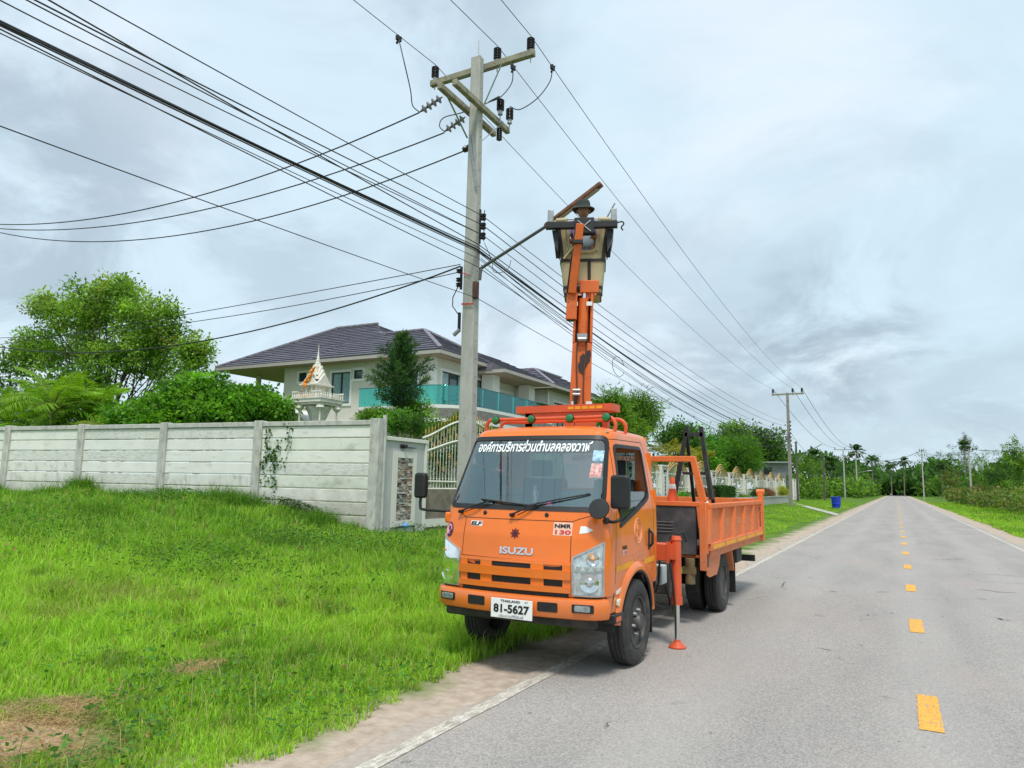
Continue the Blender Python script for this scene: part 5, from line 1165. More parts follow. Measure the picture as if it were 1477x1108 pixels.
# weeping fine-leaved trees behind the boom
def weeping(px, py, rx, ry, Y, lab, w_=1):
    b = B(px, py, rx, ry, Y, plane='X'); t = tree('feathery_tree', (b[0], b[1], .4), lab, 'tree', [b, (b[0], b[1], b[2]+b[5]*.5, b[3]*.5, b[4]*.5, b[5]*.6, .4)], 70, 90, .6, .34, G1, nl=26, r0=.1, droop=.35, wid=.13, shell=.25, flat=1.1); return t
weeping(882, 603, 22, 30, -13.5, 'feathery fine-leaved tree right beside the truck boom'); weeping(922, 602, 24, 28, -13.8, 'drooping fine-leaved tree second from the boom, above the cab')
weeping(900, 625, 40, 25, -14.2, 'low feathery tree filling the gap behind the cab roof')
# trees behind the fence
def xtree(nm, px, py, rx, ry, X, lab, col, ncl=110, per=40, cr=.8, leaf=.3, **k):
    b = B(px, py, rx, ry, X, plane='X', d=rx*.07*1.2)
    return tree(nm, (b[0], b[1], .5), lab, k.pop('cat', 'tree'), [b, (b[0], b[1]+.5, b[2]-b[5]*.5, b[3]*1.1, b[4], b[5]*.6, .6)], ncl, per, cr, leaf, col, **k)
xtree('broadleaf_tree', 980, 628, 30, 18, -15, 'dark round-leaved tree left of the black A-frame', GD+G2[:1], 120, 45, .55, .26)
xtree('broadleaf_tree', 1010, 650, 30, 34, -14, 'bright mid-green tree behind the black A-frame', G2, 120, 45, .55, .24)
xtree('bamboo_clump', 1052, 655, 40, 27, -13.2, 'feathery bright green bamboo mound behind the arched fence', [(.10, .24, .03), (.14, .30, .04), (.07, .18, .03)], 170, 120, .8, .42, wid=.1, droop=.2, shell=.6, flat=.7)
xtree('broadleaf_tree', 1095, 640, 40, 27, -17, 'large dark green tree rising beyond the bamboo mound', GD+G1[:1], 190, 50, 1.1, .42, shell=.3)
xtree('broadleaf_tree', 1060, 622, 22, 12, -19, 'tree top peeping over the bamboo mound', G1, 50, 40, .9, .4)
for (px, py, lab, L) in ((962, 655, 'orange-yellow palm beside the cab above the fence', 1.9), (985, 660, 'yellow-green palm behind the headboard frame', 1.8), (1012, 668, 'small yellow palm left of the bamboo mound', 1.6)):
    q = onX(px, py, -12.3); palm('golden_palm', (q.x, q.y, .5), lab, q.z-.7, 13, L, .5, YG, tr=.06, el=(-.3, .8), nleaf=26, lw=.05, ll=.55)
# hedges and coloured shrubs along the planter
hd = [(985, 722, 13, 7, G2, 'low lime shrub behind the headboard opening'), (1012, 716, 14, 10, [(.25, .12, .07), (.18, .10, .05)], 'reddish-brown shrub beside the black A-frame leg'), (1074, 722, 9, 5, GY, 'pale lime groundcover shrub in the far planter'), (1094, 714, 10, 8, GD, 'dark clipped hedge in the far planter'), (1108, 714, 8, 7, [(.28, .10, .09), (.2, .12, .06)], 'pinkish shrub in the far planter'), (1130, 712, 9, 10, [(.42, .40, .03), (.30, .34, .03)], 'bright yellow-green bush beside the far pole')]
for px, py, rx, ry, col, lab in hd:
    b = B(px, py-2, rx, ry, -9.8, plane='X', d=1.3); tree('planter_shrub', (b[0], b[1], .6), lab, 'shrub', [b], 60, 60, .22, .10, col, trunk=False, shell=.4)
q = onX(1040, 716, -9.8); hb = root('clipped_hedge', (q.x, q.y, .7), 'box-clipped dark green hedge behind the low planter wall', 'hedge')
Pn = 9000; P = np.stack([rng.uniform(-10.1, -9.4, Pn), rng.uniform(q.y-2.3, q.y+2.5, Pn), rng.uniform(.9, 1.75, Pn)], 1); s = rng.integers(0, 3, Pn); P[s == 0, 2] = 1.7+rng.normal(size=(s == 0).sum())*.03; P[s == 1, 0] = -9.42+rng.normal(size=(s == 1).sum())*.03
D = rng.normal(size=P.shape); D /= np.linalg.norm(D, axis=1, keepdims=True); V, F = leafquads(P, D, .11, .06); fastmesh('foliage', V, F, LEAF, np.repeat(jit((.04, .10, .018), Pn, .4), 4, 0), parent=hb)
# low grey hut beyond the fence
ht = root('hut', (-15, 83, .4), 'small grey flat-roofed hut beyond the far pole', 'hut'); q = onX(1128, 668, -13); mb = MB(); mb.box(-16.5, -12.6, q.y, q.y+5, .3, q.z); mb.build('wall', mat('grey_hut_wall', (.22, .22, .22), .9, var=.2), ht); mb = MB(); mb.box(-17, -12.2, q.y-.6, q.y+5.5, q.z+.001, q.z+.18); mb.build('roof', GALV, ht)
mb = MB(); mb.box(-15.3, -14.3, q.y-.03, q.y-.002, q.z-1.5, q.z-.6); mb.build('window', BLACK, ht)
# creeper-like banana/vine hedge beyond fence along left
def hedge_run(nm, x0, x1, y0, y1, z1, col, lab, n, leaf, cat='hedge', kind='stuff', lump=2.5):
    y = rng.uniform(0, 1, n)**.75*(y1-y0)+y0; x = rng.uniform(x0, x1, n); hh = z1*(.55+.6*hash2(y, x*0+3, lump)*1.0+.25*hash2(y+7, x, lump*.4)); u = rng.random(n); z = .2+(hh)*u**.5
    x = x+(rng.random(n)-.5)*.6; P = np.stack([x, y, z], 1); D = rng.normal(size=P.shape); D[:, 2] -= .2; D /= np.linalg.norm(D, axis=1, keepdims=True); L = leaf*rng.uniform(.6, 1.4, n)*(1+(y-y0)/(y1-y0))
    cc = np.array(col)[(hash2(y, x, lump*.6)*len(col)).astype(int) % len(col)]*rng.uniform(.65, 1.35, (n, 1)); V, F = leafquads(P, D, L, L*.55); o = fastmesh(nm, V, F, LEAF, np.repeat(cc, 4, 0)); tag(o, lab, cat, kind=kind); return o
hedge_run('vine_undergrowth', -13, -9.2, 98, 190, 2.9, G1+GY[:1]+GD[:1], 'tangled vine-covered undergrowth along the left verge beyond the fence', 16000, .42, 'undergrowth')
hedge_run('vine_undergrowth', -10.2, -6.0, 150, 300, 3.4, GD+G1, 'dark roadside thicket on the left near where the road ends', 9000, .8, 'undergrowth', lump=6)
# roadside scrub right
scr = [(1467, 665, 26, 36, 12.5, GY+G1, 'bright green leafy shrub at the right frame edge'), (1440, 690, 22, 26, 11.8, GD+G1[:1], 'dark shrub beside the bright one at the right edge'), (1462, 712, 18, 20, 9.6, G1, 'low green bush nearest the right frame edge'),
       (1415, 682, 22, 22, 12.5, G1, 'rounded mid-green shrub left of the right-edge shrubs'), (1372, 690, 18, 16, 10.5, [(.20, .18, .05), (.14, .15, .04), (.10, .15, .03)], 'dry yellowish shrub on the right verge'), (1352, 697, 16, 12, 9.5, G1, 'small green bush near the right pole'),
       (1335, 705, 14, 9, 8.5, G1+GY[:1], 'light green verge bush left of the right pole'), (1390, 705, 20, 10, 10, GD+G1[:1], 'low dark scrub under the dry shrub'), (1420, 708, 16, 10, 9.6, [(.18, .17, .06), (.10, .16, .03)], 'brownish low scrub in the right verge'), (1313, 702, 12, 9, 7.5, G1+GY[:1], 'pale bush where the right verge meets the road end')]
for i, (px, py, rx, ry, X, col, lab) in enumerate(scr):
    b = B(px, py, rx, ry, X, plane='X', d=max(2.2, rx*.09)); tree('roadside_shrub', (b[0], b[1], .1), lab, 'shrub', [b, (b[0], b[1], b[2]*.4, b[3]*1.1, b[4]*1.1, b[2]*.45, .5)], 110, 46, .11*max(3, b[5]), .035*max(4, b[5]*2.2), col, nl=10, r0=.05, shell=.3)
# far trees
for i, (px, py, rx, ry, X, col, lab) in enumerate([(1385, 663, 36, 24, 24, GD+G1[:1], 'dark broad tree behind the dry shrub on the right'), (1345, 672, 30, 26, 18, GD, 'tall dark tree left of the right-hand pole'), (1422, 668, 30, 20, 30, GD+G1[:1], 'wide dark tree behind the right-edge shrubs'), (1392, 640, 9, 18, 34, [(.12, .09, .06), (.08, .09, .04)], 'bare reddish thin tree rising above the right tree line'), (1295, 685, 26, 22, 10, GD, 'dark tree mass closing the end of the road'), (1262, 680, 24, 26, -10, GD+G1[:1], 'dark tree left of the road end'), (1320, 690, 20, 16, 14, GD, 'dark low tree right of the road end'), (1240, 690, 22, 18, -10.5, G1, 'mid-green tree on the far left roadside'), (1205, 675, 24, 22, -14, GD+G1[:1], 'dark tree behind the twin-crossarm pole'), (1168, 672, 22, 18, -14, G1, 'green tree behind the thin dark pole'), (1460, 655, 24, 14, 45, GD, 'distant dark trees low at the right frame edge')]):
    b = B(px, py, rx, ry, X, plane='X'); dd = max(4, b[5]); b = b[:4]+(dd,)+b[5:]
    xs = np.clip(b[5]*.17, .6, 2.2); tree('distant_tree', (b[0], b[1], .2), lab, 'tree', [b, (b[0], b[1], b[2]*.4, b[3], dd, b[2]*.4, .5)], 110, 34, xs, xs*.42, col, nl=10, r0=.15, shell=.3)
# far wood reading as one mass
def farwood():
    n = 26000; x = rng.uniform(-170, 260, n); y = rng.uniform(300, 380, n)+.1*np.abs(x); hh = 7+9*hash2(x, y*0, 14)+3*hash2(x+31, y*0, 5); z = hh*rng.random(n)**.45
    P = np.stack([x, y, z], 1); D = rng.normal(size=P.shape); D /= np.linalg.norm(D, axis=1, keepdims=True); col = np.array(GD)[rng.integers(0, 3, n)]*rng.uniform(.7, 1.4, (n, 1))*(.8+.5*hash2(x, y, 9))[:, None]
    V, F = leafquads(P, D, rng.uniform(1.5, 3.2, n), rng.uniform(.8, 1.6, n)); o = fastmesh('far_wood', V, F, LEAF, np.repeat(col, 4, 0)); tag(o, 'far dark line of trees along the horizon', 'trees', kind='stuff')
farwood()
hedge_run('road_end_thicket', -14, 16, 318, 336, 6, GD, 'dark thicket closing the far end of the road', 6000, 1.2, 'thicket', lump=6)
hedge_run('scrub_belt', 7.5, 13, 34, 150, 1.7, [(.10, .19, .03), (.15, .23, .04), (.24, .22, .08), (.07, .14, .03), (.30, .26, .12)], 'rough mixed green and straw-coloured scrub belt behind the right verge', 20000, .22, 'scrub', lump=3)
hedge_run('scrub_belt', 14, 26, 40, 260, 4.6, GD+G1[:2], 'dense dark green undergrowth further back on the right side', 22000, .6, 'scrub', lump=7)
pp = [(1233, 648, -9.5, 'coconut palm standing behind the distant single-crossarm pole', 190), (1257, 662, -6, 'coconut palm second from the left over the far tree line', 240), (1284, 668, 2, 'small coconut palm left of the road end in the far trees', 290), (1302, 664, 8, 'coconut palm with full head just right of the road end', 280), (1357, 668, 33, 'low coconut palm head among the right-hand trees', 260), (1172, 655, -26, 'tall coconut palm behind the green tree past the fence', 150), (1196, 664, -20, 'dusty coconut palm left of the twin-crossarm pole', 160), (1389, 641, 30, 'palm head with dead fronds beside the right-hand pole', 260)]
for px, py, X, lab, Yp in pp:
    q = onY(px, py, Yp); Lf = 2.6 if Yp > 180 else 2.2
    palm('coconut_palm', (q.x, Yp, .2), lab, max(3, q.z-.8), 22, Lf, .6, (.06, .13, .035), tr=.14, el=(-.9, 1.0), nleaf=18, lw=.22, ll=.9)
# broad weeds on the bank before the wall
def weeds(px, py, z, n, rad, leaf, col, lab, h=.4):
    c = onZ(px, py, z); P = np.stack([c.x+rng.normal(size=n)*rad, c.y+rng.normal(size=n)*rad*.5, rng.random(n)*h], 1); P[:, 1] = np.minimum(P[:, 1], wallY(P[:, 0])-.14); P[:, 2] += gz(P[:, 0], P[:, 1])
    D = rng.normal(size=P.shape); D[:, 2] = np.abs(D[:, 2])*.5; D /= np.linalg.norm(D, axis=1, keepdims=True); V, F = leafquads(P, D, leaf*rng.uniform(.6, 1.3, n), leaf*.4); o = fastmesh('weed_clump', V, F, LEAF, np.repeat(jit(col, n, .4), 4, 0)); tag(o, lab, 'weeds', kind='stuff')
WZ = .8
for a in ((515, 752, .6, 1500, .42, .06, (.06, .15, .025), 'dark leafy weeds at the foot of the wall end'), (430, 775, .6, 1600, .7, .06, (.08, .19, .03), 'dark weed patch on the bank below the creeper'), (300, 775, .8, 1400, 1.2, .06, (.09, .20, .03), 'darker weed patch on the bank under the middle of the wall'), (80, 745, .9, 1400, 1.6, .06, (.09, .20, .03), 'leafy weeds on the bank at the far left'), (620, 780, .4, 900, .45, .05, (.08, .18, .03), 'small weeds at the foot of the gate pillar and meter'), (560, 800, .35, 1000, .6, .05, (.09, .20, .03), 'ground-hugging weeds between the bank and the pillar'), (250, 735, .9, 900, .7, .07, (.08, .19, .03), 'weeds against the wall beside the tall grass tuft')): weeds(*a)
def tuft(px, py, z, n, rad, h, lab):
    c = onZ(px, py, z); x = c.x+rng.normal(size=n)*rad; y = np.minimum(c.y+rng.normal(size=n)*rad*.5, wallY(x)-.15); col = jit((.12, .26, .02), n, .3); V, F, C = blades(x, y, h*rng.uniform(.5, 1.2, n), np.full(n, .014), rng.uniform(.1, .9, n), col); o = fastmesh('grass_tuft', V, F, GRASS, C); tag(o, lab, 'grass', kind='stuff')
tuft(212, 722, .95, 700, .32, .75, 'tall coarse grass tuft against the wall post'); tuft(330, 745, .85, 300, .5, .4, 'coarse grass below the wall near its third post'); tuft(140, 735, .95, 300, .5, .45, 'coarse grass at the left foot of the wall'); tuft(640, 770, .4, 350, .5, .25, 'grass beside the gate plinth')
# tall grass and litter near the truck wheels
tuft(690, 870, .1, 500, .5, .16, 'grass tufts beside the truck front corner')

def wallstrip():
    n = 20000; d = rng.uniform(.1, 17, n); off = .14+np.abs(rng.normal(size=n))*.45; x = -10.62-d; y = wallY(x)-off; k = hash2(x, y*0+2, .7)*.6+hash2(x, y*0+9, 2.3)*.6 > .35; x, y = x[k], y[k]; n = len(x); h = rng.uniform(.12, .52, n)*(.35+1.1*hash2(x, y, .6))
    V, F, C = blades(x, y, h, np.full(n, .012), rng.uniform(.1, .9, n), jit((.12, .27, .025), n, .45)); o = fastmesh('wall_foot_grass', V, F, GRASS, C); tag(o, 'uneven taller grass growing along the foot of the panel wall', 'grass', kind='stuff')
wallstrip()
# ------------------------------------------------------------------ truck
TX, TY = -3.05, 5.80
tk = root('crane_truck', (TX, TY, 0), 'orange flat-nosed crane truck with dump bed, parked half on the verge', 'truck')
def W(lx, ly, z): return Vector((TX+lx, TY+ly, z))
zk = [.5, .72, .95, 1.2, 1.42, 2.10, 2.15, 2.25]
def fF(z): return float(np.interp(z, zk, [.02, .012, .0, .028, .085, .40, .445, .52]))
def wF(z): return float(np.interp(z, zk, [.825, .835, .842, .845, .84, .745, .735, .70]))
rX, rY, BU = .17, .22, .075
A0 = math.atan(.2*rX/rY)
def geo(z):
    f, w_ = fF(z), wF(z); wp_ = w_-rX*(1-math.sin(A0)); b = .1*wp_*1.0   # slope at end = 2b/wp = .2
    yc = f+b+rY*math.cos(A0); La = (math.pi/2-A0)*(rX+rY)/2; return f, w_, wp_, b, yc, La
def S(s, z, off=0.):
    """cab skin point: s runs across the front from the centre, round the corner, then back along the side"""
    f, w_, wp_, b, yc, La = geo(z); a = abs(s); sg = 1 if s >= 0 else -1
    if a <= wp_: x = a; y = f+b*(a/wp_)**2; n = (.2*a/wp_, -1)
    elif a <= wp_+La:
        th = A0+(math.pi/2-A0)*(a-wp_)/La; x = w_-rX+rX*math.sin(th); y = yc-rY*math.cos(th); n = (math.sin(th)/rX, -math.cos(th)/rY)
    else: x = w_; y = yc+(a-wp_-La); n = (1, 0)
    l = math.hypot(*n); return W(sg*(x+n[0]/l*off), y+n[1]/l*off, z)
def s_side(ly, z): f, w_, wp_, b, yc, La = geo(z); return wp_+La+(ly-yc)
def side(ly, z, off=0., sg=1): return S(sg*max(0, s_side(ly, z)), z, off)
def inpoly(x, y, P):
    c = False; j = len(P)-1
    for i in range(len(P)):
        if (P[i][1] > y) != (P[j][1] > y) and x < (P[j][0]-P[i][0])*(y-P[i][1])/(P[j][1]-P[i][1])+P[i][0]: c = not c
        j = i
    return c
def roundpoly(P, r, n=6):
    """rounded polygon outline (2-D)"""
    o_ = []; k = len(P)
    for i in range(k):
        p0, p1, p2 = Vector(P[i-1]), Vector(P[i]), Vector(P[(i+1) % k]); d0 = (p0-p1); d1 = (p2-p1); rr = r[i] if isinstance(r, (list, tuple)) else r
        l0, l1 = min(rr, d0.length*.48), min(rr, d1.length*.48); a, b = p1+d0.normalized()*l0, p1+d1.normalized()*l1
        for q in range(n+1): t = q/n; o_.append(tuple(a*(1-t)**2+p1*2*t*(1-t)+b*t*t))
    return o_
def dens(P, d=.03):
    o_ = []
    for i in range(len(P)):
        a, b = Vector(P[i]), Vector(P[(i+1) % len(P)]); n = max(1, int((b-a).length/d))
        for k in range(n): o_.append(tuple(a.lerp(b, k/n)))
    return o_
def shrink(P, d):
    k = len(P); o_ = []
    ar = sum(P[i][0]*P[(i+1) % k][1]-P[(i+1) % k][0]*P[i][1] for i in range(k)); sg = 1 if ar > 0 else -1
    for i in range(k):
        t = Vector(P[(i+1) % k])-Vector(P[i-1]); 
        if t.length < 1e-9: o_.append(P[i]); continue
        t.normalize(); o_.append((P[i][0]-t.y*d*sg, P[i][1]+t.x*d*sg))
    return o_
def patch(fn, P, off, th=.0, rings=8):
    """conformal filled patch of outline P through fn(u,v,off)"""
    mb = MB(); k = len(P); cx = sum(p[0] for p in P)/k; cy = sum(p[1] for p in P)/k; vs = [fn(cx, cy, off)]; fs = []
    for r_ in range(1, rings+1):
        t = r_/rings
        for p in P: vs.append(fn(cx+(p[0]-cx)*t, cy+(p[1]-cy)*t, off))
    for j in range(k): fs.append((0, 1+j, 1+(j+1) % k))
    for r_ in range(rings-1):
        for j in range(k): a = 1+r_*k; fs.append((a+j, a+(j+1) % k, a+k+(j+1) % k, a+k+j))
    if th:
        b = len(vs); 
        for p in P: vs.append(fn(p[0], p[1], off-th))
        a = 1+(rings-1)*k
        for j in range(k): fs.append((a+j, a+(j+1) % k, b+(j+1) % k, b+j))
    return mb.add(vs, fs)
def ringp(fn, P, wd, off, th=.012):
    Q = shrink(P, wd); mb = MB(); k = len(P); vs = [fn(p[0], p[1], off-th) for p in P]+[fn(p[0], p[1], off) for p in P]+[fn(p[0], p[1], off) for p in Q]+[fn(p[0], p[1], off-th) for p in Q]
    fs = [(r_*k+j, r_*k+(j+1) % k, (r_+1)*k+(j+1) % k, (r_+1)*k+j) for r_ in range(3) for j in range(k)]; return mb.add(vs, fs)
fn_f = lambda u, v, o: S(u, v, o)
def fn_side(sg): return lambda u, v, o: side(u, v, o, sg)
WSH = dens(roundpoly([(-.83, 1.42), (-.755, 2.115), (.755, 2.115), (.83, 1.42)], [.14, .10, .10, .14]))
SWN = dens(roundpoly([(.46, 1.27), (.56, 2.04), (1.36, 2.05), (1.41, 1.55), (1.30, 1.50)], [.04, .07, .09, .06, .12]))
WSHh, SWNh = shrink(WSH, .02), shrink(SWN, .02)
AC = (.95, .37); AR = .505
def cabshell():
    mb = MB(); zs = list(np.linspace(.70, 2.14, 97)); cols = []
    nf, nc, ns = 56, 14, 84
    def scol(i, z):
        f, w_, wp_, b, yc, La = geo(z)
        if i <= nf: return wp_*i/nf*1.
        if i <= nf+nc: return wp_+La*(i-nf)/nc
        return wp_+La+(1.60-yc)*(i-nf-nc)/ns
    tot = nf+nc+ns; idx = {}; vs = []
    for r_, z in enumerate(zs):
        for i in range(-tot, tot+1):
            s = math.copysign(scol(abs(i), z), i); idx[(r_, i)] = len(vs); vs.append(S(s, z))
    fs = []
    for r_ in range(len(zs)-1):
        z = (zs[r_]+zs[r_+1])/2
        for i in range(-tot, tot):
            s = (math.copysign(scol(abs(i), z), i)+math.copysign(scol(abs(i+1), z), i+1))/2; p = S(s, z); ly = p.y-TY
            if inpoly(s, z, WSHh): continue
            if abs(s) > .9 or ly > .4:
                if inpoly(ly, z, SWNh): continue
                if math.hypot(ly-AC[0], z-AC[1]) < AR: continue
            fs.append((idx[(r_, i)], idx[(r_, i+1)], idx[(r_+1, i+1)], idx[(r_+1, i)]))
    mb.add(vs, fs)
    # roof: shrinking rings from the top edge
    ring = [S(math.copysign(scol(abs(i), 2.14), i), 2.14) for i in range(-tot, tot+1)]; rb = []
    n = 30; a, b = ring[-1], ring[0]; ring += [a.lerp(b, k/n) for k in range(1, n)]
    cx, cy = TX, TY+1.05; k = len(ring); vs = []; fs = []
    lv = [(0, 2.14), (.012, 2.154), (.035, 2.168), (.08, 2.184), (.17, 2.202), (.35, 2.220), (.6, 2.232), (.85, 2.236)]
    for q, z in lv:
        for p in ring: vs.append((cx+(p.x-cx)*(1-q), cy+(p.y-cy)*(1-q), z))
    for r_ in range(len(lv)-1):
        for j in range(k): fs.append((r_*k+j, r_*k+(j+1) % k, (r_+1)*k+(j+1) % k, (r_+1)*k+j))
    fs.append(tuple((len(lv)-1)*k+j for j in range(k))); mb.add(vs, fs)
    o = mb.build('cab_body', ORANGE, tk, smooth=35); m = o.modifiers.new('thick', 'SOLIDIFY'); m.thickness = .018; m.offset = -1; return o
cab = cabshell()
# rear wall with window
mb = MB(); hx0, hx1, hz0, hz1 = -.62, .62, 1.62, 2.0
mb.box(TX-.84, TX+.84, TY+1.575, TY+1.598, .75, hz0); mb.box(TX-.74, TX+.74, TY+1.575, TY+1.598, hz1, 2.16)
mb.box(TX-.79, TX+hx0, TY+1.575, TY+1.598, hz0, hz1); mb.box(TX+hx1, TX+.79, TY+1.575, TY+1.598, hz0, hz1); mb.build('rear_wall', ORANGE, tk)
mb = MB(); mb.box(TX+hx0, TX+hx1, TY+1.584, TY+1.588, hz0, hz1); mb.build('rear_window', GLASSS, tk)
# interior
mb = MB(); mb.box(TX-.80, TX+.80, TY+1.545, TY+1.570, .8, hz0-.02); mb.box(TX-.70, TX+.70, TY+.55, TY+1.5, 2.145, 2.155); mb.box(TX-.80, TX+.80, TY+.3, TY+1.56, .92, .95)
mb.build('inner_lining', GREYP, tk)
mb = MB(); mb.add([W(x, y, z) for x in (-.76, .76) for y, z in ((.22, .95), (.20, 1.40), (.42, 1.44), (.58, 1.36), (.60, .95))], [(0, 1, 2, 3, 4), (9, 8, 7, 6, 5)]+[(i, i+5, (i+1) % 5+5, (i+1) % 5) for i in range(5)])
mb.build('dashboard', GREYP, tk, bevel=.02)
for x in (-.42, .42): 
    for sg in (1,):
        mb = MB(); mb.box(TX+x-.24, TX+x+.24, TY+.95, TY+1.42, 1.08, 1.24); st = mb.build('seat', SEATM, tk, bevel=.04)
        mb = MB(); mb.prism([W(x-.24, 1.36, 1.2), W(x+.24, 1.36, 1.2), W(x+.22, 1.46, 1.72), W(x-.22, 1.46, 1.72)], (0, .10, .0)); mb.build('backrest', SEATM, st, bevel=.03)
        mb = MB(); mb.box(TX+x-.13, TX+x+.13, TY+1.44, TY+1.52, 1.74, 1.92); mb.build('headrest', SEATM, st, bevel=.03)
mb = MB(); c_ = W(-.42, .68, 1.40); ax = Vector((0, -.72, .70)).normalized(); mb.tube([c_+Vector((.21*math.cos(t), 0, 0))+ax.cross(Vector((1, 0, 0)))*.21*math.sin(t) for t in np.linspace(0, 2*math.pi, 33)], .014, 8, caps=False)
for t in (R(20), R(160), R(270)): mb.beam(c_, c_+Vector((.2*math.cos(t), 0, 0))+ax.cross(Vector((1, 0, 0)))*.2*math.sin(t), .03, .015)
mb.cyl(c_, c_-ax*.3, .03); mb.build('steering_wheel', BLACK, tk, smooth=50)
mb = MB(); mb.lathe([(.033, 0), (.035, .02), (.033, .13), (.035, .15), (.014, .19), (.014, .22), (.0, .222)], W(.10, .25, 1.42), n=14); btl = mb.build('dash_bottle', glassmat('bottle_plastic', (.75, .85, .9), .2), tk, smooth=40)
mb = MB(); mb.ball(W(.22, .30, 1.47), .03, n=8, m=6); mb.build('dash_trinket', mat('pink_trinket', (.7, .08, .25), .5), tk)
# windshield, gaskets, side windows
patch(fn_f, shrink(WSH, .035), -.004, rings=14).build('windshield', GLASSW, tk, smooth=60)
ringp(fn_f, WSH, .042, .006).build('windshield_gasket', BLACK, tk, smooth=50)
for sg, nm in ((1, 'near'), (-1, 'far')):
    ringp(fn_side(sg), SWN, .034, .005).build('window_gasket', BLACK, tk, smooth=50)
    Q = shrink(SWN, .025)
    if sg == 1: Q = [(u, v) for u, v in Q if v < 1.60 or True]; zt = 1.62
    fnq = fn_side(sg)
    if sg == 1:   # window wound down: the glass stands only in the lower part
        Qc = [(u, min(v, 1.60)) for u, v in Q]; patch(fnq, Qc, -.012, rings=6).build('door_glass', GLASSS, tk, smooth=60)
    else: patch(fnq, Q, -.012, rings=6).build('door_glass', GLASSS, tk, smooth=60)
# seams (dark panel gaps) as thin recessed strips
SEAM = mat('panel_gap', (.05, .018, .006), .9, var=.05)
def seam(fn, pts, wd=.006, name='panel_gap', m=SEAM, off=.0012):
    P = []
    for i in range(len(pts)-1):
        a, b = Vector(pts[i]), Vector(pts[i+1]); n = max(2, int((b-a).length/.02)); P += [a.lerp(b, k/n) for k in range(n)]
    P.append(Vector(pts[-1])); mb = MB(); vs = []; fs = []
    for i, p in enumerate(P):
        t = (P[min(i+1, len(P)-1)]-P[max(i-1, 0)]); t = t.normalized() if t.length else Vector((1, 0)); n_ = Vector((-t.y, t.x))*wd/2
        vs += [fn(p.x-n_.x, p.y-n_.y, off), fn(p.x+n_.x, p.y+n_.y, off)]
        if i: fs.append((2*i-2, 2*i-1, 2*i+1, 2*i))
    return mb.add(vs, fs).build(name, m, tk)
seam(fn_f, [(-.545, .995), (-.54, 1.335), (.54, 1.335), (.545, .985), (-.545, .995)]); seam(fn_f, [(-.54, 1.335), (-.60, 1.36), (-.62, 1.40)]); seam(fn_f, [(.54, 1.335), (.60, 1.36), (.76, 1.405)])
seam(fn_f, [(-.56, .995), (-.56, .74)]); seam(fn_f, [(.56, .985), (.56, .74)])
for sg in (1, -1): seam(fn_side(sg), roundpoly([(.34, .78), (.36, 1.3), (.50, 2.085), (1.44, 2.09), (1.50, 1.5), (1.50, .97), (1.34, .90)], [.01, .1, .06, .12, .1, .06, .08])[0:0]+[(.36, .80), (.37, 1.28), (.42, 1.5), (.53, 2.08), (1.38, 2.095), (1.44, 2.02), (1.49, 1.5), (1.50, .93)])
# grille
fl = lambda s0, s1, z0, z1: [(s0, z0), (s0, z1), (s1, z1), (s1, z0)]
patch(fn_f, dens(fl(-.53, .53, .66, .99)), .002, rings=3).build('grille_backing', BLACK, tk)
for z0, z1, o_ in ((.965, .992, .012), (.845, .922, .026), (.735, .785, .028)):
    patch(fn_f, dens(roundpoly(fl(-.555, .555, z0, z1), .012, 2), .04), o_, o_, rings=5).build('grille_bar', ORANGE, tk, smooth=30)
for s, s_b in ((-.55, -.47), (-.32, -.20), (.19, .31), (.48, .55)):
    patch(fn_f, dens(fl(s, s_b, .77, .99), .04), .012, .012, rings=2).build('grille_divider', ORANGE, tk, smooth=30)
# bumper: conformal slab proud of the cab
def bumper():
    mb = MB(); prof = [(.055, .52), (.08, .53), (.092, .56), (.095, .61), (.092, .66), (.08, .685), (.05, .695), (.0, .695), (.0, .52)]
    ss = np.linspace(-1.0, 1.0, 61); vs = []; fs = []
    for s in ss:
        for o_, z in prof: vs.append(S(s*.86, z, o_-.035))
    k = len(prof)
    for i in range(len(ss)-1):
        for j in range(k): fs.append((i*k+j, i*k+(j+1) % k, (i+1)*k+(j+1) % k, (i+1)*k+j))
    fs += [tuple(range(k)), tuple((len(ss)-1)*k+j for j in range(k))[::-1]]; mb.add(vs, fs); return mb.build('bumper', ORANGE, tk, smooth=40)
bumper()
bo = .061
for s in (-.33, .36): patch(fn_f, dens(roundpoly(fl(s-.09, s+.09, .575, .655), .015), .04), bo+.002, rings=3).build('air_inlet', BLACK, tk)
for s in (-.655, .655):
    patch(fn_f, dens(roundpoly(fl(s-.085, s+.085, .585, .655), .012), .04), bo+.002, rings=3).build('fog_lamp_recess', BLACK, tk)
    patch(fn_f, dens(roundpoly(fl(s-.06, s+.06, .598, .645), .012), .03), bo+.012, .01, rings=3).build('fog_lamp', REFL, tk)
    patch(fn_f, dens(roundpoly(fl(s-.065, s+.065, .593, .65), .012), .03), bo+.016, .004, rings=3).build('fog_lamp_lens', LENS, tk)
mb = MB(); mb.box(TX-.74, TX+.74, TY+.10, TY+.22, .44, .54); mb.build('underguard', DARKM, tk, bevel=.02)
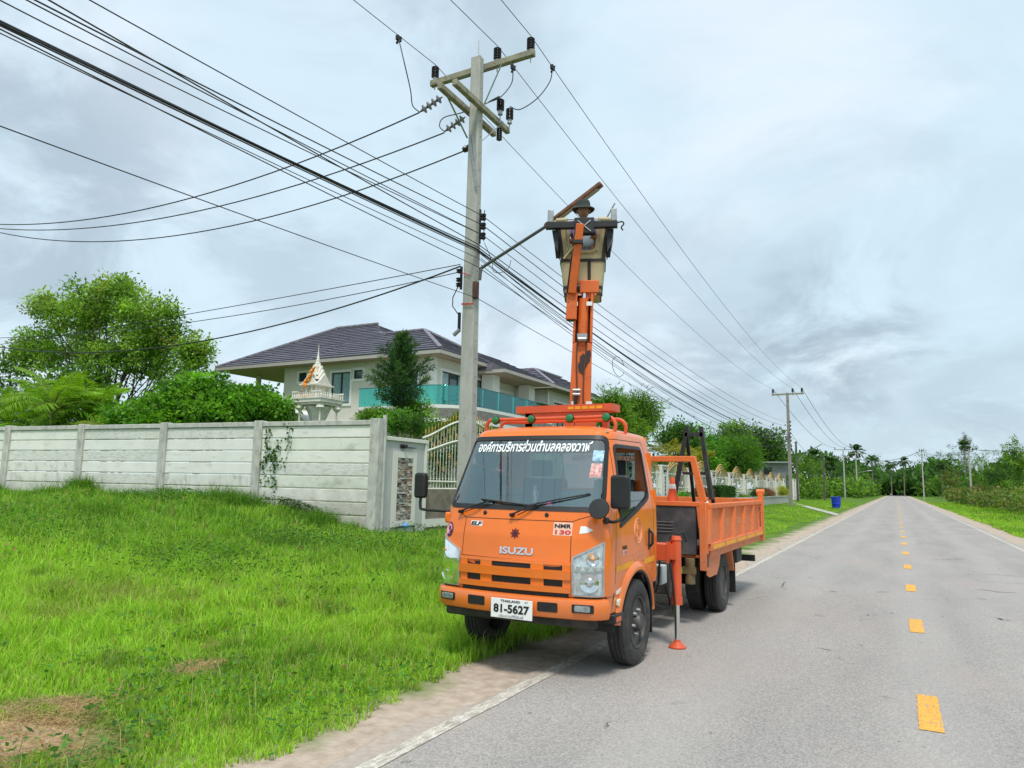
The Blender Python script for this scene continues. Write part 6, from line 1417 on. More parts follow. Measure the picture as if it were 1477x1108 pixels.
# headlights
HLP = lambda sg: [(sg*.56, .715), (sg*.56, 1.04), (sg*.845, 1.18), (sg*.845, .715)]
for sg in (1, -1):
    P = dens(roundpoly(HLP(sg), .02, 3), .025)
    h = patch(fn_f, P, .003, rings=6).build('headlight', REFL, tk, smooth=60)
    ringp(fn_f, P, .014, .014, .014).build('headlight_bezel', mat('silver_bezel', (.5, .5, .5), .35, metal=.6) if sg == 1 else bpy.data.materials['silver_bezel'], h, smooth=40)
    patch(fn_f, dens([(sg*.58, .92), (sg*.58, .932), (sg*.835, .932), (sg*.835, .92)], .04), .012, .01, rings=2).build('divider', GREYP, h)
    for zc, s0, rr in ((.83, .71, .085), (1.03, .74, .055)):
        c_ = S(sg*s0, zc, .004); n_ = (S(sg*s0, zc, .1)-S(sg*s0, zc, 0)).normalized(); mb = MB(); mb.lathe([(rr, .0), (rr*.96, .012), (rr*.8, .006), (rr*.45, -.0), (rr*.25, .012), (rr*.22, .02), (.002, .022)], c_, n_, 24); mb.build('lamp_bowl', CHROME, h, smooth=40)
        if zc > 1: mb = MB(); mb.ball(c_+n_*.012, .018, n=10, m=6); mb.build('amber_bulb', mat('amber_bulb', (.8, .35, .08), .3) if sg == 1 else bpy.data.materials['amber_bulb'], h, smooth=60)
    for k in range(4): c_ = S(sg*(.62+.07*k), .955, .004); n_ = (S(sg*.7, .95, .1)-S(sg*.7, .95, 0)).normalized(); mb = MB(); mb.lathe([(.02, 0), (.018, .006), (.002, .008)], c_, n_, 12); mb.build('small_reflector', CHROME, h)
    patch(fn_f, shrink(P, .008), .022, rings=6).build('lens', LENS, h, smooth=60)
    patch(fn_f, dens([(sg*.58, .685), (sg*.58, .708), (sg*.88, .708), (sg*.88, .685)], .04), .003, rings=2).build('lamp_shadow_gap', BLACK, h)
# text and marks mapped on the skin
def text(s, size, fn, u0, v0, m, name='lettering', width=None, height=None, bold=0., shear=0., off=.004, parent=None, align='CENTER', flip=False):
    cu = bpy.data.curves.new('t', 'FONT'); cu.body = s; cu.size = size; cu.align_x = 'LEFT'; cu.offset = bold; cu.shear = shear; cu.resolution_u = 4
    ob = bpy.data.objects.new('t', cu); COL.objects.link(ob); dg = bpy.context.evaluated_depsgraph_get(); me = bpy.data.meshes.new_from_object(ob.evaluated_get(dg)); bpy.data.objects.remove(ob)
    if len(me.vertices) == 0: print('EMPTY TEXT', s); return
    co = np.empty(len(me.vertices)*3); me.vertices.foreach_get('co', co); co = co.reshape(-1, 3); mn, mx = co.min(0), co.max(0)
    kx = (width/(mx[0]-mn[0])) if width else 1; ky = (height/(mx[1]-mn[1])) if height else kx
    cx = (mn[0]+mx[0])/2 if align == 'CENTER' else mn[0]; cy = (mn[1]+mx[1])/2
    pf = wl(parent or tk); V = [fn(u0+(c[0]-cx)*kx*(-1 if flip else 1), v0+(c[1]-cy)*ky, off)-pf for c in co]
    me2 = bpy.data.meshes.new(name); me2.from_pydata(V, [], [tuple(p.vertices) for p in me.polygons]); me2.materials.append(m); return link(name, me2, parent or tk)
text('องค์การบริหารส่วนตำบลคลองวาฬ', .1, fn_f, -.0, 2.015, LETTER, width=1.20, height=.115, bold=.0028, shear=.12, off=.0035, name='thai_lettering')
text('ISUZU', .1, fn_f, .04, 1.065, CHROME, 'maker_lettering', .33, .062, bold=.003, off=.008)
text('ELF', .1, fn_f, -.41, 1.285, BLKINK, 'model_lettering', .125, .034, bold=.004, off=.005, shear=.2); patch(fn_f, fl(-.475, -.345, 1.262, 1.308), .002, rings=2).build('sticker', WHITE, tk)
text('NMR', .1, fn_f, .46, 1.295, BLKINK, 'model_lettering', .15, .035, bold=.004, off=.005); patch(fn_f, fl(.375, .545, 1.215, 1.325), .002, rings=2).build('sticker', mat('pale_orange_sticker', (.80, .50, .38), .5), tk)
text('130', .1, fn_f, .465, 1.243, REDINK, 'model_lettering', .14, .036, bold=.003, off=.005)
P = []
for k in range(16): a = k*math.pi/8+.0; r_ = .052 if k % 2 == 0 else .030; P.append((.015+r_*math.sin(a), 1.215+r_*math.cos(a)))
patch(fn_f, P, .003, rings=2).build('star_emblem', mat('dark_red_emblem', (.16, .008, .012), .5), tk); patch(fn_f, [(.015+.017*math.cos(a), 1.215+.017*math.sin(a)) for a in np.linspace(0, 6.28, 14)[:-1]], .005, rings=2).build('emblem_centre', mat('maroon', (.05, .01, .02), .5), tk)
# round lion-like roundel sticker at the far corner, an abstract swirl
cc = (-.73, 1.215)
patch(fn_f, [(cc[0]+.052*math.cos(a), cc[1]+.07*math.sin(a)) for a in np.linspace(0, 6.28, 20)[:-1]], .003, rings=3).build('round_sticker', mat('dark_purple_sticker', (.06, .015, .07), .5), tk)
for q in range(3):
    mb = MB(); pts = [S(cc[0]+(.035-.01*q)*math.cos(a+q), cc[1]+(.05-.012*q)*math.sin(a+q), .007) for a in np.linspace(0, 4.2, 10)]; mb.tube(pts, .005, 4); mb.build('sticker_swirl', mat('pink_print', (.75, .35, .45), .5) if q == 0 else bpy.data.materials['pink_print'], tk)
patch(fn_f, [(.61, 1.235), (.615, 1.30), (.66, 1.30), (.73, 1.27), (.68, 1.245)], .003, rings=2).build('white_decal', WHITE, tk)
# plate
mb = MB(); pc = W(-.0, -.088, .578); pw, ph = .405, .165
mb.box(TX+.05-pw/2, TX+.05+pw/2, TY-.084, TY-.078, .495, .66); pl_ = mb.build('number_plate', mat('plate_white', (.80, .81, .80), .4, var=.02), tk, bevel=.003)
fp_ = lambda u, v, o: W(u+.05, -.084-o, v)
text('81-5627', .1, fp_, .0, .577, BLKINK, 'plate_number', .35, .075, bold=.0035, off=.003, parent=pl_); text('THAILAND', .1, fp_, -.01, .641, BLKINK, 'plate_word', .19, .02, bold=.003, off=.003, parent=pl_); text('77', .1, fp_, .145, .641, BLKINK, 'plate_word', .03, .016, off=.003, parent=pl_)
text('ประจวบคีรีขันธ์', .1, fp_, 0, .516, BLKINK, 'plate_word', .24, .024, off=.003, parent=pl_)
# stickers inside windshield
patch(fn_f, fl(.62, .73, 1.87, 1.97), .0, rings=2).build('permit_sticker', mat('blue_white_permit', (.35, .55, .85), .5, var=.5, scale=30), tk); patch(fn_f, fl(.62, .73, 1.72, 1.85), .0, rings=2).build('permit_sticker', mat('red_white_permit', (.62, .30, .28), .5, var=.6, scale=45), tk)
# wipers
def wiper(s0, z0, s1, z1, sa, za, sb, zb):
    mb = MB(); pv = S(s0, z0, .02); mb.cyl(S(s0, z0, 0), S(s0, z0, .05), .02, .016, 12); mb.tube([S(s0, z0, .045), S((s0+s1)/2, (z0+z1)/2, .06), S(s1, z1, .035)], .009, 6); mb.tube([S(s0+.06, z0+.0, .04), S(s1-.0, z1-.02, .03)], .0045, 5)
    mb.tube([S(sa+(sb-sa)*t, za+(zb-za)*t, .014+.008*math.sin(math.pi*t)) for t in np.linspace(0, 1, 9)], .008, 6); mb.build('wiper', BLACK, tk, smooth=50)
wiper(-.60, 1.385, -.27, 1.50, -.40, 1.505, .10, 1.465); wiper(-.03, 1.375, .22, 1.49, .07, 1.455, .66, 1.58)
for s in (-.33, .30): mb = MB(); mb.lathe([(.017, 0), (.02, .006), (.012, .014), (.002, .016)], S(s, 1.385, .0), (0, -1, .1), 12); mb.build('washer_nozzle', BLACK, tk)
# mirrors
def mirror(c, sz, arm, name='mirror'):
    mb = MB(); c = Vector(c); w_, h_ = sz; P = roundpoly([(-w_/2, -h_/2), (-w_/2, h_/2), (w_/2, h_/2), (w_/2, -h_/2)], .035); mb.prism([c+Vector((p[0], -.035, p[1])) for p in P], (0, .07, 0)); o = mb.build(name, BLACK, tk, bevel=.02)
    mb = MB(); mb.prism([c+Vector((p[0]*.88, .036, p[1]*.9)) for p in P], (0, .004, 0)); mb.build('mirror_glass', CHROME, o)
    mb = MB(); mb.tube(smoothpath(arm), .014, 8); mb.build('mirror_arm', BLACK, o, smooth=50)
mirror(W(.945, .20, 1.60), (.17, .29), [W(.93, .2, 1.46), W(.95, .2, 1.38), W(.90, .18, 1.345), S(.86, 1.345, .0)])
mirror(W(-1.14, .20, 1.62), (.13, .25), [W(-1.14, .2, 1.50), W(-1.14, .2, 1.42), W(-1.10, .2, 1.385), S(-.86, 1.375, .0)])
mb = MB(); c_ = S(.74, 1.455, .14); mb.lathe([(.005, -.03), (.065, -.02), (.092, 0), (.087, .012), (.005, .016)], c_, (-.2, -.35, 1) if False else (.1, -1, .35), 20); o = mb.build('round_mirror', BLACK, tk, smooth=40)
mb = MB(); mb.tube([c_+Vector((.0, .02, -.02)), S(.80, 1.38, .06), S(.86, 1.35, .0)], .009, 6); mb.build('mirror_arm', BLACK, o, smooth=50)
mb = MB(); mb.lathe([(.03, 0), (.03, .03), (.015, .04)], S(.84, 1.35, 0), (.7, -.7, .1), 12); mb.build('mirror_socket', BLACK, tk)
# far corner step block on which the left mirror arm sits
mb = MB(); mb.beam(S(-.80, 1.32, -.02), S(-1.0, 1.32, .04), .12, .10); mb.build('mirror_bracket', ORANGE, tk, bevel=.015)
# door furniture
fr = fn_side(1)
patch(fr, dens(roundpoly([(1.30, 1.03), (1.30, 1.24), (1.37, 1.24), (1.37, 1.03)], .03), .03), .004, .004, rings=3).build('handle_recess', BLACK, tk)
mb = MB(); mb.tube([side(1.335, 1.06, .01), side(1.335, 1.09, .035), side(1.335, 1.19, .035), side(1.335, 1.215, .01)], .013, 8); mb.build('door_handle', BLACK, tk, smooth=50)
for a, b in ((.375, .86), (1.16, 1.50)): patch(fr, dens([(a, .90+.0*a), (a, .955), (b, .965), (b, .91)], .05), .003, rings=2).build('reflective_stripe', YEL, tk)
text('NMR', .1, fr, .60, 1.10, BLKINK, 'model_lettering', .13, .034, bold=.004); text('130', .1, fr, .60, 1.055, REDINK, 'model_lettering', .12, .034, bold=.003)
patch(fr, [(.535, 1.035), (.535, 1.075), (.665, 1.075), (.665, 1.035)], .002, rings=2).build('sticker', WHITE, tk)
PNK = mat('faded_pink_print', (.80, .38, .22), .5, var=.1)
text('เทศบาลตำบลคลองวาฬ', .1, fr, 1.02, 1.02, PNK, 'door_lettering', .40, .04, bold=.002); text('โทร 032-661234'[:3]+' 0-3260', .1, fr, 1.03, .965, PNK, 'door_lettering', .30, .03, bold=.002)
mb = MB(); mb.tube([side(.98+.115*math.cos(a), 1.23+.115*math.sin(a), .002) for a in np.linspace(0, 2*math.pi, 36)], .004, 4, caps=False); mb.tube([side(.98+.085*math.cos(a), 1.23+.085*math.sin(a), .002) for a in np.linspace(0, 2*math.pi, 30)], .003, 4, caps=False)
mb.tube([side(.94, 1.18, .002), side(.98, 1.29, .002), side(1.02, 1.18, .002), side(.93, 1.25, .002), side(1.03, 1.25, .002)], .003, 4); mb.build('door_crest', PNK, tk)
patch(fr, dens(roundpoly([(.40, .70), (.40, .735), (.57, .765), (.57, .735)], .012), .04), .003, .003, rings=2).build('side_decal', WHITE, tk)
patch(fr, dens(roundpoly([(.405, .605), (.405, .665), (.52, .665), (.52, .605)], .018), .04), .022, .02, rings=2).build('side_marker_lamp', mat('cream_marker_lens', (.75, .68, .50), .25), tk, bevel=.004)
patch(fr, dens([(.30, .575), (.30, .59), (.33, .735), (.35, .72)], .04), .002, rings=2).build('corner_gap', BLACK, tk)
mb = MB()
for sg in (1, -1):
    lo = [(.26, .56), (.28, .74)] 
# lower cab sill: in front of the arch
for sg in (1, -1):
    fq = fn_side(sg); P = [(.10, .56), (.30, .56), (.46, .56), (.463, .705), (.10, .705)]
    patch(fq, dens(P, .04), -.002, .012, rings=4).build('cab_sill', ORANGE, tk, smooth=30)
    mb = MB(); mb.box(TX+sg*.62 if sg > 0 else TX-.87, TX+.87 if sg > 0 else TX-.62, TY+.27, TY+.50, .475, .552); st = mb.build('step', BLACK, tk, bevel=.008)
    if sg > 0: mb = MB(); mb.box(TX+.868, TX+.873, TY+.30, TY+.42, .49, .53); mb.build('step_reflector', mat('amber_reflector', (.6, .10, .02), .3), st)
    # arch flare: orange band plus black lip
    mb = MB(); vs = []; fs = []; n = 26
    for i in range(n+1):
        a = R(-10+200*i/n); 
        a = R(8+164*i/n)
        for r_, o_ in ((AR+.075, .0), (AR+.06, .022), (AR+.0, .03), (AR-.02, .0)):
            ly, z = AC[0]-r_*math.cos(a), AC[1]+r_*math.sin(a); ly = min(ly, 1.58); vs.append(side(ly, z, o_, sg))
    for i in range(n):
        for j in range(3): fs.append((i*4+j, i*4+j+1, i*4+j+5, i*4+j+4))
    mb.add(vs, fs).build('wheel_arch', ORANGE, tk, smooth=50)
    mb = MB(); mb.tube([side(min(1.58, AC[0]-(AR-.012)*math.cos(a)), AC[1]+(AR-.012)*math.sin(a), .006, sg) for a in np.linspace(R(10), R(168), 26)], .017, 8); mb.build('arch_lip', BLACK, tk, smooth=50)
    # inner wheel well
    mb = MB(); x0, x1 = sg*.80, sg*.45; P = [(AC[0]-.50*math.cos(a), AC[1]+.50*math.sin(a)) for a in np.linspace(R(0), R(180), 18)]
    vs = [W(x, p[0], p[1]) for p in P for x in (x0, x1)]; mb.add(vs, [(2*i, 2*i+1, 2*i+3, 2*i+2) for i in range(17)]); mb.build('wheel_well', DARKM, tk)
    # mudflap behind the front wheel
    mb = MB(); mb.box(*(sorted((TX+sg*.60, TX+sg*.84))), TY+1.42, TY+1.44, .22, .70); mb.build('mudflap', BLACK, tk)
# ------------------------------------------------------------------ wheels
def wheel(cx, cy, sg, rear=False, name='wheel', depth=None):
    """outer face at x=cx, axle along x, sg=+1 faces right"""
    r = .392; wd = .21; wr = root('tmp', (cx, cy, r), 'x', 'x'); 
    del wr['label'], wr['category']; wr.name = 'wheel'; wr.parent = tk; wr.location = Vector((cx, cy, r))-wl(tk); WL[wr.name] = Vector((cx, cy, r))
    ax = Vector((sg, 0, 0)); o = Vector((cx, cy, r))-ax*wd
    def tyre(o):
        p = [(.235, .012), (.27, .0), (.32, .002), (.365, .018)]
        gr = [.055, .095, .135]
        p += [(.386, .03)]
        for g in gr: p += [(r-.001, g-.010), (r-.012, g-.008), (r-.012, g), (r-.001, g+.002)]
        p += [(.386, wd-.03), (.365, wd-.018), (.345, wd-.004), (.335, wd-.003), (.32, wd), (.27, wd-.003), (.235, wd-.02), (.225, wd-.03), (.225, .03)]
        mb = MB(); mb.lathe(p, o, ax, 48, closed=True)
        k = len(p); b = (k-1)*48
        mb.f += [(b+j, b+(j+1) % 48, (j+1) % 48, j) for j in range(48)]; mb.mi += [0]*48; return mb.build('tyre', TYRE, wr, smooth=30)
    tyre(o)
    mb = MB(); q = wd
    if not rear: p = [(.228, q-.04), (.235, q-.012), (.222, q-.016), (.215, q-.05), (.185, q-.07), (.155, q-.045), (.12, q-.035), (.085, q-.034), (.083, q+.0), (.075, q+.02), (.045, q+.03), (.002, q+.031)]
    else: p = [(.228, q-.04), (.235, q-.012), (.222, q-.016), (.215, q-.06), (.20, q-.12), (.16, q-.15), (.13, q-.15), (.11, q-.14), (.105, q-.06), (.09, q-.04), (.002, q-.038)]
    mb.lathe(p, o, ax, 40); mb.build('rim', STEEL, wr, smooth=30)
    mb = MB(); h0 = q-.034 if not rear else q-.145
    for k in range(6):
        a = k*math.pi/3+.2; c = o+ax*h0+Vector((0, math.cos(a), math.sin(a)))*.108; mb.cyl(c, c+ax*.028, .019, .016, 6)
    mb.build('wheel_nut', CHROME if False else GALV, wr)
    mb = MB()
    for k in range(6):
        a = k*math.pi/3-.3; c = o+ax*(q-.062 if not rear else q-.128)+Vector((0, math.cos(a), math.sin(a)))*(.182); mb.lathe([(.024, -.004), (.024, .012), (.002, .012)], c, ax, 12)
    mb.build('rim_hole', BLACK, wr); return wr
wheel(TX+.86, TY+.97, 1); wheel(TX-.86, TY+.97, -1)
RY_ = TY+4.46
wheel(TX+.93, RY_, 1, True); wheel(TX-.93, RY_, -1, True)
for sg in (1, -1):
    ax = Vector((sg, 0, 0)); mb = MB(); r = .392; p = [(.235, .012), (.27, 0), (.32, .002), (.365, .018), (.39, .03), (.39, .18), (.365, .192), (.32, .21), (.27, .207), (.235, .19)]; mb.lathe(p, Vector((TX+sg*.93, RY_, r))-ax*.46, ax, 40); mb.build('inner_tyre', TYRE, tk, smooth=30)
# chassis
mb = MB()
for x in (-.35, .35): mb.box(TX+x-.035, TX+x+.035, TY+.3, TY+6.9, .56, .76)
for y in (.6, 1.9, 3.1, 4.4, 5.6, 6.8): mb.box(TX-.31, TX+.31, TY+y, TY+y+.07, .58, .74)
mb.build('chassis_rail', DARKM, tk)
mb = MB(); mb.cyl(W(-.75, .95, .39), W(.75, .95, .39), .045, n=12); mb.cyl(W(-.8, 4.46, .39), W(.8, 4.46, .39), .07, n=12); mb.ball(W(0, 4.46, .39), .19, n=16, m=10); mb.build('axle', DARKM, tk, smooth=50)
mb = MB()
for x in (-.42, .42):
    for y0 in (.4, 3.7):
        mb.tube([W(x, y0+1.1*t, .52-.08*math.sin(math.pi*t)) for t in np.linspace(0, 1, 9)], .035, 6)
mb.build('leaf_spring', DARKM, tk)
mb = MB(); mb.box(TX-.3, TX+.3, TY+.35, TY+1.45, .42, .95); mb.build('engine_block', DARKM, tk, bevel=.03)
mb = MB(); mb.box(TX+.30, TX+.68, TY+2.62, TY+3.15, .42, .80); mb.build('tool_box', DARKM, tk, bevel=.02)
mb = MB(); mb.box(TX-.84, TX-.42, TY+1.9, TY+3.0, .42, .82); mb.build('fuel_tank', DARKM, tk, bevel=.05)
mb = MB(); mb.box(TX+.44, TX+.76, TY+2.06, TY+2.26, .60, .80); bt = mb.build('battery', mat('pale_battery_case', (.45, .50, .48), .5, var=.15), tk, bevel=.01)
for y, m in ((2.05, mat('green_valve', (.05, .3, .08), .5)), (2.12, YEL), (2.2, BLACK), (2.26, bpy.data.materials['green_valve'])): mb = MB(); mb.cyl(W(.62, y, .82), W(.62, y, .86), .022, n=8); mb.build('battery_cap', m, bt)
mb = MB()
for k in range(5):
    y = 1.55+.12*k; mb.tube(smoothpath([W(.55+.05*k, y, .95), W(.70, y+.05, .75-.05*k), W(.66-.04*k, y+.25, .50-.04*(k % 3)), W(.5, y+.5, .62)]), .011, 6)
mb.tube(smoothpath([W(.72, 1.6, .92), W(.80, 1.66, .7), W(.74, 1.8, .45), W(.86, 2.0, .40), W(.84, 1.92, .62)]), .012, 6)
mb.build('hydraulic_hose', BLACK, tk, smooth=60)
mb = MB(); mb.cyl(W(.40, 1.50, .60), W(.70, 1.55, .60), .055, n=12); mb.build('air_canister', mat('dirty_cream_canister', (.30, .29, .22), .6), tk, smooth=40)
mb = MB(); mb.box(TX+.58, TX+.66, TY+1.42, TY+1.48, .62, .74); mb.build('relay_box', WHITE, tk)
# engine hump / blackness between cab and bed
mb = MB(); mb.box(TX-.5, TX+.5, TY+1.7, TY+3.1, .77, .86); mb.build('subframe', DARKM, tk)
# ------------------------------------------------------------------ stabiliser
for sg, vis in ((1, True), (-1, False)):
    xo = sg*.97; yb = 1.88
    mb = MB(); mb.box(*sorted((TX+sg*.05, TX+sg*.90)), TY+yb-.08, TY+yb+.08, .88, 1.06); mb.build('outrigger_beam', REDO, tk, bevel=.01)
    mb = MB(); mb.box(*sorted((TX+sg*.89, TX+sg*.92)), TY+yb-.09, TY+yb+.08, .86, 1.08); mb.cyl(W(xo, yb, .52), W(xo, yb, 1.10), .05, n=18); mb.cyl(W(xo, yb, 1.10), W(xo, yb, 1.14), .058, .045, 18)
    mb.cyl(W(xo, yb, .44), W(xo, yb, .52), .058, n=18); mb.box(*sorted((TX+sg*.92, TX+sg*.98)), TY+yb-.07, TY+yb-.03, .90, 1.06); mb.build('outrigger_cylinder', REDO, tk, smooth=40)
    mb = MB(); mb.cyl(W(xo, yb, .06), W(xo, yb, .46), .027, n=16); mb.build('outrigger_rod', CHROME, tk, smooth=40)
    mb = MB(); mb.lathe([(.09, 0), (.09, .012), (.036, .06), (.032, .08)], W(xo, yb, .008), n=20); mb.build('outrigger_foot', REDO, tk, smooth=30)
    mb = MB(); mb.tube(smoothpath([W(xo-.05*sg, yb-.02, 1.14), W(xo-.07*sg, yb-.07, 1.0), W(xo-.02*sg, yb-.085, .7), W(xo, yb-.075, .45)]), .011, 6); mb.tube([W(xo, yb, 1.16), W(xo+.06*sg, yb+.06, 1.18), W(xo+.08*sg, yb+.12, 1.08)], .012, 6); mb.build('outrigger_hose', BLACK, tk, smooth=60)
mb = MB(); mb.box(TX+.90, TX+.96, TY+yb+.02, TY+yb+.16, 1.05, 1.12); mb.build('valve_block', REDO, tk)
# ------------------------------------------------------------------ dump bed
bd0, bd1, bxh, bz0, bz1 = 3.20, 7.10, .985, .90, 1.455
bed = MB(); bed.box(TX-bxh+.05, TX+bxh-.05, TY+bd0+.05, TY+bd1-.05, bz0, bz0+.05); bed.build('bed_floor', DARKM, tk)
GREYB = mat('dark_bed_sheet', (.045, .045, .048), .7, var=.35, scale=5, dark=(.12, .10, .09), dthr=(.5, .8), dscale=5)
mb = MB(); mb.box(TX-.90, TX+.86, TY+bd0-.02, TY+bd0+.03, .84, 1.42); mb.build('headboard_sheet', GREYB, tk)
mb = MB()
for k in range(4): mb.box(TX+.34, TX+.58, TY+bd0-.034, TY+bd0-.027, 1.10+.04*k, 1.105+.04*k)
mb.build('headboard_louvre', GALV, tk)
mb = MB(); mb.box(TX-.95, TX+.95, TY+bd0-.035, TY+bd0+.055, 1.42, 1.475); mb.build('headboard_rail', ORANGE2, tk, bevel=.006)
for sg in (1, -1):
    mb = MB(); mb.beam(W(sg*.955, bd0, .66), W(sg*.955, bd0, 1.47), .085, .12, upv=Vector((0, 1, 0))); mb.beam(W(sg*.955, bd0, 1.47), W(sg*.84, bd0-.02, 2.02), .085, .07, .07, .06, upv=Vector((0, 1, 0))); mb.build('headboard_post', ORANGE2, tk, bevel=.006)
mb = MB(); mb.beam(W(-.87, bd0-.02, 2.0), W(.87, bd0-.02, 2.0), .06, .07); mb.build('headboard_top_bar', ORANGE2, tk, bevel=.006)
mb = MB(); mb.box(TX+.91, TX+.998, TY+bd0-.045, TY+bd0+.045, .70, .86); mb.build('post_slot', BLACK, tk); 
for sg in (1, -1):
    x1 = TX+sg*bxh; x0 = TX+sg*(bxh-.035); mb = MB(); mb.box(*sorted((x0, x1)), TY+bd0+.06, TY+bd1, bz0+.01, bz1-.03); sd_ = mb.build('side_panel', ORANGE2, tk)
    mb = MB(); mb.box(*sorted((TX+sg*(bxh-.05), TX+sg*(bxh+.045))), TY+bd0+.06, TY+bd1, bz1-.06, bz1); mb.build('top_rail', ORANGE2, sd_, bevel=.008)
    mb = MB(); mb.box(*sorted((TX+sg*(bxh-.04), TX+sg*(bxh+.05))), TY+bd0+.06, TY+bd1, bz0-.015, bz0+.075); mb.build('bottom_rail', ORANGE2, sd_, bevel=.006)
    n = 5; L = (bd1-bd0-.1)/n
    for k in range(n+1):
        y = bd0+.10+k*L; mb = MB(); xx0, xx1 = TX+sg*bxh, TX+sg*(bxh+.042)
        mb.add([(xx0, TY+y-.12, bz0+.075), (xx0, TY+y+.12, bz0+.075), (xx0, TY+y+.07, bz1-.06), (xx0, TY+y-.07, bz1-.06), (xx1, TY+y-.055, bz0+.075), (xx1, TY+y+.055, bz0+.075), (xx1, TY+y+.035, bz1-.06), (xx1, TY+y-.035, bz1-.06)],
               [(4, 5, 6, 7), (0, 1, 5, 4), (1, 2, 6, 5), (2, 3, 7, 6), (3, 0, 4, 7)]); mb.build('rib', ORANGE2, sd_)
    if sg > 0:
        for k in range(n):
            y0_ = bd0+.14+k*L; mb = MB(); mb.box(TX+bxh+.051, TX+bxh+.054, TY+y0_, TY+y0_+L-.10, bz0+.005, bz0+.055); mb.build('reflective_tape', YEL, sd_)
        fb_ = lambda u, v, o: Vector((TX+bxh+.0+o, TY+u, v))
        for k, s in enumerate(('อบต.', 'คลอง', 'วาฬ')): text(s, .1, fb_, bd0+.10+(k+1.5)*L-.0, 1.19, PNK, 'bed_lettering', .22, .09, off=.004, bold=.002)
mb = MB(); mb.box(TX-bxh, TX+bxh, TY+bd1, TY+bd1+.05, bz0-.05, bz1+.03); mb.build('tailgate', ORANGE2, tk, bevel=.008)
for sg in (1, -1): mb = MB(); mb.box(*sorted((TX+sg*(bxh-.02), TX+sg*(bxh+.06))), TY+bd1-.02, TY+bd1+.10, bz0-.12, bz1+.12); mb.cyl(W(sg*(bxh-.05), bd1+.05, bz1+.14), W(sg*(bxh+.08), bd1+.05, bz1+.14), .05, n=12); mb.build('tailgate_hinge_post', ORANGE2, tk, bevel=.006)
mb = MB()
for k in range(9): mb.ball(W(bxh+.065, bd1-.35+.01*math.sin(k), bz1-.12-.035*k), .014, n=6, m=4)
mb.build('tailgate_chain', BLACK, tk)
mb = MB()
for k in range(12): mb.box(TX-bxh+.04, TX+bxh-.02, TY+bd0+.25+k*.34, TY+bd0+.32+k*.34, bz0-.09, bz0-.005)
mb.box(TX+bxh-.06, TX+bxh+.02, TY+bd0+.1, TY+bd1, bz0-.10, bz0-.016); mb.build('bed_crossmember', ORANGE2, tk)
# rear fender: folded sheet, and mudflap
for sg in (1, -1):
    P = [(RY_-TY-.62, .56), (RY_-TY-.60, .76), (RY_-TY+.36, .86), (RY_-TY+.52, .80), (RY_-TY+.62, .52)]
    mb = MB(); 
    x0, x1 = TX+sg*.50, TX+sg*.97
    P2 = [(.50+3.0, .60), (3.52, .80), (4.62, .845), (4.74, .80), (4.60, .80), (4.50, .62)]
    mb = MB(); o2 = [(3.18, .62), (3.18, .82), (4.70, .84), (4.78, .80), (4.92, .50), (4.88, .50), (4.74, .785), (4.66, .80), (4.40, .80), (4.15, .63), (3.6, .60)]
    mb.prism([Vector((x0, TY+a, b)) for a, b in [(3.22, .80), (4.70, .82), (4.78, .78), (4.90, .50), (4.94, .50), (4.82, .80), (4.72, .85), (3.22, .83)]], (x1-x0, 0, 0)); mb.build('rear_fender', BLACK if False else ORANGE2, tk, bevel=.004)
    mb = MB(); mb.prism([Vector((x1-.004*sg, TY+a, b)) for a, b in [(3.24, .60), (3.24, .82), (4.06, .82), (3.95, .66), (3.80, .56), (3.40, .56)]], (.006*sg, 0, 0)); mb.build('fender_skirt', ORANGE2, tk)
    mb = MB(); mb.box(*sorted((TX+sg*.50, TX+sg*.98)), TY+4.93, TY+4.95, .20, .80); mb.build('mudflap', BLACK, tk)
mb = MB(); mb.box(TX+.60, TX+.90, TY+5.5, TY+5.9, .55, .82); mb.build('rear_box', DARKM, tk, bevel=.01)
mb = MB(); mb.box(TX-.9, TX+.9, TY+7.0, TY+7.08, .45, .55); mb.box(TX+.6, TX+.66, TY+7.0, TY+7.06, .55, .8); mb.build('rear_underride_bar', DARKM, tk)
for sg in (1,): mb = MB(); mb.cyl(W(.80, 3.12, .50), W(.80, 3.12, .80), .06, n=14); mb.box(TX+.72, TX+.88, TY+3.06, TY+3.10, .62, .70); mb.build('hydraulic_unit', mat('greasy_hydraulic_unit', (.13, .09, .04), .5, var=.5), tk)
# roof bar with lamps
mb = MB()
RZ = 2.305
for y in (.72, 1.02):
    mb.tube(smoothpath([W(-.70, y, 2.17), W(-.70, y, RZ-.06), W(-.64, y, RZ), W(-.4, y, RZ), W(.4, y, RZ), W(.64, y, RZ), W(.71, y, RZ-.06), W(.71, y, 2.17)]), .019, 10)
mb.build('roof_rack', REDO, tk, smooth=50)
mb = MB(); mb.beam(W(-.60, 1.29, 2.455), W(.52, 1.29, 2.455), .22, .075); mb.build('boom_rest', REDO, tk)
mb = MB(); mb.beam(W(-.40, 1.22, 2.38), W(.44, 1.22, 2.38), .04, .06); mb.build('boom_rest_rail', REDO, tk)
mb = MB()
for x_ in (-.5, .4): mb.box(TX+x_-.03, TX+x_+.03, TY+1.27, TY+1.33, 2.20, 2.419); mb.build('rest_bracket', REDO, tk)
mb = MB()
for k in range(5): mb.box(TX+.02+k*.08, TX+.085+k*.08, TY+1.176, TY+1.179, 2.442, 2.472)
mb.build('yellow_marking', YEL, tk)
GRN = mat('green_lamp_glass', (.012, .17, .04), .2, var=.2, coat=.5)
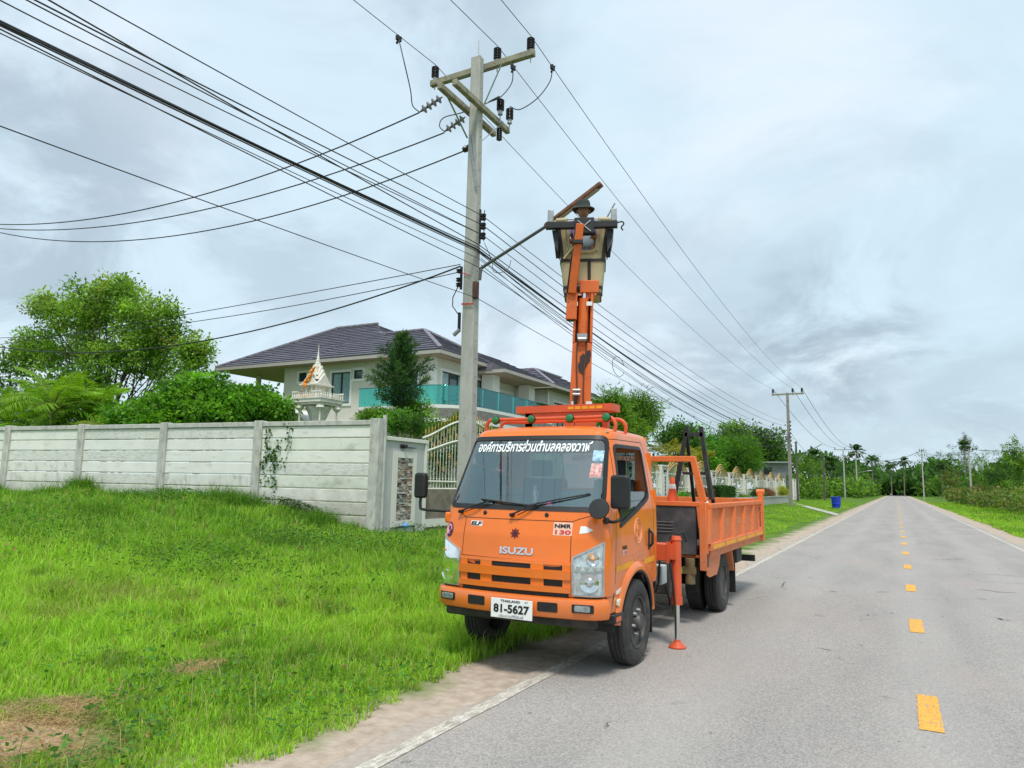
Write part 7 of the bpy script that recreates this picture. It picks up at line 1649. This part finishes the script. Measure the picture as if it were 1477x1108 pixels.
for x in (-.58, -.17, .25, .63):
    mb = MB(); c_ = W(x, .69, RZ-.005); mb.lathe([(.002, -.035), (.03, -.03), (.043, 0), (.040, .015)], c_, (0, 1, 0), 18); o = mb.build('green_roof_lamp', GRN, tk, smooth=50)
    mb = MB(); mb.lathe([(.044, -.003), (.047, .008), (.036, .035), (.015, .045)], c_, (0, 1, 0), 18); mb.build('lamp_housing', BLACK, o, smooth=50)
# ------------------------------------------------------------------ boom
NB0 = set(COL.objects)
BX, BY = -.31, 2.32      # local
mb = MB(); mb.cyl(W(BX+.0, BY, .86), W(BX, BY, 1.9), .20, .17, 24); mb.box(TX+BX-.3, TX+BX+.3, TY+BY-.3, TY+BY+.3, .80, .90); mb.box(TX+BX-.19, TX+BX+.19, TY+BY-.17, TY+BY+.17, 1.9, 2.5); mb.build('crane_column', REDO, tk, smooth=35)
bmz0, bmz1 = 2.36, 4.05
bp0, bp1 = W(BX-.01, BY, bmz0), W(BX+.04, BY, bmz1)
def frm(t, dx=0, dy=0): p = bp0.lerp(bp1, t); return p+Vector((dx, dy, 0))
mb = MB(); mb.beam(frm(0), frm(.60), .262, .24, .235, .21, upv=Vector((0, 1, 0))); mb.build('main_boom', BOOMO, tk, bevel=.01)
for dx in (-.105, .105): mb = MB(); mb.beam(frm(.60, dx), frm(1.0, dx*.95), .03, .22, .03, .20, upv=Vector((0, 1, 0))); mb.build('boom_cheek', BOOMO, tk, bevel=.004)
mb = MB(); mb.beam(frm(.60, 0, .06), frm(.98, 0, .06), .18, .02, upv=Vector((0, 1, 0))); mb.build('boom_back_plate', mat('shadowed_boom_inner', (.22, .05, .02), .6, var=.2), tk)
mb = MB(); mb.cyl(frm(.58, 0, -.06), frm(.93, 0, -.06), .062, n=18); mb.build('lift_cylinder', BOOMO, tk, smooth=40)
mb = MB(); mb.cyl(frm(.93, 0, -.06), frm(1.0, 0, -.06), .035, n=14); mb.cyl(frm(.97, -.15, -.04), frm(.97, .15, -.04), .03, n=12); mb.build('cylinder_rod', CHROME, tk, smooth=40)
mb = MB(); mb.box(*[v for p in ((frm(.62).x-.06, frm(.62).x+.06), (TY+BY-.16, TY+BY-.12), (frm(.62).z-.0, frm(.62).z+.07)) for v in p]); mb.tube([frm(.62, -.05, -.15), frm(.62, .05, -.15)], .03, 8); mb.build('cylinder_clevis', GALV, tk)
for dx in (-.13, .13): mb = MB(); mb.cyl(frm(.985, dx-.02, -.0), frm(.985, dx+.02, 0), .05, n=14); mb.build('pivot_boss', REDO, tk)
for z in (.0+2.60, 3.83): 
    for dx in (-.10, .075): mb = MB(); mb.box(TX+BX+dx-.005, TX+BX+dx+.065, TY+BY-.137, TY+BY-.126, z, z+.05); mb.build('white_tape', WHITE, tk)
mb = MB(); mb.box(TX+BX-.16, TX+BX+.18, TY+BY-.145, TY+BY+.12, 2.50, 2.58); mb.build('boom_collar', REDO, tk, bevel=.01)
for k, dx in enumerate((-.05, .045)):
    mb = MB(); mb.tube([frm(t, dx+.012*math.sin(t*9+k*2), -.135+.03*t) for t in np.linspace(.10, .66, 14)], .009, 6); mb.build('boom_hose', mat('brown_hose', (.10, .045, .025), .6) if k == 0 else bpy.data.materials['brown_hose'], tk, smooth=60)
mb = MB(); mb.tube([frm(t, -.055, -.15) for t in (.0, .1, .2)], .022, 8); mb.build('hose_sleeve', BLACK, tk)
mb = MB()
for t in (.22, .25): mb.cyl(frm(t, -.09, -.15), frm(t, .0, -.15), .022, n=8)
mb.build('hose_fitting', GALV, tk)
# dark patch where a sticker has worn off
def fboom(u, v, o): return Vector((TX+BX+u, TY+BY-.1215-o+(v-2.4)*.008, v))
P = [(.03, 2.98), (-.02, 3.02), (-.03, 3.10), (.0, 3.16), (-.01, 3.19), (.03, 3.24), (.05, 3.22), (.07, 3.27), (.12, 3.28), (.13, 3.22), (.115, 3.18), (.12, 3.15), (.09, 3.12), (.07, 3.08), (.05, 3.02)]
patch(fboom, P, .004, rings=2).build('worn_patch', mat('bare_black_patch', (.035, .025, .022), .7, var=.4, scale=30), tk)
# elbow and upper boom
eb = W(BX-.10, BY-.10, 3.80)
mb = MB(); mb.beam(W(BX-.115, BY-.08, 3.66), W(BX-.10, BY-.10, 4.10), .135, .15, .12, .13, upv=Vector((0, 1, 0))); mb.build('elbow_housing', BOOMO, tk, bevel=.008)
mb = MB(); mb.cyl(W(BX-.115, BY-.08, 3.655), W(BX-.113, BY-.08, 3.70), .062, n=16); mb.build('elbow_cap', BLACK, tk)
mb = MB(); mb.beam(W(BX-.03, BY-.02, 4.08), W(BX+.22, BY-.02, 4.08), .18, .16); mb.beam(W(BX+.02, BY-.05, 3.98), W(BX+.17, BY-.05, 3.98), .05, .1); mb.build('knuckle', BOOMO, tk, bevel=.01)
mb = MB(); mb.cyl(W(BX-.05, BY-.14, 4.06), W(BX-.01, BY-.14, 4.06), .05, n=12); mb.cyl(W(BX-.07, BY-.18, 4.02), W(BX-.07, BY-.1, 4.02), .03, n=10); mb.build('knuckle_pin', BLACK, tk)
ub0, ub1 = W(BX-.105, BY-.16, 3.98), W(BX-.005, BY-.33, 4.80)
mb = MB(); mb.beam(ub0, ub1, .10, .10, .09, .09, upv=Vector((0, 1, 0))); mb.build('upper_boom', BOOMO, tk, bevel=.008)
mb = MB(); mb.tube([ub0+Vector((-.062, -.02, 0)), ub0.lerp(ub1, .5)+Vector((-.058, -.03, 0)), ub1+Vector((-.05, 0, -.2))], .010, 6); mb.beam(ub0.lerp(ub1, .72)+Vector((-.06, -.03, 0)), ub0.lerp(ub1, .72)+Vector((.06, -.03, 0)), .12, .04); mb.build('upper_boom_hose', BLACK, tk, smooth=60)
# bucket
KX, KY, KZ0, KZ1 = BX+.02, BY+.12, 3.99, 4.93
kb = [(.235, 0), (.235, .13), (.27, .16), (.30, .55), (.365, 1.0)]
def bw(t): return float(np.interp(t, [0, .10, .16, .45, 1.], [.22, .235, .25, .275, .335]))
def bring(t, ins=0, n=8):
    h = bw(t)-ins; r = .07; P = roundpoly([(-h, -h*.9), (h, -h*.9), (h, h*.9), (-h, h*.9)], r, 5); return [W(KX+p[0], KY+.05+p[1], KZ0+(KZ1-KZ0)*t) for p in P]
def bucket():
    mb = MB(); ts = [0, .05, .16, .165, .3, .45, .455, .6, .75, .9, 1.]; vs = []; fs = []
    def front(p, t, w=.19): return p.y < TY+KY and abs(p.x-TX-KX) < w
    R0 = [bring(t) for t in ts]; k = len(R0[0]); Ri = [bring(t, .018) for t in ts]
    # densify the front edge so the opening can be cut
    def densr(P): 
        o_ = []
        for i in range(len(P)):
            a, b = P[i], P[(i+1) % len(P)]; n = max(1, int((b-a).length/.03)); o_ += [a.lerp(b, q/n) for q in range(n)]
        return o_
    base_n = None; R2 = []
    for t in ts:
        P = bring(t); o_ = []
        for i in range(len(P)):
            a, b = P[i], P[(i+1) % len(P)]; n = 14 if (i % 6 == 5) else 1; o_ += [a.lerp(b, q/n) for q in range(n)]
        R2.append(o_)
    k = len(R2[0])
    for P in R2: vs += P
    for r_ in range(len(ts)-1):
        tm = (ts[r_]+ts[r_+1])/2
        for j in range(k):
            m = (R2[r_][j]+R2[r_][(j+1) % k])/2
            if tm > .56 and m.y < TY+KY+.05-.15 and abs(m.x-TX-KX) < .17+.05*(tm-.5): continue
            fs.append((r_*k+j, r_*k+(j+1) % k, (r_+1)*k+(j+1) % k, (r_+1)*k+j))
    fs.append(tuple(range(k))[::-1]); mb.add(vs, fs); o = mb.build('bucket', FRP, tk, smooth=35); m = o.modifiers.new('thick', 'SOLIDIFY'); m.thickness = .022; m.offset = -1; return o
bk = bucket()
def yfr(t): return KY+.05-bw(t)*.9
mb = MB()   # rim of the front opening
P = [W(KX-.21, yfr(1)-.01, KZ1), W(KX-.195, yfr(.9), 4.84), W(KX-.18, yfr(.75)-.005, 4.70), W(KX-.15, yfr(.58)-.008, 4.55), W(KX, yfr(.56)-.008, 4.525), W(KX+.15, yfr(.58)-.008, 4.55), W(KX+.18, yfr(.75)-.005, 4.70), W(KX+.195, yfr(.9), 4.84), W(KX+.21, yfr(1)-.01, KZ1)]
mb.tube(smoothpath(P), .022, 8); mb.build('opening_rim', FRP, bk, smooth=50)
for sg in (-1, 1):
    mb = MB(); mb.tube([W(KX+sg*.33, KY-.22, KZ1), W(KX+sg*.19, KY-.24, KZ1+.0)], .035, 10); mb.tube([W(KX+sg*.34, KY-.2, KZ1), W(KX+sg*.34, KY+.32, KZ1)], .03, 8); mb.build('rim_roll', FRP, bk, smooth=50)
mb = MB()
for t in (.02, .105, .46):
    P = bring(t, -.006); 
    for i in range(len(P)): a, b = P[i], P[(i+1) % len(P)]; mb.beam(a, b, .008, .035) if (b-a).length > 1e-4 else None
mb.beam(W(KX+.08, yfr(0)-.006, KZ0), W(KX+.08, yfr(.46)-.006, KZ0+.45), .04, .008, upv=Vector((0, 1, 0)))
for sg in (-1, 1): mb.beam(W(KX+sg*.25, yfr(.46)-.004, KZ0+.42), W(KX+sg*.305, yfr(.95)-.004, KZ0+.88), .045, .01, upv=Vector((0, 1, 0))); mb.beam(W(KX+sg*.315, KY-.1, KZ0+.5), W(KX+sg*.355, KY-.1, KZ0+.85), .05, .04)
mb.build('bucket_strap', mat('dark_brown_strap', (.03, .022, .02), .7, var=.2), bk)
mb = MB(); yb_ = KY-.36; mb.box(TX+KX-.455, TX+KX+.425, TY+yb_-.03, TY+yb_+.05, 4.78, 4.86); mb.box(TX+KX-.10, TX+KX+.14, TY+yb_-.05, TY+yb_+.06, 4.70, 4.90); mb.build('bucket_bracket', mat('black_bracket_metal', (.014, .014, .014), .5, var=.3), tk, bevel=.006)
mb = MB(); mb.beam(W(KX-.06, yb_-.055, 4.86), W(KX+.10, yb_-.055, 4.72), .012, .012); mb.beam(W(KX+.10, yb_-.055, 4.86), W(KX-.06, yb_-.055, 4.72), .012, .012); mb.build('bracket_cross', GALV, tk)
for sx in (-.39, .385): mb = MB(); mb.box(TX+KX+sx-.04, TX+KX+sx+.03, TY+yb_-.02, TY+yb_+.04, 4.861, 5.02); mb.build('bracket_upright', GALV, tk, bevel=.008)
mb = MB(); mb.tube(smoothpath([W(KX+.42, yb_, 4.84), W(KX+.48, yb_, 4.85), W(KX+.50, yb_, 4.82), W(KX+.47, yb_, 4.78), W(KX+.49, yb_, 4.74)]), .009, 6); mb.build('hook', BLACK, tk, smooth=60)
for sg in (-1, 1): mb = MB(); mb.prism([W(KX+sg*.30, yb_+.05, 4.78), W(KX+sg*.38, yb_+.05, 4.78), W(KX+sg*.36, yb_+.05, 4.66), W(KX+sg*.30, yb_+.05, 4.52)], (0, .45, 0)); mb.build('side_gusset', BLACK, tk)
mb = MB(); mb.tube([W(KX-.2, yfr(1)-.02, 4.93), W(KX+.2, yfr(1)-.02, 4.93)], .009, 6); mb.build('front_rod', GALV, tk)
mb = MB(); mb.beam(W(KX-.235, yfr(.4)-.03, KZ0+.45), W(KX-.07, yfr(.6)-.06, KZ0+.64), .02, .02); mb.build('loose_stick', mat('pale_stick', (.5, .42, .2), .7), tk)
SLEW = R(21)
for o in [o for o in COL.objects if o not in NB0 and o.parent is tk]:
    pv = Vector((BX, BY, 0)); o.rotation_euler = (0, 0, SLEW); o.location = pv-Matrix.Rotation(SLEW, 3, 'Z') @ pv
sk = MB(); a = onY(872, 320, TY+KY+.1); b = onY(887, 293, TY+KY+.1); sk.cyl(a-(b-a)*1.8, b, .012, .01, 8); tag(sk.build('pole_tool', GALV, smooth=40), 'thin pale rod standing up out of the bucket beside the worker', 'rod')
# A-frame on the bed
af = root('cable_stand', (TX+.62, TY+3.9, bz0+.05), 'black steel A-frame stand standing in the dump bed behind the headboard', 'stand')
fy = 3.62
BLKF = mat('black_angle_iron', (.02, .02, .022), .55, var=.4, scale=10, dark=(.08, .07, .065), dthr=(.55, .8), dscale=8)
z00 = bz0+.05
pL0, pL1 = onY(972, 722, TY+fy), onY(990, 622, TY+fy); pR0, pR1 = onY(1026, 722, TY+fy), onY(1011, 616, TY+fy)
def ext(a, b, z): t = (z-b.z)/(a.z-b.z); return b+(a-b)*t
mb = MB(); mb.beam(ext(pL0, pL1, z00), pL1, .05, .05); mb.build('leg', BLKF, af); mb = MB(); mb.beam(pR0+Vector((0, 0, .01)), pR1, .05, .05); mb.build('leg', BLKF, af)
mb = MB(); mb.beam(onY(988, 627, TY+fy), onY(1014, 627, TY+fy), .05, .05); mb.build('top_bar', BLKF, af)
mb = MB(); mb.beam(onY(985, 683, TY+fy), onY(1020, 683, TY+fy), .035, .035); mb.build('cross_bar', BLKF, af)
mb = MB(); t_ = onY(990, 618, TY+fy); mb.beam(t_, t_+Vector((0, .1, -.0)), .05, .06)
mb.beam(pL1, Vector((pL1.x-.05, TY+fy+.75, z00)), .04, .04); mb.beam(pR1, Vector((pR1.x+.05, TY+fy+.75, z00)), .04, .04); mb.build('rear_leg', BLKF, af)
# traffic cone on the bed behind the headboard
CONEO = mat('orange_cone_rubber', (.80, .10, .02), .55, var=.08, dark=(.5, .08, .03), dthr=(.6, .9))
cq = onY(970, 715, TY+3.40); cn = root('traffic_cone', (cq.x, TY+3.40, z00), 'orange traffic cone with a white band standing behind the truck headboard', 'traffic cone')
tz_ = onY(970, 688, TY+3.40).z; 
def ccone(z0, z1, r0, r1, m, nm): mb = MB(); mb.lathe([(r0, 0), (r1, z1-z0)], (cq.x, TY+3.40, z0), n=20); return mb.build(nm, m, cn, smooth=40)
rz = lambda z: .022+(tz_-z)*.16
ccone(z00+.03, tz_-.15, rz(z00+.03), rz(tz_-.15), CONEO, 'cone_body'); ccone(tz_-.09, tz_-.0, rz(tz_-.09), rz(tz_), CONEO, 'cone_tip'); ccone(tz_-.15, tz_-.09, rz(tz_-.15)+.001, rz(tz_-.09)+.001, WHITE, 'white_band')
mb = MB(); mb.box(cq.x-.19, cq.x+.19, TY+3.24, TY+3.62, z00, z00+.03); mb.build('base', CONEO, cn, bevel=.01)
mb = MB(); mb.ball(W(.90, 3.34, bz1+.02), .05, .04, .045, 8, 6); mb.ball(W(.93, 3.42, bz1+.01), .04, .05, .03, 8, 6); tag(mb.build('white_rag', WHITE), 'small white rag lying on the front corner of the bed side', 'rag')
# ------------------------------------------------------------------ worker in the bucket
def skin(name, pts, edges, rad, m, parent, sub=2):
    off = wl(parent); me = bpy.data.meshes.new(name); me.from_pydata([tuple(Vector(p)-off) for p in pts], edges, []); me.materials.append(m); o = link(name, me, parent)
    s = o.modifiers.new('skin', 'SKIN'); s.use_smooth_shade = True
    for i, r_ in enumerate(rad):
        v = me.skin_vertices[0].data[i]; v.radius = (r_, r_) if not isinstance(r_, tuple) else r_; v.use_root = (i == 0)
    u = o.modifiers.new('sub', 'SUBSURF'); u.levels = sub; u.render_levels = sub; return o
wx, wy, wz = KX+.0, KY+.06, KZ0+.03-.42
# feet stand on the bucket floor; knees are bent because the man stoops to his work
fz = KZ0+.03
sc_ = .9
hip, chest, neck = W(wx, wy+.05, fz+.50), W(wx, wy+.02, fz+.80), W(wx+.0, wy-.02, fz+.925)
wk = root('person', (TX+wx, TY+wy, fz), 'worker in dark bucket hat and purple-grey shirt stooping in the bucket at the boom top', 'person')
SK = mat('tanned_skin', (.30, .14, .08), .55, var=.08)
SHIRT = mat('purple_grey_shirt', (.22, .18, .30), .85, var=.35, scale=14, bump=.2); TROU = mat('dark_trousers', (.05, .06, .09), .85, var=.15); VEST = mat('pale_blue_vest', (.45, .52, .62), .8, var=.2, scale=9)
L = lambda dx, dy, dz: Vector((TX+wx+dx, TY+wy+dy, fz+dz*1.115))
body = [L(0, .06, .46), L(0, .05, .62), L(0, .0, .80), L(0, -.02, .90), L(0, -.045, .955), L(-.17, -.0, .85), L(-.24, -.10, .66), L(-.16, -.24, .58), L(-.13, -.28, .58), L(.17, .0, .85), L(.24, -.10, .67), L(.17, -.22, .60), L(.14, -.26, .62),
        L(-.09, .06, .42), L(-.11, -.10, .24), L(-.10, .05, .05), L(-.10, -.05, .015), L(.09, .06, .42), L(.11, -.10, .24), L(.10, .05, .05), L(.10, -.05, .015)]
be = [(0, 1), (1, 2), (2, 3), (3, 4), (2, 5), (5, 6), (6, 7), (7, 8), (2, 9), (9, 10), (10, 11), (11, 12), (0, 13), (13, 14), (14, 15), (15, 16), (0, 17), (17, 18), (18, 19), (19, 20)]
skin('body', body, be, [.12, .13, .125, .055, .05, .06, .045, .03, .03, .06, .045, .03, .03, .085, .065, .045, .04, .085, .065, .045, .04], SK, wk)
skin('shirt', body[:3]+[L(0, -.01, .875)]+body[5:7]+body[9:11], [(0, 1), (1, 2), (2, 3), (2, 4), (4, 5), (2, 6), (6, 7)], [.14, .15, .148, .07, .08, .062, .08, .062], SHIRT, wk)
skin('vest', [L(0, .06, .50), L(0, .03, .70), L(0, -.005, .82)], [(0, 1), (1, 2)], [.155, .165, .158], VEST, wk)
skin('trousers', [body[0], body[13], body[14], L(-.10, .03, .09), body[17], body[18], L(.10, .03, .09)], [(0, 1), (1, 2), (2, 3), (0, 4), (4, 5), (5, 6)], [.14, .098, .08, .062, .098, .08, .062], TROU, wk)
for sx in (-1, 1):   # hands with five fingers holding the rim rod
    h0 = body[8] if sx < 0 else body[12]; pts = [h0+Vector((0, .03, 0)), h0+Vector((0, -.03, .0))]; ed = [(0, 1)]; rd = [.026, .032]
    for k, (dx, ln) in enumerate(((-.03, .030), (-.01, .036), (.01, .034), (.03, .027))):
        b = len(pts); pts += [h0+Vector((dx, -.055, .0)), h0+Vector((dx, -.055-ln, -.006)), h0+Vector((dx, -.05-ln, -.034))]; ed += [(1, b), (b, b+1), (b+1, b+2)]; rd += [.010, .009, .008]
    b = len(pts); pts += [h0+Vector((-sx*.035, -.015, -.01)), h0+Vector((-sx*.05, -.045, -.02))]; ed += [(1, b), (b, b+1)]; rd += [.011, .009]
    skin('hand', pts, ed, rd, SK, wk, 1)
hc = L(.0, -.085, 1.0)
mb = MB(); n = 20; m_ = 14; vs = []
for i in range(m_+1):
    ph = math.pi*i/m_
    for j in range(n):
        t = 2*math.pi*j/n; x, y, z = math.sin(ph)*math.cos(t), math.sin(ph)*math.sin(t), math.cos(ph)
        jaw = 1-.22*max(0, -z); fx = 1+(.10 if y < -.2 and -.75 < z < -.4 else 0); nose = .022*math.exp(-((x/.16)**2+((z+.12)/.22)**2)) if y < -.5 else 0; eye = -.008*math.exp(-(((abs(x)-.36)/.16)**2+((z-.08)/.14)**2)) if y < -.4 else 0
        vs.append(hc+Vector((x*.075*jaw, y*.095*fx-nose-eye*1.0, z*.115)))
mb.add(vs, [(i*n+j, (i+1)*n+j, (i+1)*n+(j+1) % n, i*n+(j+1) % n) for i in range(m_) for j in range(n)]); hd_ = mb.build('head', SK, wk, smooth=70)
for sx in (-1, 1):
    mb = MB(); mb.ball(hc+Vector((sx*.078, .0, -.005)), .012, .022, .032, 8, 6); mb.build('ear', SK, hd_, smooth=60); mb = MB(); mb.ball(hc+Vector((sx*.03, -.083, .010)), .010, .008, .007, 8, 6); mb.build('eye', BLACK, hd_)
mb = MB(); mb.ball(hc+Vector((0, -.088, -.052)), .022, .008, .006, 8, 5); mb.build('mouth', mat('lips', (.22, .07, .05), .6), hd_)
mb = MB(); mb.ball(hc+Vector((0, .025, .01)), .080, .085, .10, 14, 10); mb.build('hair', BLACK, hd_, smooth=60)
mb = MB(); n = 28; ho = hc+Vector((0, 0, .04)); vs = []; prof = [(.003, .105), (.05, .10), (.078, .085), (.088, .05), (.092, .005), (.115, -.012), (.145, -.030), (.145, -.036), (.113, -.020), (.088, -.004)]
for r_, z in prof:
    for j in range(n): t = 2*math.pi*j/n; vs.append(ho+Vector((r_*math.cos(t)*1.0, r_*math.sin(t)*1.12, z+(.012*math.cos(2*t) if r_ > .1 else 0)-.10*r_*math.sin(t)*(-.6))))
mb.add(vs, [(i*n+j, i*n+(j+1) % n, (i+1)*n+(j+1) % n, (i+1)*n+j) for i in range(len(prof)-1) for j in range(n)]+[tuple(range(n))]); mb.build('bucket_hat', mat('dark_olive_hat', (.03, .035, .03), .9, var=.2), wk, smooth=50)

_c = Vector((TX+BX, TY+BY, 0)); _r = Matrix.Rotation(SLEW, 3, 'Z'); wk.location = _c+_r @ (wk.location-_c); wk.rotation_euler = (0, 0, SLEW)
